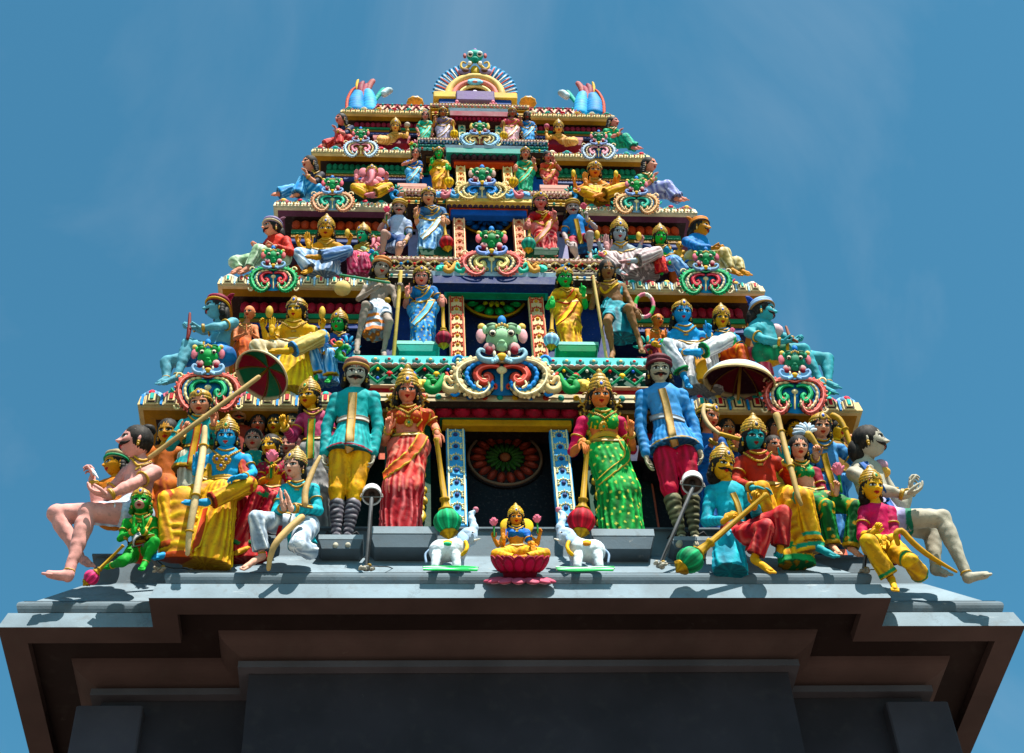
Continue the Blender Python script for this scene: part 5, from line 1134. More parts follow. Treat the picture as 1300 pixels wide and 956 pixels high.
figure('seated_woman_statue', 'woman in a dark green spotted skirt and green blouse seated holding a lotus bud', (1060, 706), 8.55, 32, (1014, 569, 0, 14, 3, .3),
 dict(nk=(1015, 588), sa=(1005, 598), sb=(1035, 600), ea=(1002, 620), wa=(1010, 640, .4), eb=(1046, 630, .2), wb=(1062, 626, 1.0), ha=(1020, 634), hb=(1042, 636), ka=(1050, 644, 1.0), fa=(1056, 692, .7), ta=(1064, 702, 1.2), kb=(1086, 644, 1.1), fb=(1080, 696, .8), tb=(1090, 704, 1.2)),
 'cf9a80', sex='f', top=dict(kind='blouse', st={'c': '0f7038', 'c2': '2f9a58', 'dots': (.22, 'c9a040')}, sst={'c': '8a2a3a'}, sleeve=.5), low=dict(kind='legs', st={'c': '06501f', 'c2': '1f9a44', 'dots': (.5, 'b8862c'), 'bands': [(.9, 1, 'a8862c')]}, fold=('ang', 8, .05, .4), fold2=('len', 3, .045, 3), thigh=.44, cuff=.28, name='saree'), hair='long', face=dict(tilak='dot', lip='a8342c'), hands=(None, ('hold', (.2, -1, .2), (-.5, 0, 1), -1)), props=[('lotus', (1065, 604, 1.1), .55, 'c9788a')], det=1.15)
figure('attendant_statue', 'crowned attendant in a pale blue dress holding a gold bow and a white fly whisk', (1062, 690), 8.78, 34, (1042, 543, 0, 17, 4, .3),
 dict(nk=(1043, 562), sa=(1030, 571), sb=(1066, 571), ea=(1024, 592, 0), wa=(1036, 580, .9), eb=(1090, 590, 0), wb=(1082, 566, .7), ha=(1046, 612), hb=(1070, 612)), 'cf9478', top=dict(kind='tunic', st={'c': '3a70a8', 'c2': '78aed8'}, sleeve=.75), low=dict(kind='skirt', st={'c': '2f64a0', 'c2': '78aed8'}, hem=(1066, 690), hr=.6, fold=('ang', 18, .05)), crown='band', hair='curly', face=dict(lip='a83a2c', gem='2458b8'), hands=(('fist', (0, -1, .2), (.2, 0, 1), 1), ('fist', (-.1, -1, .1), (-.3, 0, 1), -1)),
 props=[('tube', [(1058, 528, .7), (1066, 533, .8), (1074, 548, .9), (1083, 574, 1.0), (1094, 601, 1.0)], [.14, .12, .1, .1, .08], 'b08a3c', 'bow', (.5, .75)), ('tube', [(1040, 570, 1.0), (1030, 556, 1.0), (1026, 552, 1.0)], [.07, .14, .16], 'b09050', 'whisk_handle'), ('ribbon', [(1046, 576), (1050, 592), (1056, 612), (1062, 634)], .26, 'b8923c', '8a6a2a', 'dress_panel')] + [('tube', [(1026, 553, 1.0), (1024+6*math.sin(k*.4-1.6), 549-6*math.cos(k*.4-1.6), 1.0), (1022+14*math.sin(k*.4-1.6), 550-12*math.cos(k*.4-1.6), 1.0)], [.05, .1, .07], ('8fa4b4', 'd0d8dc')[k % 2], 'whisk_plume') for k in range(8)], det=1.1)
figure('giant_statue', 'huge grey bare chested giant with slick black hair seated at the right corner', (1160, 700), 8.5, 46, (1104, 562, -66, 4, -6, .35),
 dict(nk=(1096, 588, .1), sa=(1084, 602, .4), sb=(1118, 604, -.2), ea=(1120, 622, .9), wa=(1149, 629, 1.0), eb=(1146, 646, -.4), wb=(1157, 622, -.2), ha=(1112, 660, .2), hb=(1130, 660, -.1), ka=(1196, 658, .6), fa=(1229, 734, .6), ta=(1252, 730, .7), kb=(1184, 676, -.2), fb=(1188, 724, -.1), tb=(1200, 728, .1)),
 'a29c8c', low=dict(kind='legs', st={'c': '8a8ab0', 'c2': 'c0bcd4', 'bands': [(.8, 1, '1f6a52')]}, fold=None, fold2=('len', 3, .02, 2), end=.28, name='shorts'), hair='back', face=dict(moustache=1.35, leg=1.1, arm=1.1, lip='8a3a30'), hands=(('cup', (1, -.35, 0), (0, -1, .2), 1, 1.1), ('hold', (.1, -1, 0), (1, 0, .3), -1)), tilt=8, belt=False, neck=False, det=1.3,
 props=[('ribbon', [(1096, 588), (1108, 606), (1122, 628), (1132, 650)], .26, '2c5a9c', '1f4a7a', 'sash'), ('ball', (1118, 592, .1), (.22, .22, .2), 'b08a98', 'flower_garland'), ('ball', (1122, 600, .1), (.2, .2, .14), 'c9a05a', 'flower_garland')])
figure('kneeling_archer_statue', 'kneeling man in a pink tunic and yellow breeches half hidden behind the right hand floodlight', (1130, 748), 8.36, 34, (1107, 619, -12, 14, 0, .3),
 dict(nk=(1112, 641), sa=(1097, 650), sb=(1130, 650), ea=(1094, 680, .2), wa=(1108, 676, 1.0), eb=(1136, 682, .2), wb=(1122, 684, 1.0), ha=(1110, 694), hb=(1130, 696), ka=(1102, 688, 1.2), fa=(1132, 736, .8), ta=(1136, 748, 1.3), kb=(1155, 712, 1.3), fb=(1170, 732, .4)),
 'cf9a24', top=dict(kind='tunic', st={'c': 'a82a4c', 'c2': 'd8587a'}, sleeve=.6, hem=(1128, 716), hr=.45), low=dict(kind='dhoti', st={'c': 'c08a10', 'c2': 'e8c244', 'bands': [(.86, .95, '1f7a4a')]}, fold=('ang', 6, .03, .3), fold2=('len', 2, .02, 2), thigh=.44, cuff=.3, end=.95), crown='kirita', hair='long', face=dict(gem='1f8a52'), hands=(('fist', (.5, -.5, .2), (0, 0, 1), 1), ('relaxed', (-.3, .8, .2), (0, 0, 1), -1)),
 props=[('tube', [(1140, 690, 1.4), (1137, 678, 1.5), (1145, 674, 1.5), (1158, 688, 1.5), (1180, 706, 1.4), (1214, 726, 1.2)], [.1, .11, .12, .12, .11, .05], 'b5862c', 'bow')], neck=False, belt=False, det=1.1)
# onlookers in the shadow behind
for (px, py, hh, yaw, sk_, cl_, ex_) in (
    (304, 526, 30, -5, 'a87452', '7a2a1c', ('bearded dark faced onlooker standing under the tilted parasol', dict(beard=1, moustache=1.0))),
    (328, 540, 27, 0, 'a0604a', '6a2018', ('red faced onlooker in the shadow behind the parasol canopy', dict())),
    (349, 540, 28, 10, 'b98a34', '8a5a1c', ('golden faced onlooker beside the raised fist of the pink attendant', dict(tilak='dot'))),
    (371, 538, 28, 12, 'c09a6a', '5a2a2a', ('pale onlooker just left of the pink dressed attendant', dict())),
    (366, 566, 26, 15, 'b07a6a', '4a2a2a', ('onlooker whose forehead shows above the kneeling archer', dict())),
    (923, 545, 27, -10, 'a8704e', '3a2a3a', ('brown faced onlooker behind the flute player', dict())),
    (923, 569, 26, -5, 'c09430', '8a6a1c', ('golden faced onlooker low behind the flute player', dict())),
    (984, 544, 28, -15, 'b07c62', '6a1c28', ('bare headed onlooker behind the gold bow of the teal deity', dict())),
    (1009, 546, 27, 0, 'cf9a24', '8a5a18', ('yellow faced bare headed onlooker under the dark green soffit', dict())),
    (1062, 546, 30, -30, 'cfa028', '7a5a20', ('yellow faced onlooker in profile beside the crowned bow holder', dict()))):
    bust('onlooker_statue', ex_[0], px, py, hh, yaw, sk_, {'c': cl_}, y=9.0, face=ex_[1])
bust('onlooker_statue', 'black haired woman onlooker in a green blouse beside the blue deity', 322, 559, 29, 4, 'b98a78', {'c': '0f7a6a', 'dots': (.25, 'b0a040')}, y=8.85, face=dict(tilak='dot'), sex='f')
bust('onlooker_statue', 'black haired woman onlooker in yellow behind the right shoulder of the teal deity', 982, 567, 28, -18, 'b87a60', {'c': 'b8862c'}, y=8.85, face=dict(tilak='dot'), sex='f')
# ------------------------------------------------------------------ rows 2 to 5 on the painted cornices
def stand(label, y, hh, head, sa, sb, ea, wa, eb, wb, ha, hb, hem, skin, blouse, sari, mace=None, hands=None, crown='band', sash='c8a24a', tilt=18, det=.85, group=None, hr=.56, hair='long', props=(), name='goddess_statue', hembands=None, face=None):
    pr = list(props)
    if mace: pr.append(('mace', (mace[0][0], mace[0][1], 1.0), (mace[1][0], mace[1][1], .9), mace[2], mace[3]))
    mx = (ha[0]+hb[0])/2
    pr.append(('ribbon', [(hb[0]+1, hb[1]-hh*.45), (lerp(hb[0], ha[0], .35), hb[1]+hh*.15), (ha[0]-hh*.05, ha[1]+hh*.75)], .34, sari['c2'] if 'c2' in sari else sari['c'], sash, 'saree_drape'))
    pr.append(('ribbon', [(sb[0]-hh*.1, sb[1]-hh*.05), (lerp(sb[0], sa[0], .4), sb[1]+hh*.4), (ha[0]+hh*.1, ha[1]-hh*.45)], .4, blouse.get('c2', blouse['c']), sash, 'saree_end'))
    return figure(name, label, (hem[0], hem[1]), y, hh, (head[0], head[1], head[2] if len(head) > 2 else 0, 22, 0, .3),
        dict(sa=sa, sb=sb, ea=ea, wa=wa, eb=eb, wb=wb, ha=ha, hb=hb, ka=(lerp(ha[0], hem[0]-hh*.3, .5), (ha[1]+hem[1])/2, .25), kb=(lerp(hb[0], hem[0]+hh*.3, .5), (hb[1]+hem[1])/2, .25), fa=(hem[0]-hh*.3, hem[1]-hh*.1), fb=(hem[0]+hh*.3, hem[1]-hh*.1), ta=(hem[0]-hh*.38, hem[1]+hh*.06, .6), tb=(hem[0]+hh*.4, hem[1]+hh*.06, .6)),
        skin, sex='f', top=dict(kind='tunic', short=2, st=blouse, sleeve=.35), low=dict(kind='skirt', st=sari, hem=hem, hr=hr, mr=.52, fold=('ang', 14, .09, .05)), crown=crown, hair=hair, face=face or dict(tilak='dot'), hands=hands or (('point', (0, -1, .1), (0, 0, 1), 1), ('relaxed', (0, 1, .3), (0, 0, -1), 1)), props=pr, tilt=tilt, det=det, group=group)
# ---- row 2
YW, YB2 = 8.93, 8.80
figure('giant_statue', 'blue grey giant in a maroon turban seated in profile holding a stick upright', (250, 486), YW-.1, 34, (275, 392, 70, 8, 6, .3),
 dict(nk=(281, 412, .1), sa=(272, 419, -.2), sb=(296, 410, .4), ea=(258, 420, -.2), wa=(246, 416, -.1), eb=(277, 415, .8), wb=(255, 417, .8), ha=(272, 450, -.1), hb=(287, 452, .2), ka=(212, 460, -.2), fa=(211, 482, -.1), ta=(202, 486, 0), kb=(239, 437, .6), fb=(224, 480, .6), tb=(208, 486, .7)),
 '5f97a6', low=dict(kind='legs', st={'c': '1c5f9c', 'c2': '3a86c0', 'bands': [(.9, 1, 'b08a2c')]}, fold=None, fold2=('len', 3, .02, 2), end=.34, name='shorts'), crown=('7a1c34', 'b08a3c', '8a2a44'), hair='long', face=dict(moustache=1.0, leg=1.1, arm=1.1, lip='b02a2a'), hands=(('fist', (-1, 0, 0), (0, -.5, .5), 1), ('fist', (-1, 0, 0), (0, -1, .3), -1)), tilt=8, belt=False, neck=False, props=[('tube', [(241, 398, .8), (240, 420, .9), (238, 430, .9)], [.05, .09, .06], '6a2a2a', 'stick')])
figure('monk_statue', 'small salmon skinned bald monk with palms pressed together beside the seated yellow deity', (306, 470), YW+.05, 19, (317, 397, 20, 18, 6, .3),
 dict(sa=(300, 414), sb=(324, 416), ea=(298, 430, .3), wa=(313, 423, 1.1), eb=(327, 430, .3), wb=(319, 423, 1.1), ha=(303, 440), hb=(317, 440)), 'c88260', low=dict(kind='skirt', st={'c': 'a84a26', 'c2': 'd8805a'}, hem=(308, 472), fold=('ang', 12, .08)), hair='none', hands=namaste(), tilt=14, det=.85, belt=False, bracelets=False, face=dict())
figure('four_armed_deity_statue', 'yellow skinned four armed deity with matted hair seated in cream and yellow robes', (374, 488), YW-.02, 31, (376, 395, 14, 18, 5, .3),
 dict(nk=(374, 412), sa=(354, 421), sb=(397, 419), ea=(348, 438, .2), wa=(345, 422, .8), eb=(408, 436, .2), wb=(392, 438, 1.2), ha=(362, 446), hb=(384, 444), ka=(326, 440, .8), fa=(344, 478, .7), ta=(340, 486, 1.1), kb=(409, 428, 1.0), fb=(366, 446, 1.4), tb=(346, 446, 1.5)),
 'c9981c', low=dict(kind='dhoti', st={'c': 'a8946a', 'c2': 'ece2c4'}, stb={'c': 'b59a5a', 'c2': 'dcc88a', 'bands': [(.93, 1, '4a8ac0')]}, fold=('ang', 8, .05, .4), fold2=('len', 3, .04, 3), thigh=.42, cuff=.28, end=.94), crown='band', hair='bunlong', face=dict(tilak='bars'), hands=(('open', (0, -1, .1), (0, 0, 1), 1), ('relaxed', (-1, .2, .2), (0, 1, .1), 1)), arms4=[((357, 420), (338, 430), (334, 416)), ((396, 420), (412, 430), (409, 416))],
 ex=[((376, 450, .5), (374, 489, .6), .6, .85, {'c': 'c89a14', 'c2': 'f5e05a'}, ('ang', 22, .07)), ((360, 456, .4), (352, 482, .5), .3, .36, {'c': '4a8ac0', 'c2': 'a8d0ea'}, ('ang', 10, .05))], props=[('ball', (342, 396, .4), (.16, .16, .3), 'c2a050', 'deer'), ('ball', (409, 397, .4), (.14, .14, .32), 'c2a050', 'axe')], tilt=14, det=1.1)
figure('seated_goddess_statue', 'green faced goddess in a dark blue blouse seated beside the yellow four armed deity', (414, 480), YW, 25, (430, 411, 18, 18, 5, .3),
 dict(nk=(431, 424), sa=(419, 429), sb=(441, 430), ea=(414, 444, .3), wa=(418, 452, 1.0), eb=(444, 444, .2), wb=(432, 452, 1.0), ha=(422, 448), hb=(438, 449), ka=(399, 448, .9), fa=(404, 476, .7), ta=(400, 482, 1.0), kb=(418, 450, 1.0), fb=(420, 478, .8), tb=(416, 484, 1.1)),
 '229a44', sex='f', top=dict(kind='tunic', short=2, st={'c': '1c3a7a', 'c2': '2f5aa0'}, sleeve=.9), low=dict(kind='legs', st={'c': '3a80bc', 'c2': 'b8dcf2', 'bands': [(.92, 1, 'b08a3c')]}, fold=('ang', 10, .06, .3), fold2=('len', 4, .05, 3), thigh=.44, cuff=.34, name='saree'), crown='kirita', hands=(None, ('relaxed', (-1, .3, .1), (0, 1, 0), 1)), ex=[((412, 454, .6), (412, 480, .7), .6, .75, {'c': '3a80bc', 'c2': 'c4e2f4'}, ('ang', 16, .07))], tilt=14, det=.95)
figure('ascetic_statue', 'gaunt grey ascetic in a white loincloth with a staff and a hanging basket', (478, 452), YB2, 27, (484, 340, -18, 20, 6, .3),
 dict(nk=(484, 356), sa=(465, 366), sb=(498, 367), ea=(455, 380, .2), wa=(476, 367, 1.0), eb=(503, 388, .1), wb=(507, 370, .7), ha=(470, 394), hb=(486, 394), ka=(464, 387, 1.1), fa=(454, 434, .8), ta=(453, 447, 1.1), kb=(494, 408, 1.0), fb=(487, 446, .5), tb=(488, 453, 1.0)),
 '8a7d72', chest=.9, low=dict(kind='legs', st={'c': '8fa0b4', 'c2': 'e8e8e4'}, fold=None, fold2=('len', 3, .04, 2), end=.3, name='loincloth'), crown=('c07a4a', 'a8845a'), hair='long', face=dict(arm=.85, leg=.85, brow='6a5a50', eye='b0a090'), hands=(('fist', (.6, -.6, .2), (.3, .3, -1), 1), ('fist', (.2, -1, .1), (-.3, 0, 1), -1)), tilt=14, belt=False, bracelets=False,
 ex=[((476, 400, .5), (477, 426, .7), .5, .62, {'c': '8fa0b4', 'c2': 'e8e8e4', 'stripe': (3, 'c87a4a')}, ('ang', 10, .05))],
 props=[('tube', [(509, 345, .8), (499, 461, .7)], .09, 'c2a860', 'staff'), ('tube', [(432, 349, .9), (494, 359, 1.3)], .06, '3a7a5a', 'carrying_stick'), ('ball', (435, 366, .8), (.42, .3, .42), 'b8a06a', 'basket'), ('tube', [(429, 360, .8), (434, 350, .9), (441, 361, .8)], .03, '8a7a4a', 'basket_handle'), ('ball', (492, 381, .7), (.16, .1, .16), 'a8843a', 'amulet')], det=1.1)
stand('standing goddess in a bright blue saree with a gold sash and a maroon mace', YB2, 25, (535, 352), (523, 370), (550, 369), (515, 388, -.1), (517, 374, .8), (558, 383), (561, 377, 1.0), (526, 393), (548, 391), (537, 444, .3), 'c9877a', {'c': '1c5fa0', 'c2': '2f86c4'}, {'c': '1c68ac', 'c2': '7cc0ea', 'dots': (.3, 'c9b040')}, mace=((562, 382), (563, 430), .42, '7a1c2c'), det=1.1)
stand('standing green skinned goddess in a yellow saree with a pale striped mace', YB2, 25, (717, 353), (707, 372), (732, 372), (696, 390, -.1), (701, 379, 1.0), (743, 389), (741, 374, .8), (708, 393), (730, 391), (726, 445, .3), '1fa044', {'c': 'b8861c', 'c2': 'd8a83a'}, {'c': 'b8740a', 'c2': 'f2c84a'}, mace=((701, 384), (700, 432), .40, '8fb0d0'), hands=(('relaxed', (0, 1, .3), (0, 0, -1), -1), ('point', (0, -1, .1), (0, 0, 1), -1)), sash='c04a3a', det=1.1)
figure('ascetic_statue', 'brown skinned ascetic with long black hair in a teal cloth leaning on a thin staff', (785, 454), YB2, 27, (771, 343, -4, 20, 0, .3),
 dict(nk=(773, 359), sa=(760, 368), sb=(790, 364), ea=(751, 390, .1), wa=(755, 368, .7), eb=(802, 386, .2), wb=(806, 392, .9), ha=(776, 398), hb=(793, 397), ka=(771, 408, 1.1), fa=(778, 448, .5), ta=(776, 455, 1.0), kb=(798, 391, 1.1), fb=(812, 434, .8), tb=(815, 446, 1.1)),
 '7d5a3c', low=dict(kind='legs', st={'c': '0f6a7a', 'c2': '1fa0ac'}, fold=None, fold2=('len', 3, .04, 2), end=.32, name='loincloth'), hair='long', face=dict(tilak='line', arm=.9, leg=.9, brow='2a1a10', lip='5a2a20'), hands=(('fist', (0, -1, .1), (.3, 0, 1), 1), ('relaxed', (.3, 1, .1), (0, 0, -1), 1)), tilt=14, belt=False, bracelets=False,
 ex=[((786, 402, .5), (789, 430, .7), .58, .7, {'c': '0a5c6c', 'c2': '26aab4'}, ('ang', 12, .06)), ((786, 364, .1), (770, 396, .2), .32, .36, {'c': '0f6a7a', 'c2': '2cb0b8'}, ('ang', 8, .05), .5)],
 props=[('tube', [(753, 351, .9), (771, 461, .8)], .075, 'b8a06a', 'staff'), ('ribbon', [(760, 362), (768, 372), (778, 364), (784, 360)], .12, 'c9a040', 'c9a040', 'neck_cord')], det=1.1)
figure('child_statue', 'small orange skinned child with palms pressed together beside the blue deity of the second tier', (835, 452), YW+.05, 18, (835, 407, -24, 18, -5, .3),
 dict(sa=(822, 421), sb=(843, 423), ea=(823, 436, .4), wa=(838, 430, 1.1), eb=(848, 436, .3), wb=(846, 428, 1.1), ha=(826, 442), hb=(840, 442)), 'c87a4a', low=dict(kind='skirt', st={'c': 'a83a20', 'c2': 'd8703a'}, hem=(836, 470), fold=('ang', 10, .07)), hair='none', crown='circlet', hands=namaste(), tilt=14, det=.85, belt=False, bracelets=False)
figure('blue_deity_statue', 'blue skinned crowned deity in white robes seated with one finger raised on the second tier', (880, 490), YW-.02, 30, (866, 398, -3, 18, 3, .3),
 dict(nk=(868, 417), sa=(853, 426), sb=(892, 426), ea=(855, 444, .2), wa=(872, 448, 1.1), eb=(904, 438, .1), wb=(900, 424, .8), ha=(866, 448), hb=(888, 447), ka=(846, 438, .9), fa=(868, 476, .8), ta=(874, 490, 1.2), kb=(926, 431, 1.1), fb=(888, 447, 1.4), tb=(872, 446, 1.6)),
 '2a8cc8', low=dict(kind='dhoti', st={'c': '9aa0a8', 'c2': 'f2f0ea', 'bands': [(.94, 1, '1f9a54')]}, fold=('ang', 8, .04, .4), fold2=('len', 3, .035, 3), thigh=.42, cuff=.3, end=.94), crown='band', hair='curly', face=dict(tilak='u'), hands=(('relaxed', (1, .2, .1), (0, 1, 0), -1), ('point', (0, -1, .1), (0, 0, 1), -1)), neck=True,
 ex=[((890, 454, .5), (892, 488, .6), .75, .85, {'c': 'a8a8ac', 'c2': 'f4f2ee'}, ('ang', 20, .06)), ((888, 452, .8), (893, 484, .95), .25, .26, {'c': 'b87a2a', 'c2': 'd8a85a'}, None), ((856, 424, .1), (850, 440, .2), .2, .2, {'c': '1f8a5a'}, None), ((892, 424, .1), (896, 438, .2), .18, .2, {'c': 'b0442a'}, None)], tilt=14, det=1.1)
figure('seated_goddess_statue', 'yellow faced goddess in a blue blouse and orange skirt seated beside a blue deity', (950, 476), YW, 25, (916, 405, 0, 18, 2, .3),
 dict(nk=(917, 421), sa=(905, 430), sb=(934, 431), ea=(903, 444), wa=(912, 452, .8), eb=(944, 444, .2), wb=(960, 446, .9), ha=(924, 450), hb=(940, 450), ka=(942, 444, .9), fa=(946, 474, .8), ta=(950, 482, 1.1), kb=(968, 450, .9), fb=(974, 478, .7), tb=(982, 484, 1.0)),
 'cf9a2c', sex='f', top=dict(kind='tunic', short=2, st={'c': '1c74a8', 'c2': '3a9ac8'}, sleeve=.4), low=dict(kind='legs', st={'c': 'b83a14', 'c2': 'ee8a50', 'bands': [(.9, 1, 'c89a3a')]}, stb={'c': 'b84a5a', 'c2': 'f0a0a0'}, fold=('ang', 9, .05, .3), fold2=('len', 3, .04, 3), thigh=.44, cuff=.32, name='saree'), crown='kirita', hands=(None, ('relaxed', (1, .3, .1), (0, 1, 0), 1)), props=[('lotus', (930, 423, 1.5), .3, 'd0708a')], tilt=14, det=.95)
figure('giant_statue', 'teal skinned giant with moustache seated in a blue and white turban', (1010, 496), YW-.1, 34, (969, 396, -68, 8, -4, .3),
 dict(nk=(965, 412, .1), sa=(951, 422, .4), sb=(980, 422, -.2), ea=(972, 432, .8), wa=(992, 434, .9), eb=(996, 428, -.2), wb=(1006, 432, -.1), ha=(968, 448, .2), hb=(984, 450, -.1), ka=(1020, 444, .6), fa=(1046, 494, .6), ta=(1058, 498, .7), kb=(1050, 456, -.2), fb=(1052, 488, -.1), tb=(1062, 491, 0)),
 '3f8c96', low=dict(kind='legs', st={'c': '0f6a4a', 'c2': '2a9a6a', 'bands': [(.88, 1, 'b8922c')]}, fold=None, fold2=('len', 3, .02, 2), end=.34, name='shorts'), crown=('8aa8cc', '8a6a44', '2458b8'), hair='back', face=dict(moustache=1.3, leg=1.1, arm=1.1, lip='7a2a2a'), hands=(('fist', (1, -.1, 0), (0, -1, .3), 1), ('fist', (1, 0, 0), (0, -.5, .5), -1)), tilt=8, belt=False, neck=False, props=[('tube', [(998, 415, .8), (1003, 428, .9), (1012, 434, .9)], [.05, .08, .05], '7a4a3a', 'stick'), ('ball', (985, 420, -.1), (.3, .25, .3), 'c0a0a4', 'flower_garland')])
# ---- row 3
YW, YB3 = 9.24, 9.12
figure('corner_man_statue', 'moustached man in a red coat and lilac turban seated at a tier end', (330, 344), YW-.06, 27, (345, 290, 58, 10, 4, .3),
 dict(nk=(350, 303, .1), sa=(342, 308, -.2), sb=(363, 306, .4), ea=(334, 318, -.1), wa=(330, 312, .2), eb=(369, 320, .6), wb=(349, 313, 1.0), ha=(345, 326, -.1), hb=(360, 328, .2), ka=(298, 333, -.1), fa=(304, 342, 0), ta=(296, 346, .1), kb=(328, 318, .6), fb=(315, 341, .6), tb=(306, 346, .7)),
 'c98a74', top=dict(kind='tunic', st={'c': 'a82a26', 'c2': 'd0584c'}, sleeve=.9, hem=(352, 336), hr=.5), low=dict(kind='legs', st={'c': '8aa884', 'c2': 'e4ecd8'}, fold=('ang', 6, .03), fold2=('len', 3, .03, 2), end=.96), crown=('8a7a9c', 'c0b090', '9a6a7a'), hair='back', face=dict(moustache=1.1), hands=(('fist', (-1, 0, 0), (0, -.5, .5), 1), ('fist', (-1, 0, 0), (0, -1, .3), -1)), tilt=10, belt=False, neck=False, bracelets=False)
figure('four_armed_deity_statue', 'gold skinned four armed crowned deity in pale blue robes raising a palm', (412, 346), YW, 25, (414, 292, 2, 20, 1, .3),
 dict(nk=(414, 307), sa=(400, 314), sb=(428, 313), ea=(393, 324, .2), wa=(392, 312, .8), eb=(436, 322, .2), wb=(424, 322, 1.2), ha=(405, 328), hb=(421, 327), ka=(379, 322, .9), fa=(394, 343, .8), ta=(386, 346, 1.1), kb=(441, 319, 1.1), fb=(402, 327, 1.5), tb=(391, 326, 1.6)),
 'c9903c', low=dict(kind='dhoti', st={'c': '7a9cc0', 'c2': 'eef2f4'}, stb={'c': '4a6ca0', 'c2': 'a8c0dc'}, fold=('ang', 8, .05, .4), fold2=('len', 3, .04, 3), thigh=.42, cuff=.3, end=.94), crown='kirita', hair='curly', face=dict(tilak='dot'), hands=(('open', (-.2, -1, .1), (0, 0, 1), 1, 1.15), ('relaxed', (-1, .2, .1), (0, 1, 0), 1)), arms4=[((402, 313), (384, 318), (378, 308)), ((428, 313), (440, 316), (444, 306))], ex=[((414, 330, .5), (412, 346, .6), .7, .85, {'c': '7a9cc0', 'c2': 'f0f4f4'}, ('ang', 20, .07))], props=[('ball', (441, 296, .4), (.14, .14, .26), 'c2a050', 'conch')], tilt=16, det=1.0)
figure('seated_goddess_statue', 'green faced goddess in a pink skirt seated beside the gold deity of the third tier', (456, 346), YW, 21, (461, 299, 34, 18, 4, .3),
 dict(nk=(463, 310), sa=(454, 315), sb=(470, 315), ea=(450, 324, .3), wa=(456, 327, .9), ha=(457, 328), hb=(469, 328), ka=(446, 325, .9), fa=(450, 343, .7), kb=(462, 328, 1.0), fb=(464, 344, .8)),
 '1f9a6a', sex='f', top=dict(kind='tunic', short=2, st={'c': '8a6a20', 'c2': 'b8923a'}, sleeve=.4), low=dict(kind='legs', st={'c': 'a82a50', 'c2': 'f0a0b4'}, fold=('ang', 10, .06, .3), fold2=('len', 3, .05, 3), thigh=.46, cuff=.36, name='saree'), crown='kirita', ex=[((456, 332, .7), (456, 346, .8), .6, .75, {'c': 'a82a50', 'c2': 'f0a0b4'}, ('ang', 14, .07))], tilt=16, det=.85)
def ganesha(label, cx, cy, hh, y, skin, robe, det=.85, name='elephant_headed_statue'):
    s = hh/18.0; q = lambda x, z, d=0: (cx+x*s, cy+z*s, d)
    g = figure(name, label, (cx, cy+30*s), y, hh, (cx, cy, 0, 18, 0, .3),
        dict(nk=q(0, 8), sa=q(-10, 9), sb=q(10, 9), ea=q(-17, 17, .1), wa=q(-20, 7, .6), eb=q(17, 16, .1), wb=q(19, 7, .6), ha=q(-7, 22), hb=q(8, 22), ka=q(-22, 18, .8), fa=q(-4, 29, .9), ta=q(3, 30, 1.2), kb=q(22, 17, .9), fb=q(2, 26, 1.3), tb=q(-7, 27, 1.4)),
        skin, chest=1.25, low=dict(kind='dhoti', st={'c': robe[0], 'c2': robe[1]}, fold=('ang', 8, .06, .4), fold2=('len', 4, .05, 3), thigh=.46, cuff=.3, end=.94), crown='band', hair='none', face=dict(ear=False, lip=skin), hands=(('open', (0, -1, .1), (0, 0, 1), 1, 1.1), ('hold', (0, -1, .1), (0, 0, 1), -1)), tilt=16, det=det, neck=False,
        props=[('tube', [q(0, -1, .75), q(0, 4, 1.0), q(-1, 9, 1.1), q(-4, 13, 1.15), q(-7, 12, 1.2)], [.24, .2, .17, .13, .09], skin, 'trunk'), ('ball', q(-11, -1, -.2), (.34, .1, .42), skin, 'ear'), ('ball', q(11, -1, -.2), (.34, .1, .42), skin, 'ear'), ('ball', q(0, 16, .05), (.62, .55, .55), skin, 'belly')])
    return g
ganesha('small pink elephant headed deity held beside the green faced goddess of the third tier', 474, 305, 11, YW-.05, 'c97a84', ('1f7a4a', 'd8e0d0'), det=.7)
figure('seated_attendant_statue', 'moustached attendant in a pale tunic seated with a pink flower', (498, 330), YB3, 21, (507, 264, 0, 20, 4, .3),
 dict(nk=(507, 275), sa=(496, 281), sb=(518, 284), ea=(482, 291, .2), wa=(490, 279, .9), eb=(520, 299, .2), wb=(513, 308, 1.1), ha=(496, 305), hb=(510, 306), ka=(488, 296, 1.1), fa=(485, 324, .7), ta=(484, 330, 1.0), kb=(507, 315, 1.0), fb=(504, 328, .5), tb=(504, 332, .9)),
 'a88478', top=dict(kind='tunic', st={'c': '7a8cb0', 'c2': 'c8d4e6'}, sleeve=.4, hem=(500, 318), hr=.5), low=dict(kind='legs', st={'c': '1c3a6a'}, fold=None, fold2=('len', 3, .03, 2), end=.3, name='shorts'), crown=('b8924a', '8a6a3a', 'd8d8d0'), hair='long', face=dict(moustache=1.1), hands=(('fist', (.2, -1, .2), (0, 0, 1), 1), ('relaxed', (-.6, .6, .2), (0, 0, 1), -1)), props=[('lotus', (491, 270, 1.0), .45, 'c2566a')], tilt=16, belt=False, neck=False, det=.95)
stand('standing goddess in a blue grey and cream saree with a maroon mace', YB3, 22, (544, 250), (536, 268), (561, 268), (530, 284), (528, 273, .8), (568, 282), (562, 276, 1.0), (537, 286), (558, 285), (544, 323, .3), 'c08a6c', {'c': '2f4f78', 'c2': '5a86b0'}, {'c': '4a80b4', 'c2': 'c4e0f0'}, mace=((563, 281), (567, 308), .42, '8a2a2c'), det=1.0)
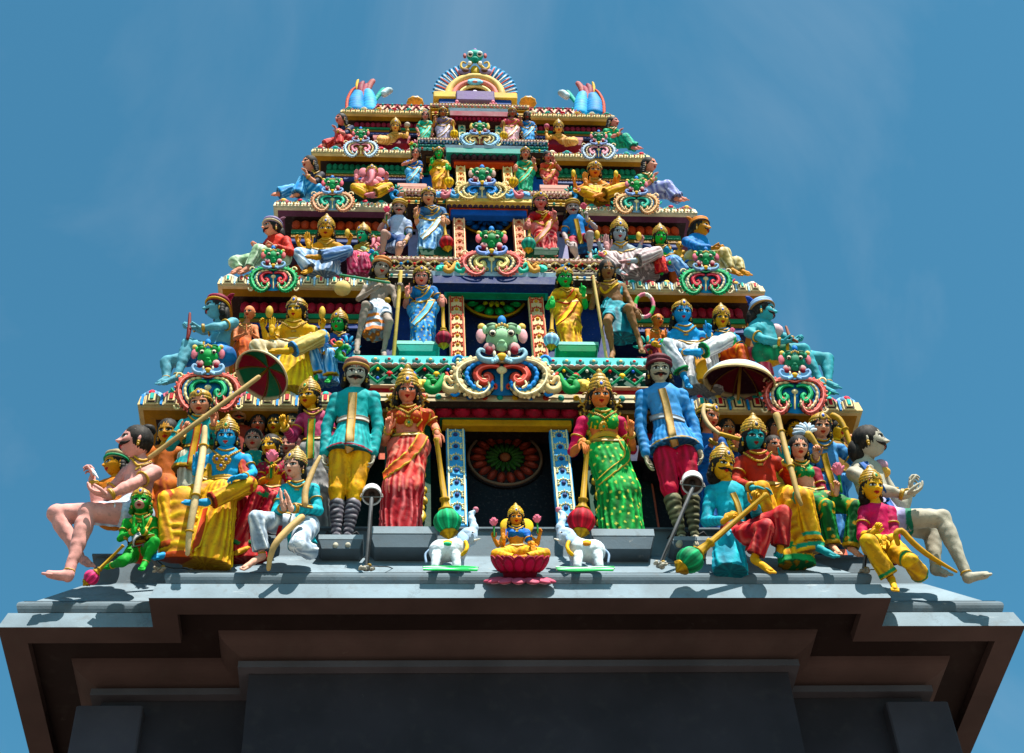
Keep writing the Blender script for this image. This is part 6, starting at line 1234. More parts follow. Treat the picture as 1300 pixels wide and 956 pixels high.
stand('goddess in a red and pink saree standing beside the seated bright blue attendant', YB3, 22, (686, 256), (677, 274), (699, 274), (667, 289), (671, 281, 1.0), (706, 284), (704, 277, .8), (681, 290), (700, 289), (696, 323, .3), 'b8706a', {'c': '8a1c28', 'c2': 'b8443c'}, {'c': 'b8303a', 'c2': 'f4a8a0'}, mace=((672, 284), (671, 310), .42, '0f7a6a'), hands=(('relaxed', (0, 1, .3), (0, 0, -1), -1), ('point', (0, -1, .1), (0, 0, 1), -1)), det=1.0)
figure('seated_attendant_statue', 'moustached attendant in a bright blue tunic and maroon cloth seated with a flower', (738, 330), YB3, 21, (727, 264, 2, 20, -2, .3),
 dict(nk=(729, 275), sa=(719, 284), sb=(743, 281), ea=(716, 297, .2), wa=(721, 308, 1.0), eb=(756, 289, .2), wb=(745, 278, .9), ha=(727, 307), hb=(744, 305), ka=(728, 315, 1.0), fa=(733, 327, .6), ta=(732, 332, .9), kb=(749, 297, 1.1), fb=(749, 322, .8), tb=(750, 329, 1.1)),
 '9c8c8a', top=dict(kind='tunic', st={'c': '155a9c', 'c2': '2f86c8'}, sleeve=.4, hem=(738, 318), hr=.5), low=dict(kind='legs', st={'c': '7a1428', 'c2': 'a82a44'}, fold=None, fold2=('len', 3, .03, 2), end=.3, name='shorts'), crown=('a8843c', '8a6a3a'), hair='long', face=dict(moustache=1.1), hands=(('relaxed', (.6, .6, .2), (0, 0, 1), 1), ('fist', (-.2, -1, .2), (0, 0, 1), -1)), props=[('lotus', (741, 266, 1.0), .45, 'b8566a'), ('ribbon', [(731, 278), (734, 292), (738, 310)], .3, 'b08a2c', '7a5a1c', 'tunic_panel')], tilt=16, belt=False, neck=False, det=.95)
figure('four_armed_deity_statue', 'pale grey faced four armed crowned deity lounging in pinkish white robes on the third tier', (800, 346), YW, 26, (786, 296, -2, 20, 2, .3),
 dict(nk=(787, 310), sa=(775, 318), sb=(800, 317), ea=(773, 330, .2), wa=(771, 316, .8), eb=(806, 328, .1), wb=(796, 332, 1.0), ha=(783, 331), hb=(800, 330), ka=(769, 326, .9), fa=(784, 344, .9), ta=(792, 348, 1.1), kb=(834, 321, 1.1), fb=(806, 331, 1.4), tb=(797, 331, 1.5)),
 '8f9ca6', low=dict(kind='dhoti', st={'c': 'a08a8c', 'c2': 'f0e6e2'}, fold=('ang', 9, .05, .4), fold2=('len', 4, .045, 3), thigh=.42, cuff=.3, end=.94), crown='kirita', hair='curly', face=dict(tilak='bars'), hands=(('open', (-.1, -1, .1), (0, 0, 1), 1, 1.15), ('relaxed', (-1, .2, .1), (0, 1, 0), 1)), hands_c='b88a8a', arms4=[((778, 316), (764, 320), (760, 308)), ((800, 316), (811, 320), (814, 309))], ex=[((806, 334, .5), (812, 346, .6), .8, .95, {'c': 'a89094', 'c2': 'f2e8e4'}, ('ang', 22, .07))], props=[('ball', (758, 298, .4), (.14, .14, .26), 'c2a050', 'conch'), ('ball', (811, 300, .4), (.14, .14, .26), 'c2a050', 'discus')], tilt=16, det=1.0)
figure('seated_goddess_statue', 'bright green goddess in a red and pale blue skirt beside the pale grey deity', (850, 350), YW, 22, (838, 301, -2, 18, 2, .3),
 dict(nk=(839, 313), sa=(830, 320), sb=(850, 321), ea=(828, 330), wa=(836, 332, .8), eb=(853, 330, .2), wb=(850, 334, 1.0), ha=(836, 333), hb=(852, 334), ka=(838, 334, 1.0), fa=(840, 347, .8), kb=(858, 331, 1.0), fb=(868, 346, .8), tb=(874, 350, 1.0)),
 '2aa03a', sex='f', top=dict(kind='tunic', short=2, st={'c': '1f6a8a', 'c2': '3a90b0'}, sleeve=.4), low=dict(kind='legs', st={'c': 'a81c2c', 'c2': 'f07a6a'}, stb={'c': '4a7ab8', 'c2': 'b4d4ee'}, fold=('ang', 10, .06, .3), fold2=('len', 3, .05, 3), thigh=.46, cuff=.36, name='saree'), crown='kirita', tilt=16, det=.85)
figure('child_statue', 'tiny golden child with raised arms sitting beside the bright green goddess', (864, 332), YW-.05, 11, (863, 312, 0, 15, 0, .3),
 dict(sa=(857, 320), sb=(869, 320), ea=(853, 322, .2), wa=(851, 316, .5), eb=(872, 322, .2), wb=(875, 315, .5), ha=(860, 329), hb=(867, 329), ka=(855, 331, .8), fa=(861, 335, .9), kb=(871, 331, .8), fb=(866, 335, .9)), 'c99a50', hair='none', crown='circlet', hands=(('open', (-.2, -1, 0), (0, 0, 1), 1), ('open', (.2, -1, 0), (0, 0, 1), -1)), tilt=16, det=.7, neck=False, belt=False, bracelets=False, face=dict(ear=False))
figure('corner_man_statue', 'moustached man in a blue coat and orange turban seated at a tier end', (915, 346), YW-.06, 27, (889, 290, -58, 10, -4, .3),
 dict(nk=(885, 303, .1), sa=(872, 307, .4), sb=(894, 309, -.2), ea=(887, 314, .8), wa=(903, 315, 1.0), eb=(900, 318, -.1), wb=(908, 316, .2), ha=(880, 328, .2), hb=(894, 328, -.1), ka=(920, 322, .6), fa=(928, 343, .6), ta=(938, 348, .8), kb=(936, 334, -.1), fb=(942, 345, 0), tb=(950, 348, .2)),
 'b8803c', top=dict(kind='tunic', st={'c': '1c62a4', 'c2': '3a90cc'}, sleeve=.9, hem=(884, 338), hr=.5), low=dict(kind='legs', st={'c': 'a8945c', 'c2': 'efe6c4'}, fold=('ang', 6, .03), fold2=('len', 4, .05, 2), end=.96), crown=('c8782a', '3a2a20', 'c8823a'), hair='back', face=dict(moustache=1.1), hands=(('fist', (1, 0, 0), (0, -1, .3), 1), ('fist', (1, 0, 0), (0, -.5, .5), -1)), tilt=10, belt=False, neck=False, bracelets=False)
# ---- row 4
YW, YB4 = 9.50, 9.40
def side_woman(label, y, hh, s, hx_, hy, saree, blouse, skin, knee, ank, far, hips, sh, hand_):
    """woman sitting sideways at the end of a tier; s = -1 looks to image left"""
    a, b = ('a', 'b') if s < 0 else ('b', 'a')
    J = {'s'+a: (sh[0][0], sh[0][1], -.2), 's'+b: (sh[1][0], sh[1][1], .4), 'e'+b: (lerp(sh[1][0], hand_[0], .4), sh[1][1]+hh*.45, .6), 'w'+b: (hand_[0], hand_[1], .9), 'h'+a: (hips[0][0], hips[0][1], -.1), 'h'+b: (hips[1][0], hips[1][1], .2),
         'k'+b: (knee[0], knee[1], .5), 'f'+b: (ank[0], ank[1], .5), 't'+b: (ank[0]+s*hh*.3, ank[1]+hh*.1, .6), 'k'+a: (lerp(hips[0][0], far[0], .55), far[1]-hh*.25, -.1), 'f'+a: (far[0], far[1], 0), 't'+a: (far[0]+s*hh*.3, far[1]+hh*.05, .1)}
    hd = [None, None]; hd['ab'.index(b)] = ('relaxed', (s*.3, -1, 0), (s, 0, .3), -1 if s < 0 else 1)
    figure('corner_woman_statue', label, (hips[0][0], hips[0][1]+hh*.6), y, hh, (hx_, hy, -s*0+(-52*s if s > 0 else 52), 10, -4*s, .3), J, skin, sex='f', top=dict(kind='tunic', short=2, st=blouse, sleeve=.45), low=dict(kind='legs', st=saree, fold=('ang', 9, .05, .3), fold2=('len', 4, .05, 2.5), thigh=.44, cuff=.34, name='saree'), hair='curly', face=dict(tilak='dot'), hands=tuple(hd), tilt=12, belt=False, det=.9)
side_woman('woman in a sky blue saree with black hair seated sideways at a tier end', YW, 22, -1, 393, 208, {'c': '1c78b8', 'c2': '9cd8f4'}, {'c': '1c1c2a'}, 'c98a72', (385, 229), (378, 247), (354, 246), ((391, 242), (403, 243)), ((394, 224), (408, 223)), (390, 223))
ganesha('pink elephant headed deity in yellow robes seated with a raised palm on the fourth tier', 472, 220, 18, YW, 'cc7f88', ('b87a0a', 'f0c83a'))
def plinth(label, x0, x1, y0, y1, y, c, name='statue_plinth', taper=.86, c2=None):
    p = at((x0+x1)/2, y1, y); u = pxsize(p); w = (x1-x0)/2*u; h = max(at((x0+x1)/2, y0, y)[2]-p[2], .02)
    o = thing(name, label, 'plinth', p); q = MB(); d = min(w*.55, .11 if name != 'couch' else .05)
    def slab(z0, z1, k0, k1, cc):
        V = [(-w*k0, -d*k0, z0), (w*k0, -d*k0, z0), (w*k0, d+.2, z0), (-w*k0, d+.2, z0), (-w*k1, -d*k1, z1), (w*k1, -d*k1, z1), (w*k1, d+.2, z1), (-w*k1, d+.2, z1)]
        q.add(V, np.array([[3, 2, 1, 0], [4, 5, 6, 7], [0, 1, 5, 4], [1, 2, 6, 5], [2, 3, 7, 6], [3, 0, 4, 7]]), cc, False)
    slab(0, h*.62, taper, 1.0, col(c)); slab(h*.62+.002, h, 1.03, 1.03, col(c2) if c2 else np.clip(col(c)*1.15, 0, 1))
    q.build('block', 'worn_cement' if name == 'statue_plinth' and c in ('59676f', '4f5d66') else 'painted_plaster', o); return o
H_ = (('relaxed', (.5, -.6, .1), (0, 0, 1), 1), ('relaxed', (0, 1, .1), (0, 0, 1), -1))
stand('small woman in a blue saree with a hand at her chin on a pinkish block', YB4, 14, (528, 195, 10), (520, 206), (533, 207), (511, 209, .2), (523, 205, .9), (535, 215), (534, 222, .2), (519, 218), (531, 218), (523, 240, .2), 'b87a68', {'c': '1c4a8c', 'c2': '2f6ab0'}, {'c': '2478b4', 'c2': '8cccec'}, hands=H_, crown=None, name='woman_statue', det=.75)
stand('small green skinned goddess in an orange saree with a gold mace on the fourth tier', YB4, 15, (557, 195), (550, 207), (566, 207), (546, 216), (548, 207, .8), (571, 214), (567, 209, 1.0), (551, 218), (564, 218), (558, 243, .2), '2a9a44', {'c': 'b8862a', 'c2': 'd8a84a'}, {'c': 'b8701c', 'c2': 'f0b450'}, mace=((567, 209), (570, 231), .42, 'b8963c'), det=.75)
stand('small goddess in an emerald saree with a gold mace right of the fourth tier niche', YB4, 15, (667, 195), (659, 208), (675, 208), (653, 217), (655, 210, 1.0), (680, 216), (678, 207, .8), (660, 219), (674, 219), (667, 245, .2), 'b87a68', {'c': '0f7a54', 'c2': '2aa078'}, {'c': '0a7a5a', 'c2': '5ad0a4'}, mace=((655, 211), (652, 231), .42, 'b8963c'), hands=(('relaxed', (0, 1, .3), (0, 0, -1), -1), ('point', (0, -1, .1), (0, 0, 1), -1)), det=.75)
stand('small woman in a brick red saree raising her hand on a pinkish block', YB4, 14, (695, 199, -10), (689, 210), (703, 210), (688, 222), (692, 228, .5), (711, 215, .2), (704, 206, .9), (691, 221), (704, 221), (701, 242, .2), 'a8645a', {'c': 'a83a3a', 'c2': 'c86a50'}, {'c': 'a8303a', 'c2': 'e88878'}, hands=(('relaxed', (.3, 1, .1), (0, 0, 1), 1), ('relaxed', (-.3, -1, .1), (0, 0, 1), -1)), crown=None, name='woman_statue', det=.75)
plinth('carved pinkish block under the small woman in the blue saree', 505, 541, 241, 252, YB4, 'a8786c', name='carved_block'); plinth('carved pinkish block under the small woman in the brick red saree', 686, 722, 243, 254, YB4, 'a8786c', name='carved_block')
figure('four_armed_deity_statue', 'orange faced four armed deity in golden yellow robes seated on the fourth tier', (758, 252), YW, 21, (755, 217, -2, 20, 2, .3),
 dict(nk=(755, 229), sa=(745, 235), sb=(766, 235), ea=(745, 245, .2), wa=(744, 234, .8), eb=(774, 243, .2), wb=(777, 237, .8), ha=(752, 244), hb=(765, 244), ka=(741, 243, .9), fa=(760, 252, .9), ta=(766, 254, 1.2), kb=(792, 238, 1.0), fb=(764, 247, 1.3), tb=(755, 249, 1.4)),
 'c9824a', low=dict(kind='dhoti', st={'c': 'b8780a', 'c2': 'f2c436'}, fold=('ang', 8, .05, .4), fold2=('len', 3, .05, 3), thigh=.44, cuff=.32, end=.94), crown='helmet', hair='long', face=dict(tilak='dot'), hands=(('open', (-.1, -1, .1), (0, 0, 1), 1, 1.2), ('relaxed', (.3, -.6, .3), (0, 0, 1), -1)), arms4=[((747, 234), (731, 241), (729, 229)), ((766, 234), (782, 240), (785, 230))], props=[('ball', (728, 220, .4), (.14, .14, .26), 'd0b050', 'lamp'), ('ball', (782, 221, .4), (.14, .14, .26), 'd0b050', 'lamp')], ex=[((758, 247, .6), (758, 253, .7), .7, .8, {'c': 'b8780a', 'c2': 'f4d05a'}, ('ang', 16, .07))], tilt=18, det=.95)
side_woman('woman in a lilac saree and green blouse seated sideways at a tier end', YW, 22, 1, 824, 210, {'c': '6a70a8', 'c2': 'ccd2ea'}, {'c': '1f8a5a'}, 'c98a78', (848, 235), (858, 252), (864, 252), ((828, 243), (816, 243)), ((830, 227), (812, 226)), (829, 228))
# ---- row 5
YW, YB5 = 9.72, 9.64
side_woman('woman in a red saree seated sideways at the left end of the topmost tier', YW, 17, -1, 433, 152, {'c': 'a82a30', 'c2': 'ec8a80'}, {'c': '1c2a4a'}, 'c07a70', (430, 168), (431, 184), (412, 184), ((434, 178), (443, 179)), ((435, 164), (446, 163)), (427, 166))
side_woman('woman in a sea green saree seated sideways at the right end of the topmost tier', YW, 17, 1, 778, 156, {'c': '0a7a64', 'c2': '4ac8a4'}, {'c': '1f9a6a'}, 'c98078', (795, 174), (803, 187), (808, 187), ((782, 181), (773, 181)), ((785, 168), (769, 167)), (786, 170))
def recline(label, y, hh, s, hx_, hy, skin, end_px):
    a, b = ('a', 'b') if s > 0 else ('b', 'a')
    J = {'s'+a: (hx_-s*hh*.55, hy+hh*.72), 's'+b: (hx_+s*hh*.5, hy+hh*.8), 'e'+a: (hx_-s*hh*.95, hy+hh*.85, .4), 'w'+a: (hx_-s*hh*1.05, hy+hh*.25, .3), 'e'+b: (hx_+s*hh*.9, hy+hh*1.0, .5), 'w'+b: (hx_+s*hh*1.5, hy+hh*.95, .5), 'h'+a: (hx_+s*hh*.3, hy+hh*1.2), 'h'+b: (hx_+s*hh*.6, hy+hh*1.2), 'k'+a: (hx_+s*hh*1.3, hy+hh*1.0, .3), 'f'+a: (end_px, hy+hh*1.1, .2), 'k'+b: (hx_+s*hh*1.3, hy+hh*1.15, .6), 'f'+b: (end_px, hy+hh*1.2, .5)}
    hd = [None, None]; hd['ab'.index(a)] = ('fist', (0, -1, 0), (s, 0, .3), s)
    figure('reclining_deity_statue', label, (hx_, hy+hh*1.45), y, hh, (hx_, hy, 0, 20, 0, .3), J, skin, low=dict(kind='legs', st={'c': 'b8804a', 'c2': 'e0b880'}, fold=None, fold2=('len', 4, .04, 2), end=.96, name='dhoti'), crown='kirita', hair='long', hands=tuple(hd), tilt=18, det=.8, neck=True, belt=False, props=[('ball', (hx_-s*hh*1.0, hy-hh*.15, .3), (.26, .26, .26), 'b0a090' if s < 0 else 'b05a6a', 'mace_head')])
recline('golden deity reclining on a maroon couch with legs to the left on the topmost tier', YW-.02, 15, -1, 502, 161, 'cf9a5c', 480)
recline('golden deity reclining on a maroon couch with legs to the right on the topmost tier', YW-.02, 15, 1, 709, 163, 'cf9a5c', 733)
plinth('maroon couch under the deity reclining with legs to the left', 474, 520, 177, 186, YW, '6a1f2c', name='couch', c2='9a5a5a'); plinth('maroon couch under the deity reclining with legs to the right', 694, 740, 179, 188, YW, '6a1f2c', name='couch', c2='9a5a5a')
HR = (('relaxed', (0, 1, .1), (0, 0, 1), 1), ('relaxed', (0, 1, .1), (0, 0, 1), -1))
stand('tiny woman in a turquoise saree standing at the left of the topmost row', YB5, 11.5, (540, 147, 6), (534, 156), (546, 156), (529, 163), (532, 169, .4), (549, 163), (548, 169, .3), (535, 165), (545, 165), (539, 179, .2), 'b87a70', {'c': '0f8a74', 'c2': '2ab094'}, {'c': '109a84', 'c2': '7ae0c4'}, hands=HR, crown=None, det=.7, name='woman_statue')
stand('tiny goddess in a lilac and yellow saree holding a gold mace', YB5, 13, (562, 143, -4), (555, 153), (572, 153), (550, 160), (552, 153, .8), (577, 158), (574, 153, .9), (557, 164), (570, 164), (564, 182, .2), '9a6444', {'c': '5a4a6a', 'c2': '8a7a98'}, {'c': '6a6280', 'c2': 'c8c0d8'}, mace=((575, 154), (576.5, 170), .42, 'b8963c'), det=.7)
stand('tiny goddess in a pink and white saree holding a gold mace', YB5, 13, (650.5, 143, 4), (642, 154), (658, 154), (636, 160), (639, 154, .9), (663, 160), (661, 153, .8), (643, 165), (656, 165), (650, 183, .2), '8a5a48', {'c': 'a83a4a', 'c2': 'd0707a'}, {'c': 'c88a9a', 'c2': 'f2dcd8'}, mace=((639.5, 155), (639.5, 172), .42, 'b8963c'), hands=(('relaxed', (0, 1, .3), (0, 0, -1), -1), ('point', (0, -1, .1), (0, 0, 1), -1)), det=.7)
stand('tiny dark skinned woman in a blue saree standing at the right of the topmost row', YB5, 11.5, (669, 147, -6), (663, 157), (676, 157), (661, 164), (663, 170, .4), (681, 164), (679, 169, .3), (664, 166), (676, 166), (672, 181, .2), '4a3028', {'c': '155aa0', 'c2': '2f80c4'}, {'c': '2078c0', 'c2': '8cc8f0'}, hands=HR, crown=None, det=.7, name='woman_statue')
# ------------------------------------------------------------------ ornaments and other things on the tower, laid out in a photograph-row frame
class PF:
    """local frame of a thing standing at photograph point (px, py) in plane y, leaning forward by tilt degrees"""
    def __init__(s, name, label, cat, px, py, y, tilt=12, group=None):
        s.O = at(px, py, y); t = math.radians(tilt)
        s.R = np.array([[1, 0, 0], [0, math.cos(t), -math.sin(t)], [0, math.sin(t), math.cos(t)]])
        s.cl = s.R.T @ (CAM-s.O); s.u = pxsize(s.O); s.root = thing(name, label, cat, s.O, t, group)
    def __call__(s, px, py, d=0.0):
        r = s.R.T @ ray(px, py); return s.cl + r*((-d*s.u-s.cl[1])/r[1])
def spiral(c, r, a0, turns, n=14, sg=1):
    t = np.linspace(0, 1, n); rr = r*(1-t*.85); a = a0+sg*t*turns*2*PI; return np.stack([c[0]+rr*np.cos(a), c[1]+rr*np.sin(a)], -1)
def kirtimukha(label, cx, y0, y1, hw, y, c1, c2, c3, group='monster face scroll ornaments on the cornices', face='12804a', wide=None, mus='7f9cc4', ear='cc6f78', tilt=12, split=.47, c4='d8c49a'):
    rv = random.Random(label); jit = lambda c, s=.18: np.clip(col(c)*np.array([rv.uniform(1-s, 1+s) for _ in range(3)]), 0, 1); c1, c2, c4, face, mus, ear = jit(c1, .08), jit(c2, .1), jit(c4, .08), jit(face, .3), jit(mus, .2), jit(ear, .15)
    h = y1-y0; F = PF('scroll_ornament', label, 'ornament', cx, y1, y, tilt, group); u = F.u
    X = lambda a, v, d=0: F(cx+a*hw, y0+v*h, d*hw)
    sv = split/.47
    m = MB(); E = lambda a, v, d, r, c, R=None, n=12: m.ell(X(a, v*sv, d), np.array(r)*hw*u, col(c), R, n, 8)
    # scroll frame: outer and inner bands of each side, joined over the top
    for sg in (-1, 1):
        q = MB()
        P = [(0, .53), (.35, .5), (.72, .53), (.95, .64), (.97, .78), (.82, .92), (.58, .99), (.38, .97), (.27, .88), (.34, .79), (.48, .79), (.54, .86), (.46, .90)]
        nn = 84; S2 = spline(np.array(P), nn); W3 = np.interp(np.linspace(0, 1, nn), [0, .2, .6, .85, 1], [.07, .10, .11, .09, .045])*hw*u
        at3 = lambda dd: np.array([X(sg*a, v+(split-.47)*(1-v), dd) for a, v in S2])
        rp_ = np.arange(nn) % 4; cb = col(c1); shade = np.array([cb*(0.45, 1.0, 1.12, 1.0)[k] for k in rp_])
        q.tube(at3(.02), W3*1.22, hx('1a1614'), 8, flat=.6, up=V3(0, -1, 0))
        q.tube(at3(.13), W3*np.array([.86, 1, 1.04, 1])[rp_], shade, 8, flat=.8, up=V3(0, -1, 0))
        q.tube(at3(.25), .026*hw*u, np.clip(cb*1.5+.12, 0, 1), 5)
        P3 = at3(.12)
        for i in range(8, 68, 3):      # beaded outer rim
            d = P3[i]-X(0, .74, .12); d = d/np.linalg.norm(d); q.ell(P3[i]+d*.125*hw*u, .042*hw*u, np.clip(cb*1.4+.05, 0, 1), None, 6, 4)
        for (a, v, r_, c_, tw) in ((.62, .5, .17, c2, 1), (.92, .52, .14, c4, -1), (1.08, .7, .13, c2, 1), (1.0, .95, .13, c4, 1), (.16, .9, .1, c2, -1)):
            t_ = np.linspace(0, 4.6, 15); rr = r_*(1-t_/5.6); P3 = np.array([X(sg*(a+ri*math.cos(ti*tw)), v+(split-.47)*(1-v)+ri*math.sin(ti*tw)*hw/h, .1) for ti, ri in zip(t_, rr)]); q.tube(P3, np.linspace(.04, .02, 15)*hw*u, np.clip(col(c_)*1.1, 0, 1), 6)
        q.build('scroll_band', 'painted_plaster', F.root)
        q = MB()
        cc_ = X(0, .74, .16); S3 = cc_+(at3(.2)-cc_)*np.array([.78, 1, .80]); S3 = S3[6:66]; q.tube(S3, np.linspace(.05, .05, 60)*hw*u*np.array([.8, 1, 1.1, 1])[np.arange(60) % 4], np.array([col(c4)*(.55, 1, 1.1, 1)[k] for k in np.arange(60) % 4]), 7); q.build('rib_band', 'painted_plaster', F.root)
        q = MB()
        P = [(.08, .6), (.26, .585), (.46, .62), (.55, .71), (.48, .79), (.36, .82), (.27, .78), (.3, .72), (.37, .73)]
        P3 = np.array([X(sg*a, v+(split-.47)*(1-v), .2) for a, v in spline(np.array(P), 22)])
        q.tube(np.array([X(sg*a, v+(split-.47)*(1-v), .1) for a, v in spline(np.array(P), 22)]), np.interp(np.linspace(0, 1, 22), [0, .4, .8, 1], [.08, .125, .125, .07])*hw*u, hx('1a1614'), 8, flat=.6, up=V3(0, -1, 0))
        q.tube(P3, np.interp(np.linspace(0, 1, 22), [0, .4, .8, 1], [.06, .1, .1, .05])*hw*u, col(c2), 8, flat=.8, up=V3(0, -1, 0))
        P3b = np.array([X(sg*a, v+(split-.47)*(1-v), .27) for a, v in spline(np.array(P), 22)]); q.tube(P3b, .022*hw*u, np.clip(col(c2)*1.7+.08, 0, 1), 5)
        q.build('inner_scroll', 'painted_plaster', F.root)
    q = MB(); 
    pl = [X(a, v, -.05) for a, v in ((-.8, .6), (.8, .6), (.88, .8), (.5, .96), (.15, .98), (-.15, .98), (-.5, .96), (-.88, .8))]; cen = X(0, .78, -.05)
    q.ell(X(0, .78, -.05), np.array([.82*hw*u, .1*hw*u, .23*h*u*1.25]), col(c3), None, 20, 10)
    q.build('back_plate', 'painted_plaster', F.root)
    q = MB(); q.tube([X(0, .66, .2), X(0, .94, .2)], np.array([.035, .03])*hw*u, col('d8c48a'), 6); q.ell(X(0, .68, .22), np.array([.12, .06, .1])*hw*u, col('e0cfa0'), None, 10, 6); q.build('pendant', 'painted_plaster', F.root)
    # monster mask
    E(0, .25, .1, (.36, .3, .34), face); E(0, .33, .3, (.13, .16, .16), face)
    for sg in (-1, 1):
        E(sg*.2, .13, .22, (.15, .15, .17), face); E(sg*.2, .165, .345, (.095, .05, .095), '17100c'); E(sg*.2, .165, .365, (.075, .05, .075), 'c8bfa8'); E(sg*.2, .17, .405, (.05, .035, .05), '120c0a'); E(sg*.21, .085, .3, (.14, .07, .06), np.clip(col(face)*.5, 0, 1)); E(sg*.36, .13, .2, (.07, .06, .12), np.clip(col(face)*1.5, 0, 1))
        E(sg*.46, .2, .02, (.11, .06, .2), ear); E(sg*.44, .1, .0, (.09, .06, .1), 'c9a860')
        E(sg*.27, .34, .26, (.14, .09, .16), 'b08888'); E(sg*.28, .36, .33, (.09, .06, .11), '7a1424'); E(sg*.16, .40, .38, (.035, .035, .085), 'd8cdb4')
        P = [(.02, .43), (.2, .475), (.42, .46), (.52, .40), (.46, .35), (.38, .37)]
        P3 = np.array([X(sg*a, v*sv, .32) for a, v in spline(np.array(P), 16)]); m.tube(P3, np.linspace(.09, .035, 16)*hw*u, col(mus), 7)
    E(0, .43, .36, (.12, .07, .1), 'c9a04a'); E(0, .385, .3, (.16, .06, .07), '4a0f18'); [E(.06*kk, .09-.012*(2-abs(kk)), .36, (.03, .03, .05), 'c9a860') for kk in (-2, -1, 0, 1, 2)]; [E(sg_*(.1+.05*kk), .46+.01*kk, .40, (.035, .03, .05), np.clip(col(mus)*1.5, 0, 1)) for sg_ in (-1, 1) for kk in range(3)]; E(0, .03, .1, (.1, .08, .14), '2f78c0'); E(0, .27, .42, (.08, .07, .06), face)
    m.build('monster_mask', 'painted_plaster', F.root)
    if wide:
        for sg in (-1, 1):
            q = MB(); P = [(.9, .86), (1.05, .95), (1.22, .93), (1.3, .84), (1.2, .78), (1.12, .84)]
            P3 = np.array([X(sg*a, v, .1) for a, v in spline(np.array(P), 20)]); q.tube(P3, np.linspace(.11, .05, 20)*hw*u, col(wide[0]), 8); q.build('side_scroll', 'painted_plaster', F.root)
            q = MB(); P = [(1.28, .74), (1.34, .84), (1.46, .94), (1.62, .92), (1.6, .84), (1.5, .84)]
            P3 = np.array([X(sg*a, v, .12) for a, v in spline(np.array(P), 20)]); q.tube(P3, np.interp(np.linspace(0, 1, 20), [0, .3, .7, 1], [.04, .1, .1, .05])*hw*u, col(wide[1]), 8)
            for k in range(3): q.ell(X(sg*(1.5+.05*k), .82-.03*k, .16), np.array([.09, .05, .05])*hw*u, col(wide[1]), None, 8, 5)
            q.build('makara_beast', 'painted_plaster', F.root)
            q = MB(); q.ell(X(sg*1.78, .88, .08), np.array([.2, .08, .16])*hw*u, col(wide[2]), None, 14, 8)
            for k in range(3): q.ell(X(sg*(1.7+.1*k), .84+.03*k, .15), np.array([.07, .05, .07])*hw*u, np.clip(col(wide[2])*1.3, 0, 1), None, 8, 5)
            q.build('leaf_tail', 'painted_plaster', F.root)
    return F
COR = 'cc6a62'; GR = '128a58'
kirtimukha('coral and green monster face scroll ornament at the left end of the lowest painted cornice', 264, 432, 520, 38, 8.70, COR, '139060', '3f8ac8')
kirtimukha('coral and green monster face scroll ornament at the right end of the lowest painted cornice', 1009, 440, 524, 37, 8.70, COR, '139060', '3f8ac8')
kirtimukha('large blue and cream monster face scroll ornament above the doorway', 637, 404, 501, 58, 8.56, 'd2b98a', 'c05a50', '2f6fa8', c4='3a86c8', wide=('d0b888', '1f8a44', 'd0b060'), face='9fb4a0', mus='8fa8c8', ear='cc9c98', split=.55)
kirtimukha('green and red monster face scroll ornament at the left end of the second cornice', 347, 313, 369, 28, 9.06, '17945c', 'b8444a', '3f9ad0')
kirtimukha('green and red monster face scroll ornament at the right end of the second cornice', 896, 315, 372, 30, 9.06, '17945c', 'b8444a', '3f9ad0')
kirtimukha('pink and cream monster face scroll ornament above the second tier niche', 624, 289, 348, 36, 8.92, 'cc6a66', 'd0b47a', '7fb8d8', wide=('3fa890', 'd09a5a', '4ab09a'), split=.55)
kirtimukha('peach and green monster face scroll ornament at the left end of the third cornice', 422, 224, 267, 25, 9.34, 'd8a078', '2a9a80', '8ab8d8')
kirtimukha('peach and green monster face scroll ornament at the right end of the third cornice', 808, 225, 270, 26, 9.34, 'd8a078', '2a9a80', '8ab8d8')
kirtimukha('cream and blue monster face scroll ornament above the third tier niche', 612, 211, 252, 31, 9.20, 'c8ae74', '3f7fc4', '7fb0d8', wide=('5a9ac8', 'c0707a', '6a9ac8'), ear='b88a8a', split=.55)
kirtimukha('pale blue and pink monster face scroll ornament at the left end of the fourth cornice', 458, 162, 198, 20, 9.56, 'a8c0d8', 'd88a98', 'd0a860')
kirtimukha('pale blue and pink monster face scroll ornament at the right end of the fourth cornice', 760, 166, 201, 20, 9.56, 'a8c0d8', 'd88a98', '3f78b8')
kirtimukha('small blue and cream monster face scroll ornament above the fourth tier niche', 609, 155, 184, 23, 9.42, '8fb4d8', 'c8b07a', 'c87a7a', ear='c8a860', split=.5)
# crowning arch
F = PF('crowning_arch', 'crowning arch with a teal monster face and blue feather fan at the tower top', 'ornament', 603, 134, 9.70, 6)
u = F.u; cx = 603.0
q = MB(); q.tube([F(cx+math.cos(a)*34, 122-math.sin(a)*24, 1) for a in np.linspace(0, PI, 26)], 5.2*u, hx('d0b070'), 10); q.build('arch_rim', 'painted_plaster', F.root)
q = MB(); q.tube([F(cx+math.cos(a)*27, 122-math.sin(a)*18, 2) for a in np.linspace(0, PI, 22)], 3.6*u, hx('cf8078'), 8); q.build('arch_band', 'painted_plaster', F.root)
q = MB(); q.tube([F(cx+math.cos(a)*20, 122-math.sin(a)*12.5, 3) for a in np.linspace(0, PI, 20)], 2.4*u, hx('d8c48a'), 8); q.build('arch_lip', 'painted_plaster', F.root)
q = MB(); q.ell(F(cx, 119, -4), (24*u, 2*u, 14*u), hx('5a4210'), None, 20, 10); q.build('arch_back', 'painted_plaster', F.root)
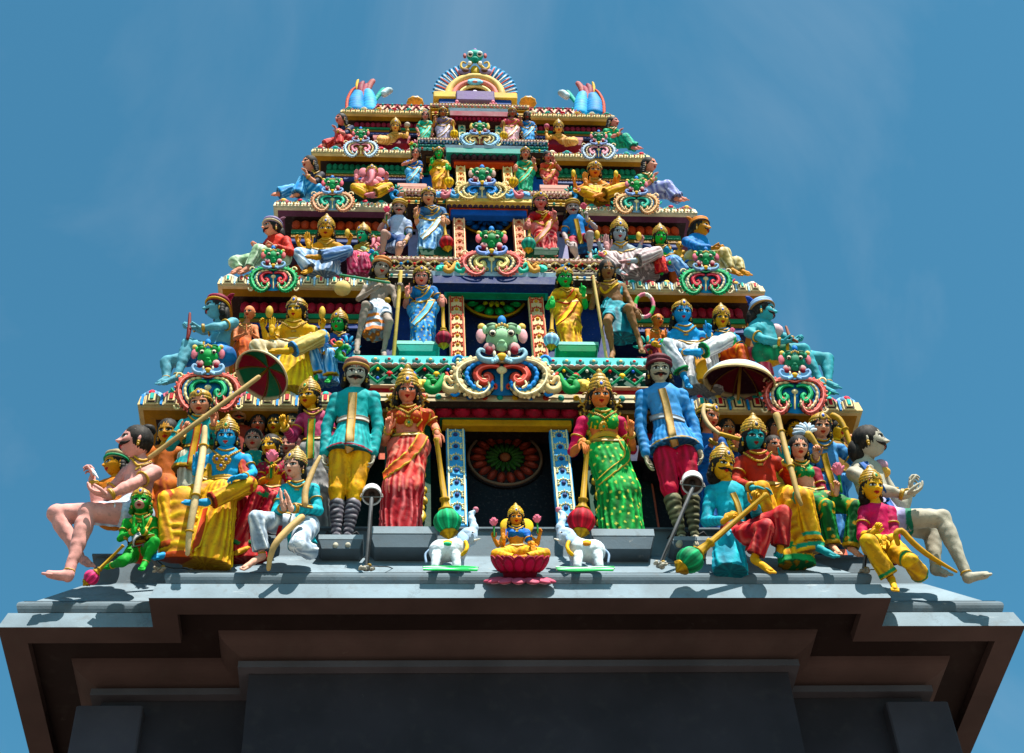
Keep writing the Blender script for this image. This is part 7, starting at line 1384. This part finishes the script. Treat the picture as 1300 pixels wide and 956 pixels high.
for i in range(25):
    a = PI*(i+.5)/25; 
    if abs(a-PI/2) < .28: continue
    c_, s_ = math.cos(a), math.sin(a); q = MB()
    q.tube([F(cx+c_*37, 122-s_*27, -1), F(cx+c_*46, 121-s_*34, -2), F(cx+c_*53, 120-s_*39, -1)], np.array([3.0, 4.0, 2.8])*u, hx(('4a8ab0', '2f6f98')[i % 2]), 7, flat=.6, up=V3(0, -1, 0))
    q.tube([F(cx+c_*38, 122-s_*28, 2.5), F(cx+c_*51, 120-s_*38, 2.5)], 1.1*u, hx(('c46a62', 'd8d4c8')[i % 2]), 5); q.build('feather', 'painted_plaster', F.root)
q = MB()
q.ell(F(cx, 71, 3), np.array([11, 8, 8.5])*u, hx('1f9a88'), None, 14, 10); q.ell(F(cx, 76, 9), np.array([5, 5, 4.5])*u, hx('17806a'), None, 12, 8)
for sg in (-1, 1):
    q.ell(F(cx+sg*6, 68.5, 9), np.array([4.2, 4, 4])*u, hx('c8d0c8'), None, 10, 8); q.ell(F(cx+sg*6, 69, 12.4), np.array([2.4, 1.5, 2.4])*u, hx('100c0c'), None, 8, 6)
    q.ell(F(cx+sg*13, 71, 1), np.array([2.4, 2, 5])*u, hx('a85a5a'), None, 8, 6); q.ell(F(cx+sg*6.5, 80.5, 9), np.array([2.8, 2.8, 3.2])*u, hx('e8e0d0'), None, 8, 6)
    q.tube([F(cx+a*sg, v, 6) for a, v in spline([(4, 79), (8, 84), (14, 88), (18, 84), (16, 79), (12, 80)], 14)], np.linspace(2.4, 1.2, 14)*u, hx('c4a45a'), 7)
    q.ell(F(cx+sg*13, 91, 3), np.array([9, 4, 6.5])*u, hx('8a7a98'), None, 14, 8); q.ell(F(cx+sg*12, 89, 7), np.array([4.5, 2, 3.6])*u, hx('5a3a2a'), None, 10, 6)
q.ell(F(cx, 64, 3), np.array([2.8, 2, 4])*u, hx('7a5a8a'), None, 8, 6); q.ell(F(cx, 90, 3), np.array([6, 4, 10])*u, hx('c8a448'), None, 12, 8)
q.build('monster_mask', 'painted_plaster', F.root)
q = MB(); q.ell(F(cx, 104, 7), np.array([10, 3, 5.5])*u, hx('7fc0dc'), None, 16, 8, lambda U, ph, th: (U*(1+.08*np.cos(th*9))[:, None], np.tile(hx('7fc0dc'), (len(U), 1)))); q.ell(F(cx, 103.5, 10), np.array([3.5, 1.5, 2])*u, hx('c88070'), None, 8, 6); q.build('flower_boss', 'painted_plaster', F.root)
q = MB(); q.tube([F(cx-17, 120, 5), F(cx-3, 120, 5)], 2.2*u, hx('1f9a88'), 8); q.tube([F(cx+3, 120, 5), F(cx+17, 120, 5)], 2.2*u, hx('1f9a88'), 8); q.ell(F(cx, 118, 6), np.array([4, 3, 4.5])*u, hx('c8b8d0'), None, 10, 8); q.build('parapet', 'painted_plaster', F.root)
for x0, x1, ya, yb_, c, nm in ((-53, 53, 122.5, 128, 'c8a85a', 'base_slab'), (-46, 46, 128, 134.5, '22407a', 'base_course'), (-24, 24, 123, 134, '6a5a80', 'center_panel')):
    a, b = F(cx+x0, yb_, 0), F(cx+x1, ya, 0); d = 6 if nm == 'center_panel' else (3 if nm == 'base_slab' else 0)
    q = MB(); q.box((a[0], -d*u-4*u, a[2]), (b[0], 40*u, b[2]-.002), hx(c), .01); q.build(nm, 'painted_plaster', F.root)
for sg in (-1, 1):
    q = MB()
    for k in range(3): q.ell(F(cx+sg*23+(k-1)*3.4, 132.5, 12), np.array([2.2, 2, 2])*u, hx('d88a98'), None, 8, 6)
    q.ell(F(cx+sg*23, 129, 12), np.array([2.4, 2, 2.6])*u, hx('d88a98'), None, 8, 6); q.build('pink_knob', 'painted_plaster', F.root)
# shell shaped barrel ends
for s, label in ((-1, 'left'), (1, 'right')):
    cx = 462 if s < 0 else 745; by = 141 if s < 0 else 144
    F = PF('roof_end_shell', 'blue shell shaped roof end with maroon petals at the %s end of the barrel roof' % label, 'roof ornament', cx, by, 9.86, 0)
    u = F.u; Z = lambda a, v, d=0: F(cx-s*a if False else cx+s*a, by-v, d)
    for (pts, rad, c, nm) in ((((22, 0), (21, 14), (16, 25), (11, 30)), (2.0, 2.2, 2, 1.6), 'b8442a', 'red_rim'), (((10, 0), (10, 12), (7, 22), (5, 25)), (12, 11.5, 8, 2), '2a7fb8', 'shell_lobe'), (((-8, 0), (-7, 14), (-5, 24), (-5, 28)), (10, 9.5, 7, 2), '4f9ccc', 'shell_lobe'),
                              (((2, 8), (1, 20), (-2, 30), (-4, 34)), (4.5, 5.5, 5, 2.5), '8a3a4a', 'maroon_petal'), (((1, 14), (4, 26), (3, 33), (1, 37)), (4, 5.2, 4.8, 2.5), '7a3040', 'maroon_petal'), (((-4, 20), (-7, 32), (-11, 38), (-12, 40)), (3, 4.4, 4, 1.8), '9a5a58', 'maroon_petal'), (((6, 20), (9, 31), (8, 38), (7, 40)), (1.6, 2, 1.8, 1), 'c8a02a', 'yellow_petal'),
                              (((-10, 8), (-17, 18), (-24, 26), (-26, 27)), (3, 3, 4, 4), '2a9a88', 'green_leaf'), (((-26, 22), (-30, 25), (-33, 26)), (5, 5.2, 4.5), 'a8bcc4', 'pot')):
        q = MB(); n = 24; P = spline([Z(a, v, 4 if nm == 'red_rim' else 0) for a, v in pts], n); q.tube(P, np.interp(np.linspace(0, 1, n), np.linspace(0, 1, len(rad)), rad)*u*np.array([1, .94])[np.arange(n) % 2], np.array([hx(c)*(1.12, .72)[k] for k in np.arange(n) % 2]), 12, flat=.7 if nm != 'pot' else 1, up=V3(0, -1, 0)); q.build(nm, 'painted_plaster', F.root)
# ---- plinths on the ledge
GP = '4f5d66'
plinth('grey cement block under the turquoise coated warrior', 405, 460, 689, 705, 8.50, GP, c2='7a8890'); plinth('wide grey cement block under the red saree goddess', 470, 554, 682, 706, 8.50, GP, c2='7a8890'); plinth('wide grey cement block under the green saree goddess', 752, 830, 685, 708, 8.50, GP, c2='7a8890'); plinth('grey cement block under the blue coated warrior', 852, 900, 690, 704, 8.50, GP, c2='7a8890')
for (x0, x1, y0, y1, yy, c, lb) in ((503, 557, 444, 455, 8.78, '1c8a7c', 'blue saree goddess of the second tier'), (706, 759, 445, 455, 8.78, '0f7a4a', 'yellow saree goddess of the second tier'), (532, 573, 322, 331, 9.10, '0c3a26', 'blue grey saree goddess of the third tier'), (668, 709, 323, 331, 9.10, '0c3a26', 'red saree goddess of the third tier')):
    plinth('green pedestal under the ' + lb, x0, x1, y0, y1, yy, c, name='pedestal', c2='7ab8a8' if y0 > 400 else None)
# ---- parasols
def parasol(label, apex, axis, r, y, panels, rim, outer, base, tilt=0, handle=None):
    F = PF('parasol', label, 'parasol', base[0], base[1], y, tilt); A = F(apex[0], apex[1], apex[2]); B = F(axis[0], axis[1], axis[2]); ax = nrm(A-B); R = frame(ax); r = r*F.u
    for nm, off, cols in (('canopy_lining', -.03*r, panels), ('canopy', 0, outer)):
        q = MB(); n = 48; prof = [(r*math.sin(a), r*.62*math.cos(a)-r*.62) for a in np.linspace(.03, 1.45, 12)]; V = []; Cc = []
        th = np.arange(n)*2*PI/n
        for i, (rr, z) in enumerate(prof):
            sc_ = 1+.05*np.abs(np.cos(th*4))*(i/11)**2
            V.append(A+ax*(off+z)+ (rr*sc_)[:, None]*(np.cos(th)[:, None]*R[:, 0]+np.sin(th)[:, None]*R[:, 1]))
            Cc.append(np.array([col(rim) if i >= 10 else col(cols[int(k//(n/8)) % len(cols)]) for k in range(n)]))
        I, J = np.meshgrid(np.arange(11), np.arange(n), indexing='ij'); J2 = (J+1) % n
        q.add(np.concatenate(V), np.stack([I*n+J, I*n+J2, (I+1)*n+J2, (I+1)*n+J], -1).reshape(-1, 4), np.concatenate(Cc)); q.build(nm, 'painted_plaster', F.root)
    q = MB(); t = np.arange(48)*2*PI/48; zr = prof[-1]; q.tube(A+ax*zr[1]+zr[0]*1.02*(np.cos(t)[:, None]*R[:, 0]+np.sin(t)[:, None]*R[:, 1]), .035*r, col(rim), 6, closed=True); q.build('rim', 'painted_plaster', F.root)
    for k in range(8):
        a = k*PI/4; d = math.cos(a)*R[:, 0]+math.sin(a)*R[:, 1]; q = MB(); q.tube([A+ax*(p[1]-.05*r)+d*p[0] for p in prof[1::2]], .018*r, hx('6a4a22'), 5); q.build('rib', 'painted_plaster', F.root)
    q = MB(); q.tube([A-ax*.02*r, A-ax*r*(handle or .9)], .045*r, hx('7a5a2c'), 8); q.build('handle', 'painted_plaster', F.root)
parasol('tilted red and green lined parasol on the long pole at the left', (341, 467, -4), (322, 487, 3), 36, 8.35, ('7a1c2c', '0c5a3c'), 'b8a888', ('8fd0c0', 'd8a0a0'), (335, 500), handle=.62)
parasol('dark red lined parasol with a pale rim standing above the teal deity at the right', (940, 464, 5), (938, 492, -6), 45, 8.6, ('5a0f1c', '2a0c18'), 'c9b48a', ('a8c4d8', 'd8d0c0'), (938, 520), handle=1.1)
# ---- floodlights
def floodlight(label, c, r, tipx, tipy, base, y, dish=True):
    F = PF('floodlight', label, 'floodlight', base[0], base[1], y, 0, 'small floodlights on the ledge'); u = F.u; P = F(c[0], c[1], 12); r = r*u
    ax = nrm(F(tipx, tipy, 34)-P); R = frame(ax); ln = r*1.25
    q = MB(); q.lathe([(r*.7, -ln*.55), (r*.94, -ln*.5), (r, -ln*.42), (r, ln*.5), (r*1.04, ln*.52), (r*1.04, ln*.6), (r*.92, ln*.6), (r*.9, ln*.3, hx('3a2c26')), (r*.5, ln*.05, hx('5a463c')), (r*.15, ln*.0, hx('1a1210'))], P, R, hx('b9b9ba'), 28); q.build('lamp_head', 'lamp_metal', F.root)
    q = MB(); q.ell(P+ax*ln*.2, r*.22, hx('2a2422'), None, 10, 8); q.build('bulb', 'lamp_metal', F.root)
    S1 = nrm(np.cross(ax, V3(0, 1, 0))); q = MB(); q.tube([P+S1*r*1.08, P+S1*r*1.2+ax*r*.9, P-S1*r*1.2+ax*r*.9, P-S1*r*1.08], r*.07, hx('6a6864'), 6); q.build('bracket', 'lamp_metal', F.root)
    B = F(base[0], base[1], 0); q = MB(); q.tube([P+ax*r*1.3, B], 2.6*u, hx('57585a'), 10); q.build('pole', 'lamp_metal', F.root)
    q = MB(); q.box(B-V3(5*u, 5*u, 2*u), B+V3(5*u, 5*u, 3*u), hx('8a8a84'), .01); q.ell(B+V3(4*u, -3*u, 3*u), np.array([3, 3, 2.4])*u, hx('9a7a2a'), None, 8, 6); q.build('base_clamp', 'lamp_metal', F.root)
    q = MB(); q.tube(spline([P+ax*r*1.2, F((c[0]+base[0])/2+3, (c[1]+base[1])/2, 14), B+V3(3*u, -4*u, 6*u), B+V3(14*u, -1*u, 3*u), B+V3(26*u, 10*u, 12*u), B+V3(34*u, 26*u, 22*u)], 26), .7*u, hx('1c1c1c'), 5); q.build('cable', 'lamp_metal', F.root)
    q = MB(); [q.ell(B+V3(rnd.uniform(-8, 8), rnd.uniform(-6, 2), rnd.uniform(-3, 1))*u, np.array([rnd.uniform(2, 5), rnd.uniform(2, 4), rnd.uniform(1, 3)])*u, hx('a8a090')*rnd.uniform(.7, 1.1), rotm(rnd.uniform(0, 90), rnd.uniform(0, 60), 0), 7, 5) for _ in range(11)]; q.build('mortar_patch', 'worn_cement', F.root)
floodlight('grey floodlight in front of the green monkey headed deity', (180, 688), 12, 187, 700, (203, 724), 8.34)
floodlight('white floodlight on a thin pole left of the red saree goddess', (472, 627), 12.5, 471, 645, (465, 722), 8.30)
floodlight('white floodlight in front of the stockings of the blue coated warrior', (879, 612), 14, 881, 632, (838, 718), 8.30)
floodlight('white floodlight hiding the face of the kneeling man in pink', (1107, 635), 13, 1113, 650, (1096, 726), 8.32)
# ---- lotus goddess and her elephants
figure('lotus_goddess_statue', 'small gold crowned goddess in a blue blouse seated cross legged on a lotus', (660, 712), 8.26, 23, (655, 658, 0, 18, 0, .3),
 dict(nk=(655, 670), sa=(643, 677), sb=(668, 677), ea=(638, 692, .2), wa=(639, 684, .8), eb=(674, 692, .2), wb=(676, 690, .8), ha=(648, 702), hb=(664, 702), ka=(630, 704, .8), fa=(656, 710, 1.0), ta=(664, 710, 1.1), kb=(692, 703, .8), fb=(664, 708, 1.2), tb=(654, 708, 1.3)),
 'cf8a4a', sex='f', top=dict(kind='blouse', st={'c': '2a5aa8', 'c2': '4a80c4'}, sleeve=.3), low=dict(kind='legs', st={'c': 'c85a18', 'c2': 'e8c040', 'stripe': (5, 'e0b030')}, fold=None, fold2=None, thigh=.4, cuff=.2, end=.9, name='saree'), crown='kirita', crownc='d8a81c', hair='long', hands=(('open', (0, -1, .1), (0, 0, 1), 1), ('open', (.1, 1, .2), (0, 0, 1), -1)), arms4=[((645, 677), (632, 692), (627, 684)), ((667, 677), (682, 690), (685, 680))],
 props=[('lotus', (627, 668, .6), .5, 'd0788a'), ('lotus', (682, 664, .6), .5, 'd0788a'), ('ball', (644, 668, -.3), (.42, .1, .5), 'd8b020', 'halo_disc'), ('ball', (668, 668, -.3), (.42, .1, .5), 'd8b020', 'halo_disc')], trim='d8a81c', tilt=10, det=1.1)
F = PF('lotus_pedestal', 'pink and maroon stone lotus under the small gold crowned goddess', 'lotus pedestal', 660, 738, 8.22, 42); u = F.u
for (n, cy_, rx, pw, ph_, c, c2, nm, lean) in ((15, 722, 27, 8.5, 13, '86182c', 'a8384e', 'upper_petal', .55), (15, 722, 24, 7.5, 12, '7a1426', '9c2c40', 'upper_petal', .3), (13, 735, 27, 9.5, 13, 'b05a6c', 'd8a4ae', 'lower_petal', 1.75)):
    P0 = F(660, cy_, 0)
    for i in range(n):
        a = 2*PI*(i+.5*(nm == 'lower_petal'))/n; d = V3(math.cos(a), math.sin(a), 0); up_ = nrm(d*math.sin(lean)+V3(0, 0, math.cos(lean))); nr = nrm(np.cross(V3(-d[1], d[0], 0), up_)); R = np.stack([V3(-d[1], d[0], 0), up_, nr], 1); q = MB(); p = P0+d*rx*u+up_*ph_*.55*u
        out = nr if nr @ d > 0 or lean > 1.5 else -nr
        if out[2] > 0 and lean > 1.5: out = -out
        q.ell(p, np.array([pw, ph_, 3.2])*u, hx(c), R, 14, 10); q.ell(p+out*1.9*u, np.array([pw*.7, ph_*.75, 2.2])*u, hx(c2), R, 12, 8); q.build(nm, 'painted_plaster', F.root)
q = MB(); P0 = F(660, 722, 0); q.lathe([(20*u, -13*u), (24*u, 0), (30*u, 12*u), (29*u, 14*u), (.1*u, 14*u)], P0, np.eye(3), hx('7a1c30'), 28); q.build('seed_head', 'painted_plaster', F.root)
def elephant(label, cx, s):
    F = PF('elephant_statue', label, 'elephant statue', cx, 720, 8.27, 0); L = lambda a, v, d=0: F(cx+s*a, v, d); u = F.u; st = {'c': 'aec4d8'}; st2 = {'c': 'd0d8dc'}; P = []
    P.append(Prim(L(-12, 700), L(8, 699), 15*u, 14*u, st2, 0)); P.append(Prim(L(10, 694, 2), L(22, 682, 3), 10*u, 10*u, st, 8*u)); P.append(Prim(L(24, 681, 3), L(26, 684, 4), 11*u, 9*u, st, 6*u))
    for a, d, k in ((-17, 7, st2), (-14, -8, st2), (8, 7, st2), (12, -8, st)): P.append(Prim(L(a, 706, d), L(a+(1 if a > 0 else -2), 719, d), 6.5*u, 5.2*u, k, 4*u))
    tr = [(29, 680, 5), (31, 670, 6), (28, 660, 6), (27, 653, 6), (31, 649, 7)]
    for i in range(4): P.append(Prim(L(*tr[i]), L(*tr[i+1]), (6-i*.9)*u, (5.2-i*.9)*u, st, 3*u))
    b = MB(); sculpt(b, P, .9*u, 20*u); b.ell(L(29, 676, 15), np.array([1.4, 1, 1])*u, hx('181010'), None, 6, 4); b.ell(L(30.5, 676.0, 14.6), np.array([1.6, .8, 1.4])*u, hx('e8e4e0'), None, 6, 4); b.build('body', 'painted_plaster', F.root)
    q = MB(); q.ell(L(17, 682, 12), np.array([8, 2.2, 10])*u, hx('a8c4e0'), None, 12, 8); q.build('ear', 'painted_plaster', F.root)
    q = MB(); q.tube([L(32, 686, 9), L(38, 684, 12)], np.array([1.6, .7])*u, hx('e8e4d8'), 6); q.build('tusk', 'painted_plaster', F.root)
    q = MB(); q.ell(L(33, 647, 7), np.array([4, 4, 4])*u, hx('c07a88'), None, 8, 6); q.build('flower', 'painted_plaster', F.root)
    q = MB(); q.ell(L(-3, 692, 9), np.array([9, 7.5, 6])*u, hx('d8a81c'), None, 14, 8); q.ell(L(-3, 691, 13.5), np.array([6, 3.6, 3.4])*u, hx('2a9a6a' if s > 0 else 'c8843a'), None, 10, 6); q.build('saddle_cloth', 'painted_plaster', F.root)
    q = MB(); q.tube(spline([L(16, 704, 10), L(20, 700, 14), L(22, 694, 14), L(20, 688, 13)], 10), 2.6*u, hx('d8a81c'), 7); q.build('neck_garland', 'painted_plaster', F.root)
    q = MB(); q.tube(spline([L(-26, 698, 2), L(-31, 704, 2), L(-30, 714, 3)], 8), np.array([1.6]*8)*u, hx('8aa0b8'), 6); q.build('tail', 'painted_plaster', F.root)
    G_ = PF('garland', 'green and white rope garland under the elephant on the %s of the lotus' % ('left' if s > 0 else 'right'), 'garland', cx, 724, 8.20, 0)
    q = MB(); u = G_.u
    for k in range(7):
        off = rnd.uniform(-2, 2); P = [G_(cx+a, 721.5+k*.7-1.5+rnd.uniform(-1, 1), 3+k*.6) for a in (-34-off, -18, 0, 18, 36+off)]; q.tube(spline(P, 12), 1.1*u, hx(('2fae5a', 'd8e4d8', '4fc47a')[k % 3]), 6)
    q.build('strands', 'painted_plaster_small', G_.root)
elephant('small white elephant raising its trunk at the left of the lotus goddess', 571, 1); elephant('small white elephant raising its trunk at the right of the lotus goddess', 742, -1)

# curling makara beasts and lotus fans at the ends of the bays
def makara(label, cx, cy, r, y, s, cs):
    F = PF('makara_ornament', label, 'ornament', cx, cy+r, y, 12, 'curling beast ornaments at the ends of the bays'); u = F.u*r; X = lambda a, v, d=0: F(cx+s*a*r, cy+v*r, d*r)
    q = MB(); q.tube(np.array([X(a, v, .1) for a, v in spline([(.7, .8), (.2, .95), (-.4, .8), (-.6, .3), (-.2, -.1), (.2, .1), (.05, .4)], 30)]), np.interp(np.linspace(0, 1, 30), [0, .4, 1], [.16, .26, .1])*u*np.array([.85, 1, 1.1, 1])[np.arange(30) % 4], np.array([col(cs[0])*(.5, 1, 1.1, 1)[k] for k in np.arange(30) % 4]), 8); q.build('body_coil', 'painted_plaster', F.root)
    q = MB()
    for k in range(6):
        a = math.radians(10+k*30); q.ell(X(.75*math.cos(a)*.9+.1, .1-.75*math.sin(a), -.05), np.array([.13, .1, .34])*u, col(cs[1])*(.8+.35*(k % 2)), rotm(0, 0, s*(90-math.degrees(a))), 8, 6)
    q.ell(X(.1, .05, 0), np.array([.32, .12, .3])*u, col(cs[1])*.6, None, 10, 7); q.build('lotus_fan', 'painted_plaster', F.root)
    q = MB(); q.ell(X(-.55, -.25, .3), np.array([.3, .28, .24])*u, col(cs[2]), None, 12, 8); q.ell(X(-.85, -.1, .34), np.array([.24, .16, .12])*u, col(cs[2])*.85, None, 8, 6); q.tube(np.array([X(a, v, .35) for a, v in spline([(-.95, -.15), (-1.15, -.4), (-.95, -.6), (-.8, -.45)], 12)]), np.linspace(.12, .05, 12)*u, col(cs[3]), 7); q.ell(X(-.55, -.35, .55), np.array([.07, .05, .07])*u, hx('140d0a'), None, 6, 4); q.ell(X(-.35, -.5, .3), np.array([.1, .08, .16])*u, col(cs[3]), None, 8, 6); q.build('beast_head', 'painted_plaster', F.root)
for (lb, cx, cy, r, y, s, cs) in (
    ('green bodied curling beast with yellow head above the turquoise coated warrior', 440, 441, 17, 8.72, 1, ('1f8a4a', '3f9ac8', 'c8a03a', 'c8606a')), ('dark red curling beast with yellow head above the blue coated warrior', 822, 441, 17, 8.72, -1, ('7a2430', '2a9a8a', 'c8903a', '3f86c4')),
    ('teal curling beast above the hanging basket of the grey ascetic', 478, 322, 11, 9.02, 1, ('1f9a80', 'c8788a', '3f86c4', 'd0b050')), ('teal and pink curling beast beside the knee of the blue coated attendant', 756, 326, 12, 9.02, -1, ('1f8a6a', '5ab0c8', 'c86a78', 'd0b050')),
    ('blue curling beast between the pink elephant headed deity and the carved block', 503, 243, 10, 9.32, 1, ('3f8ac0', '1f8a7a', 'c8707a', 'd0b050')), ('blue curling beast between the right carved block and the golden robed deity', 725, 245, 10, 9.32, -1, ('3f8ac0', '1f8a7a', 'd8a03a', 'c8707a')),
    ('small green and pink curling beast at the left end of the topmost bay', 527, 184, 8, 9.56, 1, ('4a9a5a', 'd0889a', 'd0b050', 'c85a5a')), ('small green and pink curling beast at the right end of the topmost bay', 687, 186, 8, 9.56, -1, ('4a9a5a', 'd0889a', 'd0b050', 'c85a5a'))):
    makara(lb, cx, cy, r, y, s, cs)

F = PF('flower_garland', 'pink white and green ring garland held out beside the knee of the brown ascetic', 'garland', 818, 402, 8.72, 12); u = F.u
q = MB(); t_ = np.arange(40)*2*PI/40; q.tube(np.array([F(818+11.5*math.cos(a), 388-14.5*math.sin(a), 4) for a in t_]), np.array([2.7, 2.2])[np.arange(40) % 2]*u, np.array([hx(('c8788a', 'd8d0c0', 'c8788a', '2f9a44')[(k//5) % 4]) for k in range(40)]), 8, closed=True); q.build('flower_ring', 'painted_plaster', F.root)
# ------------------------------------------------------------------ light, sky, camera
sc = bpy.context.scene
cam = bpy.data.cameras.new('camera'); co = bpy.data.objects.new('camera', cam); C.objects.link(co)
cam.sensor_fit = 'HORIZONTAL'; cam.sensor_width = 36.0; cam.lens = FPX*36.0/IMW
cam.shift_y = -(478.0-PPY)/IMW; cam.clip_end = 5000
M = Matrix(((RIGHT[0], UP[0], -FWD[0], CAM[0]), (RIGHT[1], UP[1], -FWD[1], CAM[1]), (RIGHT[2], UP[2], -FWD[2], CAM[2]), (0, 0, 0, 1)))
co.matrix_world = M; sc.camera = co
SUN_EL, SUN_AZ = math.radians(60), math.radians(22)   # azimuth: from behind the viewer (-y) towards +x
sd = V3(math.sin(SUN_AZ)*math.cos(SUN_EL), -math.cos(SUN_AZ)*math.cos(SUN_EL), math.sin(SUN_EL))
sl = bpy.data.lights.new('sun', 'SUN'); sl.energy = 5.0; sl.angle = math.radians(0.5); sl.color = (1.0, 0.95, 0.87)
so = bpy.data.objects.new('sun', sl); C.objects.link(so); so.rotation_euler = Vector(-sd).to_track_quat('-Z', 'Y').to_euler()
w = bpy.data.worlds.new('World'); sc.world = w; w.use_nodes = True
nt = w.node_tree; N = nt.nodes; L = nt.links
sky = N.new('ShaderNodeTexSky'); sky.sky_type = 'NISHITA'; sky.sun_disc = False
sky.sun_elevation = SUN_EL; sky.sun_rotation = math.atan2(sd[0], sd[1])
sky.air_density = 1.0; sky.dust_density = 0.6; sky.ozone_density = 1.5
bg = N['Background']; bg.inputs['Strength'].default_value = 0.068
tc = N.new('ShaderNodeTexCoord'); mp = N.new('ShaderNodeMapping'); mp.inputs['Scale'].default_value = (2.4, 1.6, 1.0); mp.inputs['Rotation'].default_value = (0, 0, 0.25)
ns = N.new('ShaderNodeTexNoise'); ns.inputs['Scale'].default_value = 1.7; ns.inputs['Detail'].default_value = 7; ns.inputs['Roughness'].default_value = 0.55; ns.inputs['Distortion'].default_value = 0.6
L.new(tc.outputs['Generated'], mp.inputs['Vector']); L.new(mp.outputs[0], ns.inputs['Vector'])
mr = N.new('ShaderNodeMapRange'); mr.inputs[1].default_value = 0.5; mr.inputs[2].default_value = 0.8; mr.inputs[3].default_value = 0.0; mr.inputs[4].default_value = 0.2
L.new(ns.outputs['Fac'], mr.inputs[0])
mx = N.new('ShaderNodeMix'); mx.data_type = 'RGBA'; mx.inputs[7].default_value = (4.6, 5.0, 5.4, 1)
tn = N.new('ShaderNodeMix'); tn.data_type = 'RGBA'; tn.blend_type = 'MULTIPLY'; tn.inputs[0].default_value = 1.0; tn.inputs[7].default_value = (0.46, 1.08, 1.04, 1)
L.new(sky.outputs[0], tn.inputs[6])
L.new(mr.outputs[0], mx.inputs[0]); L.new(tn.outputs[2], mx.inputs[6]); L.new(mx.outputs[2], bg.inputs['Color'])
vs = sc.view_settings
sc.display_settings.display_device = 'sRGB'
vs.view_transform = 'Standard'; vs.look = 'None'; vs.exposure = 1.28; vs.gamma = 1.0; vs.use_curve_mapping = False
sc.cycles.max_bounces = 6; sc.cycles.diffuse_bounces = 3; sc.cycles.glossy_bounces = 2
sc.cycles.use_denoising = True
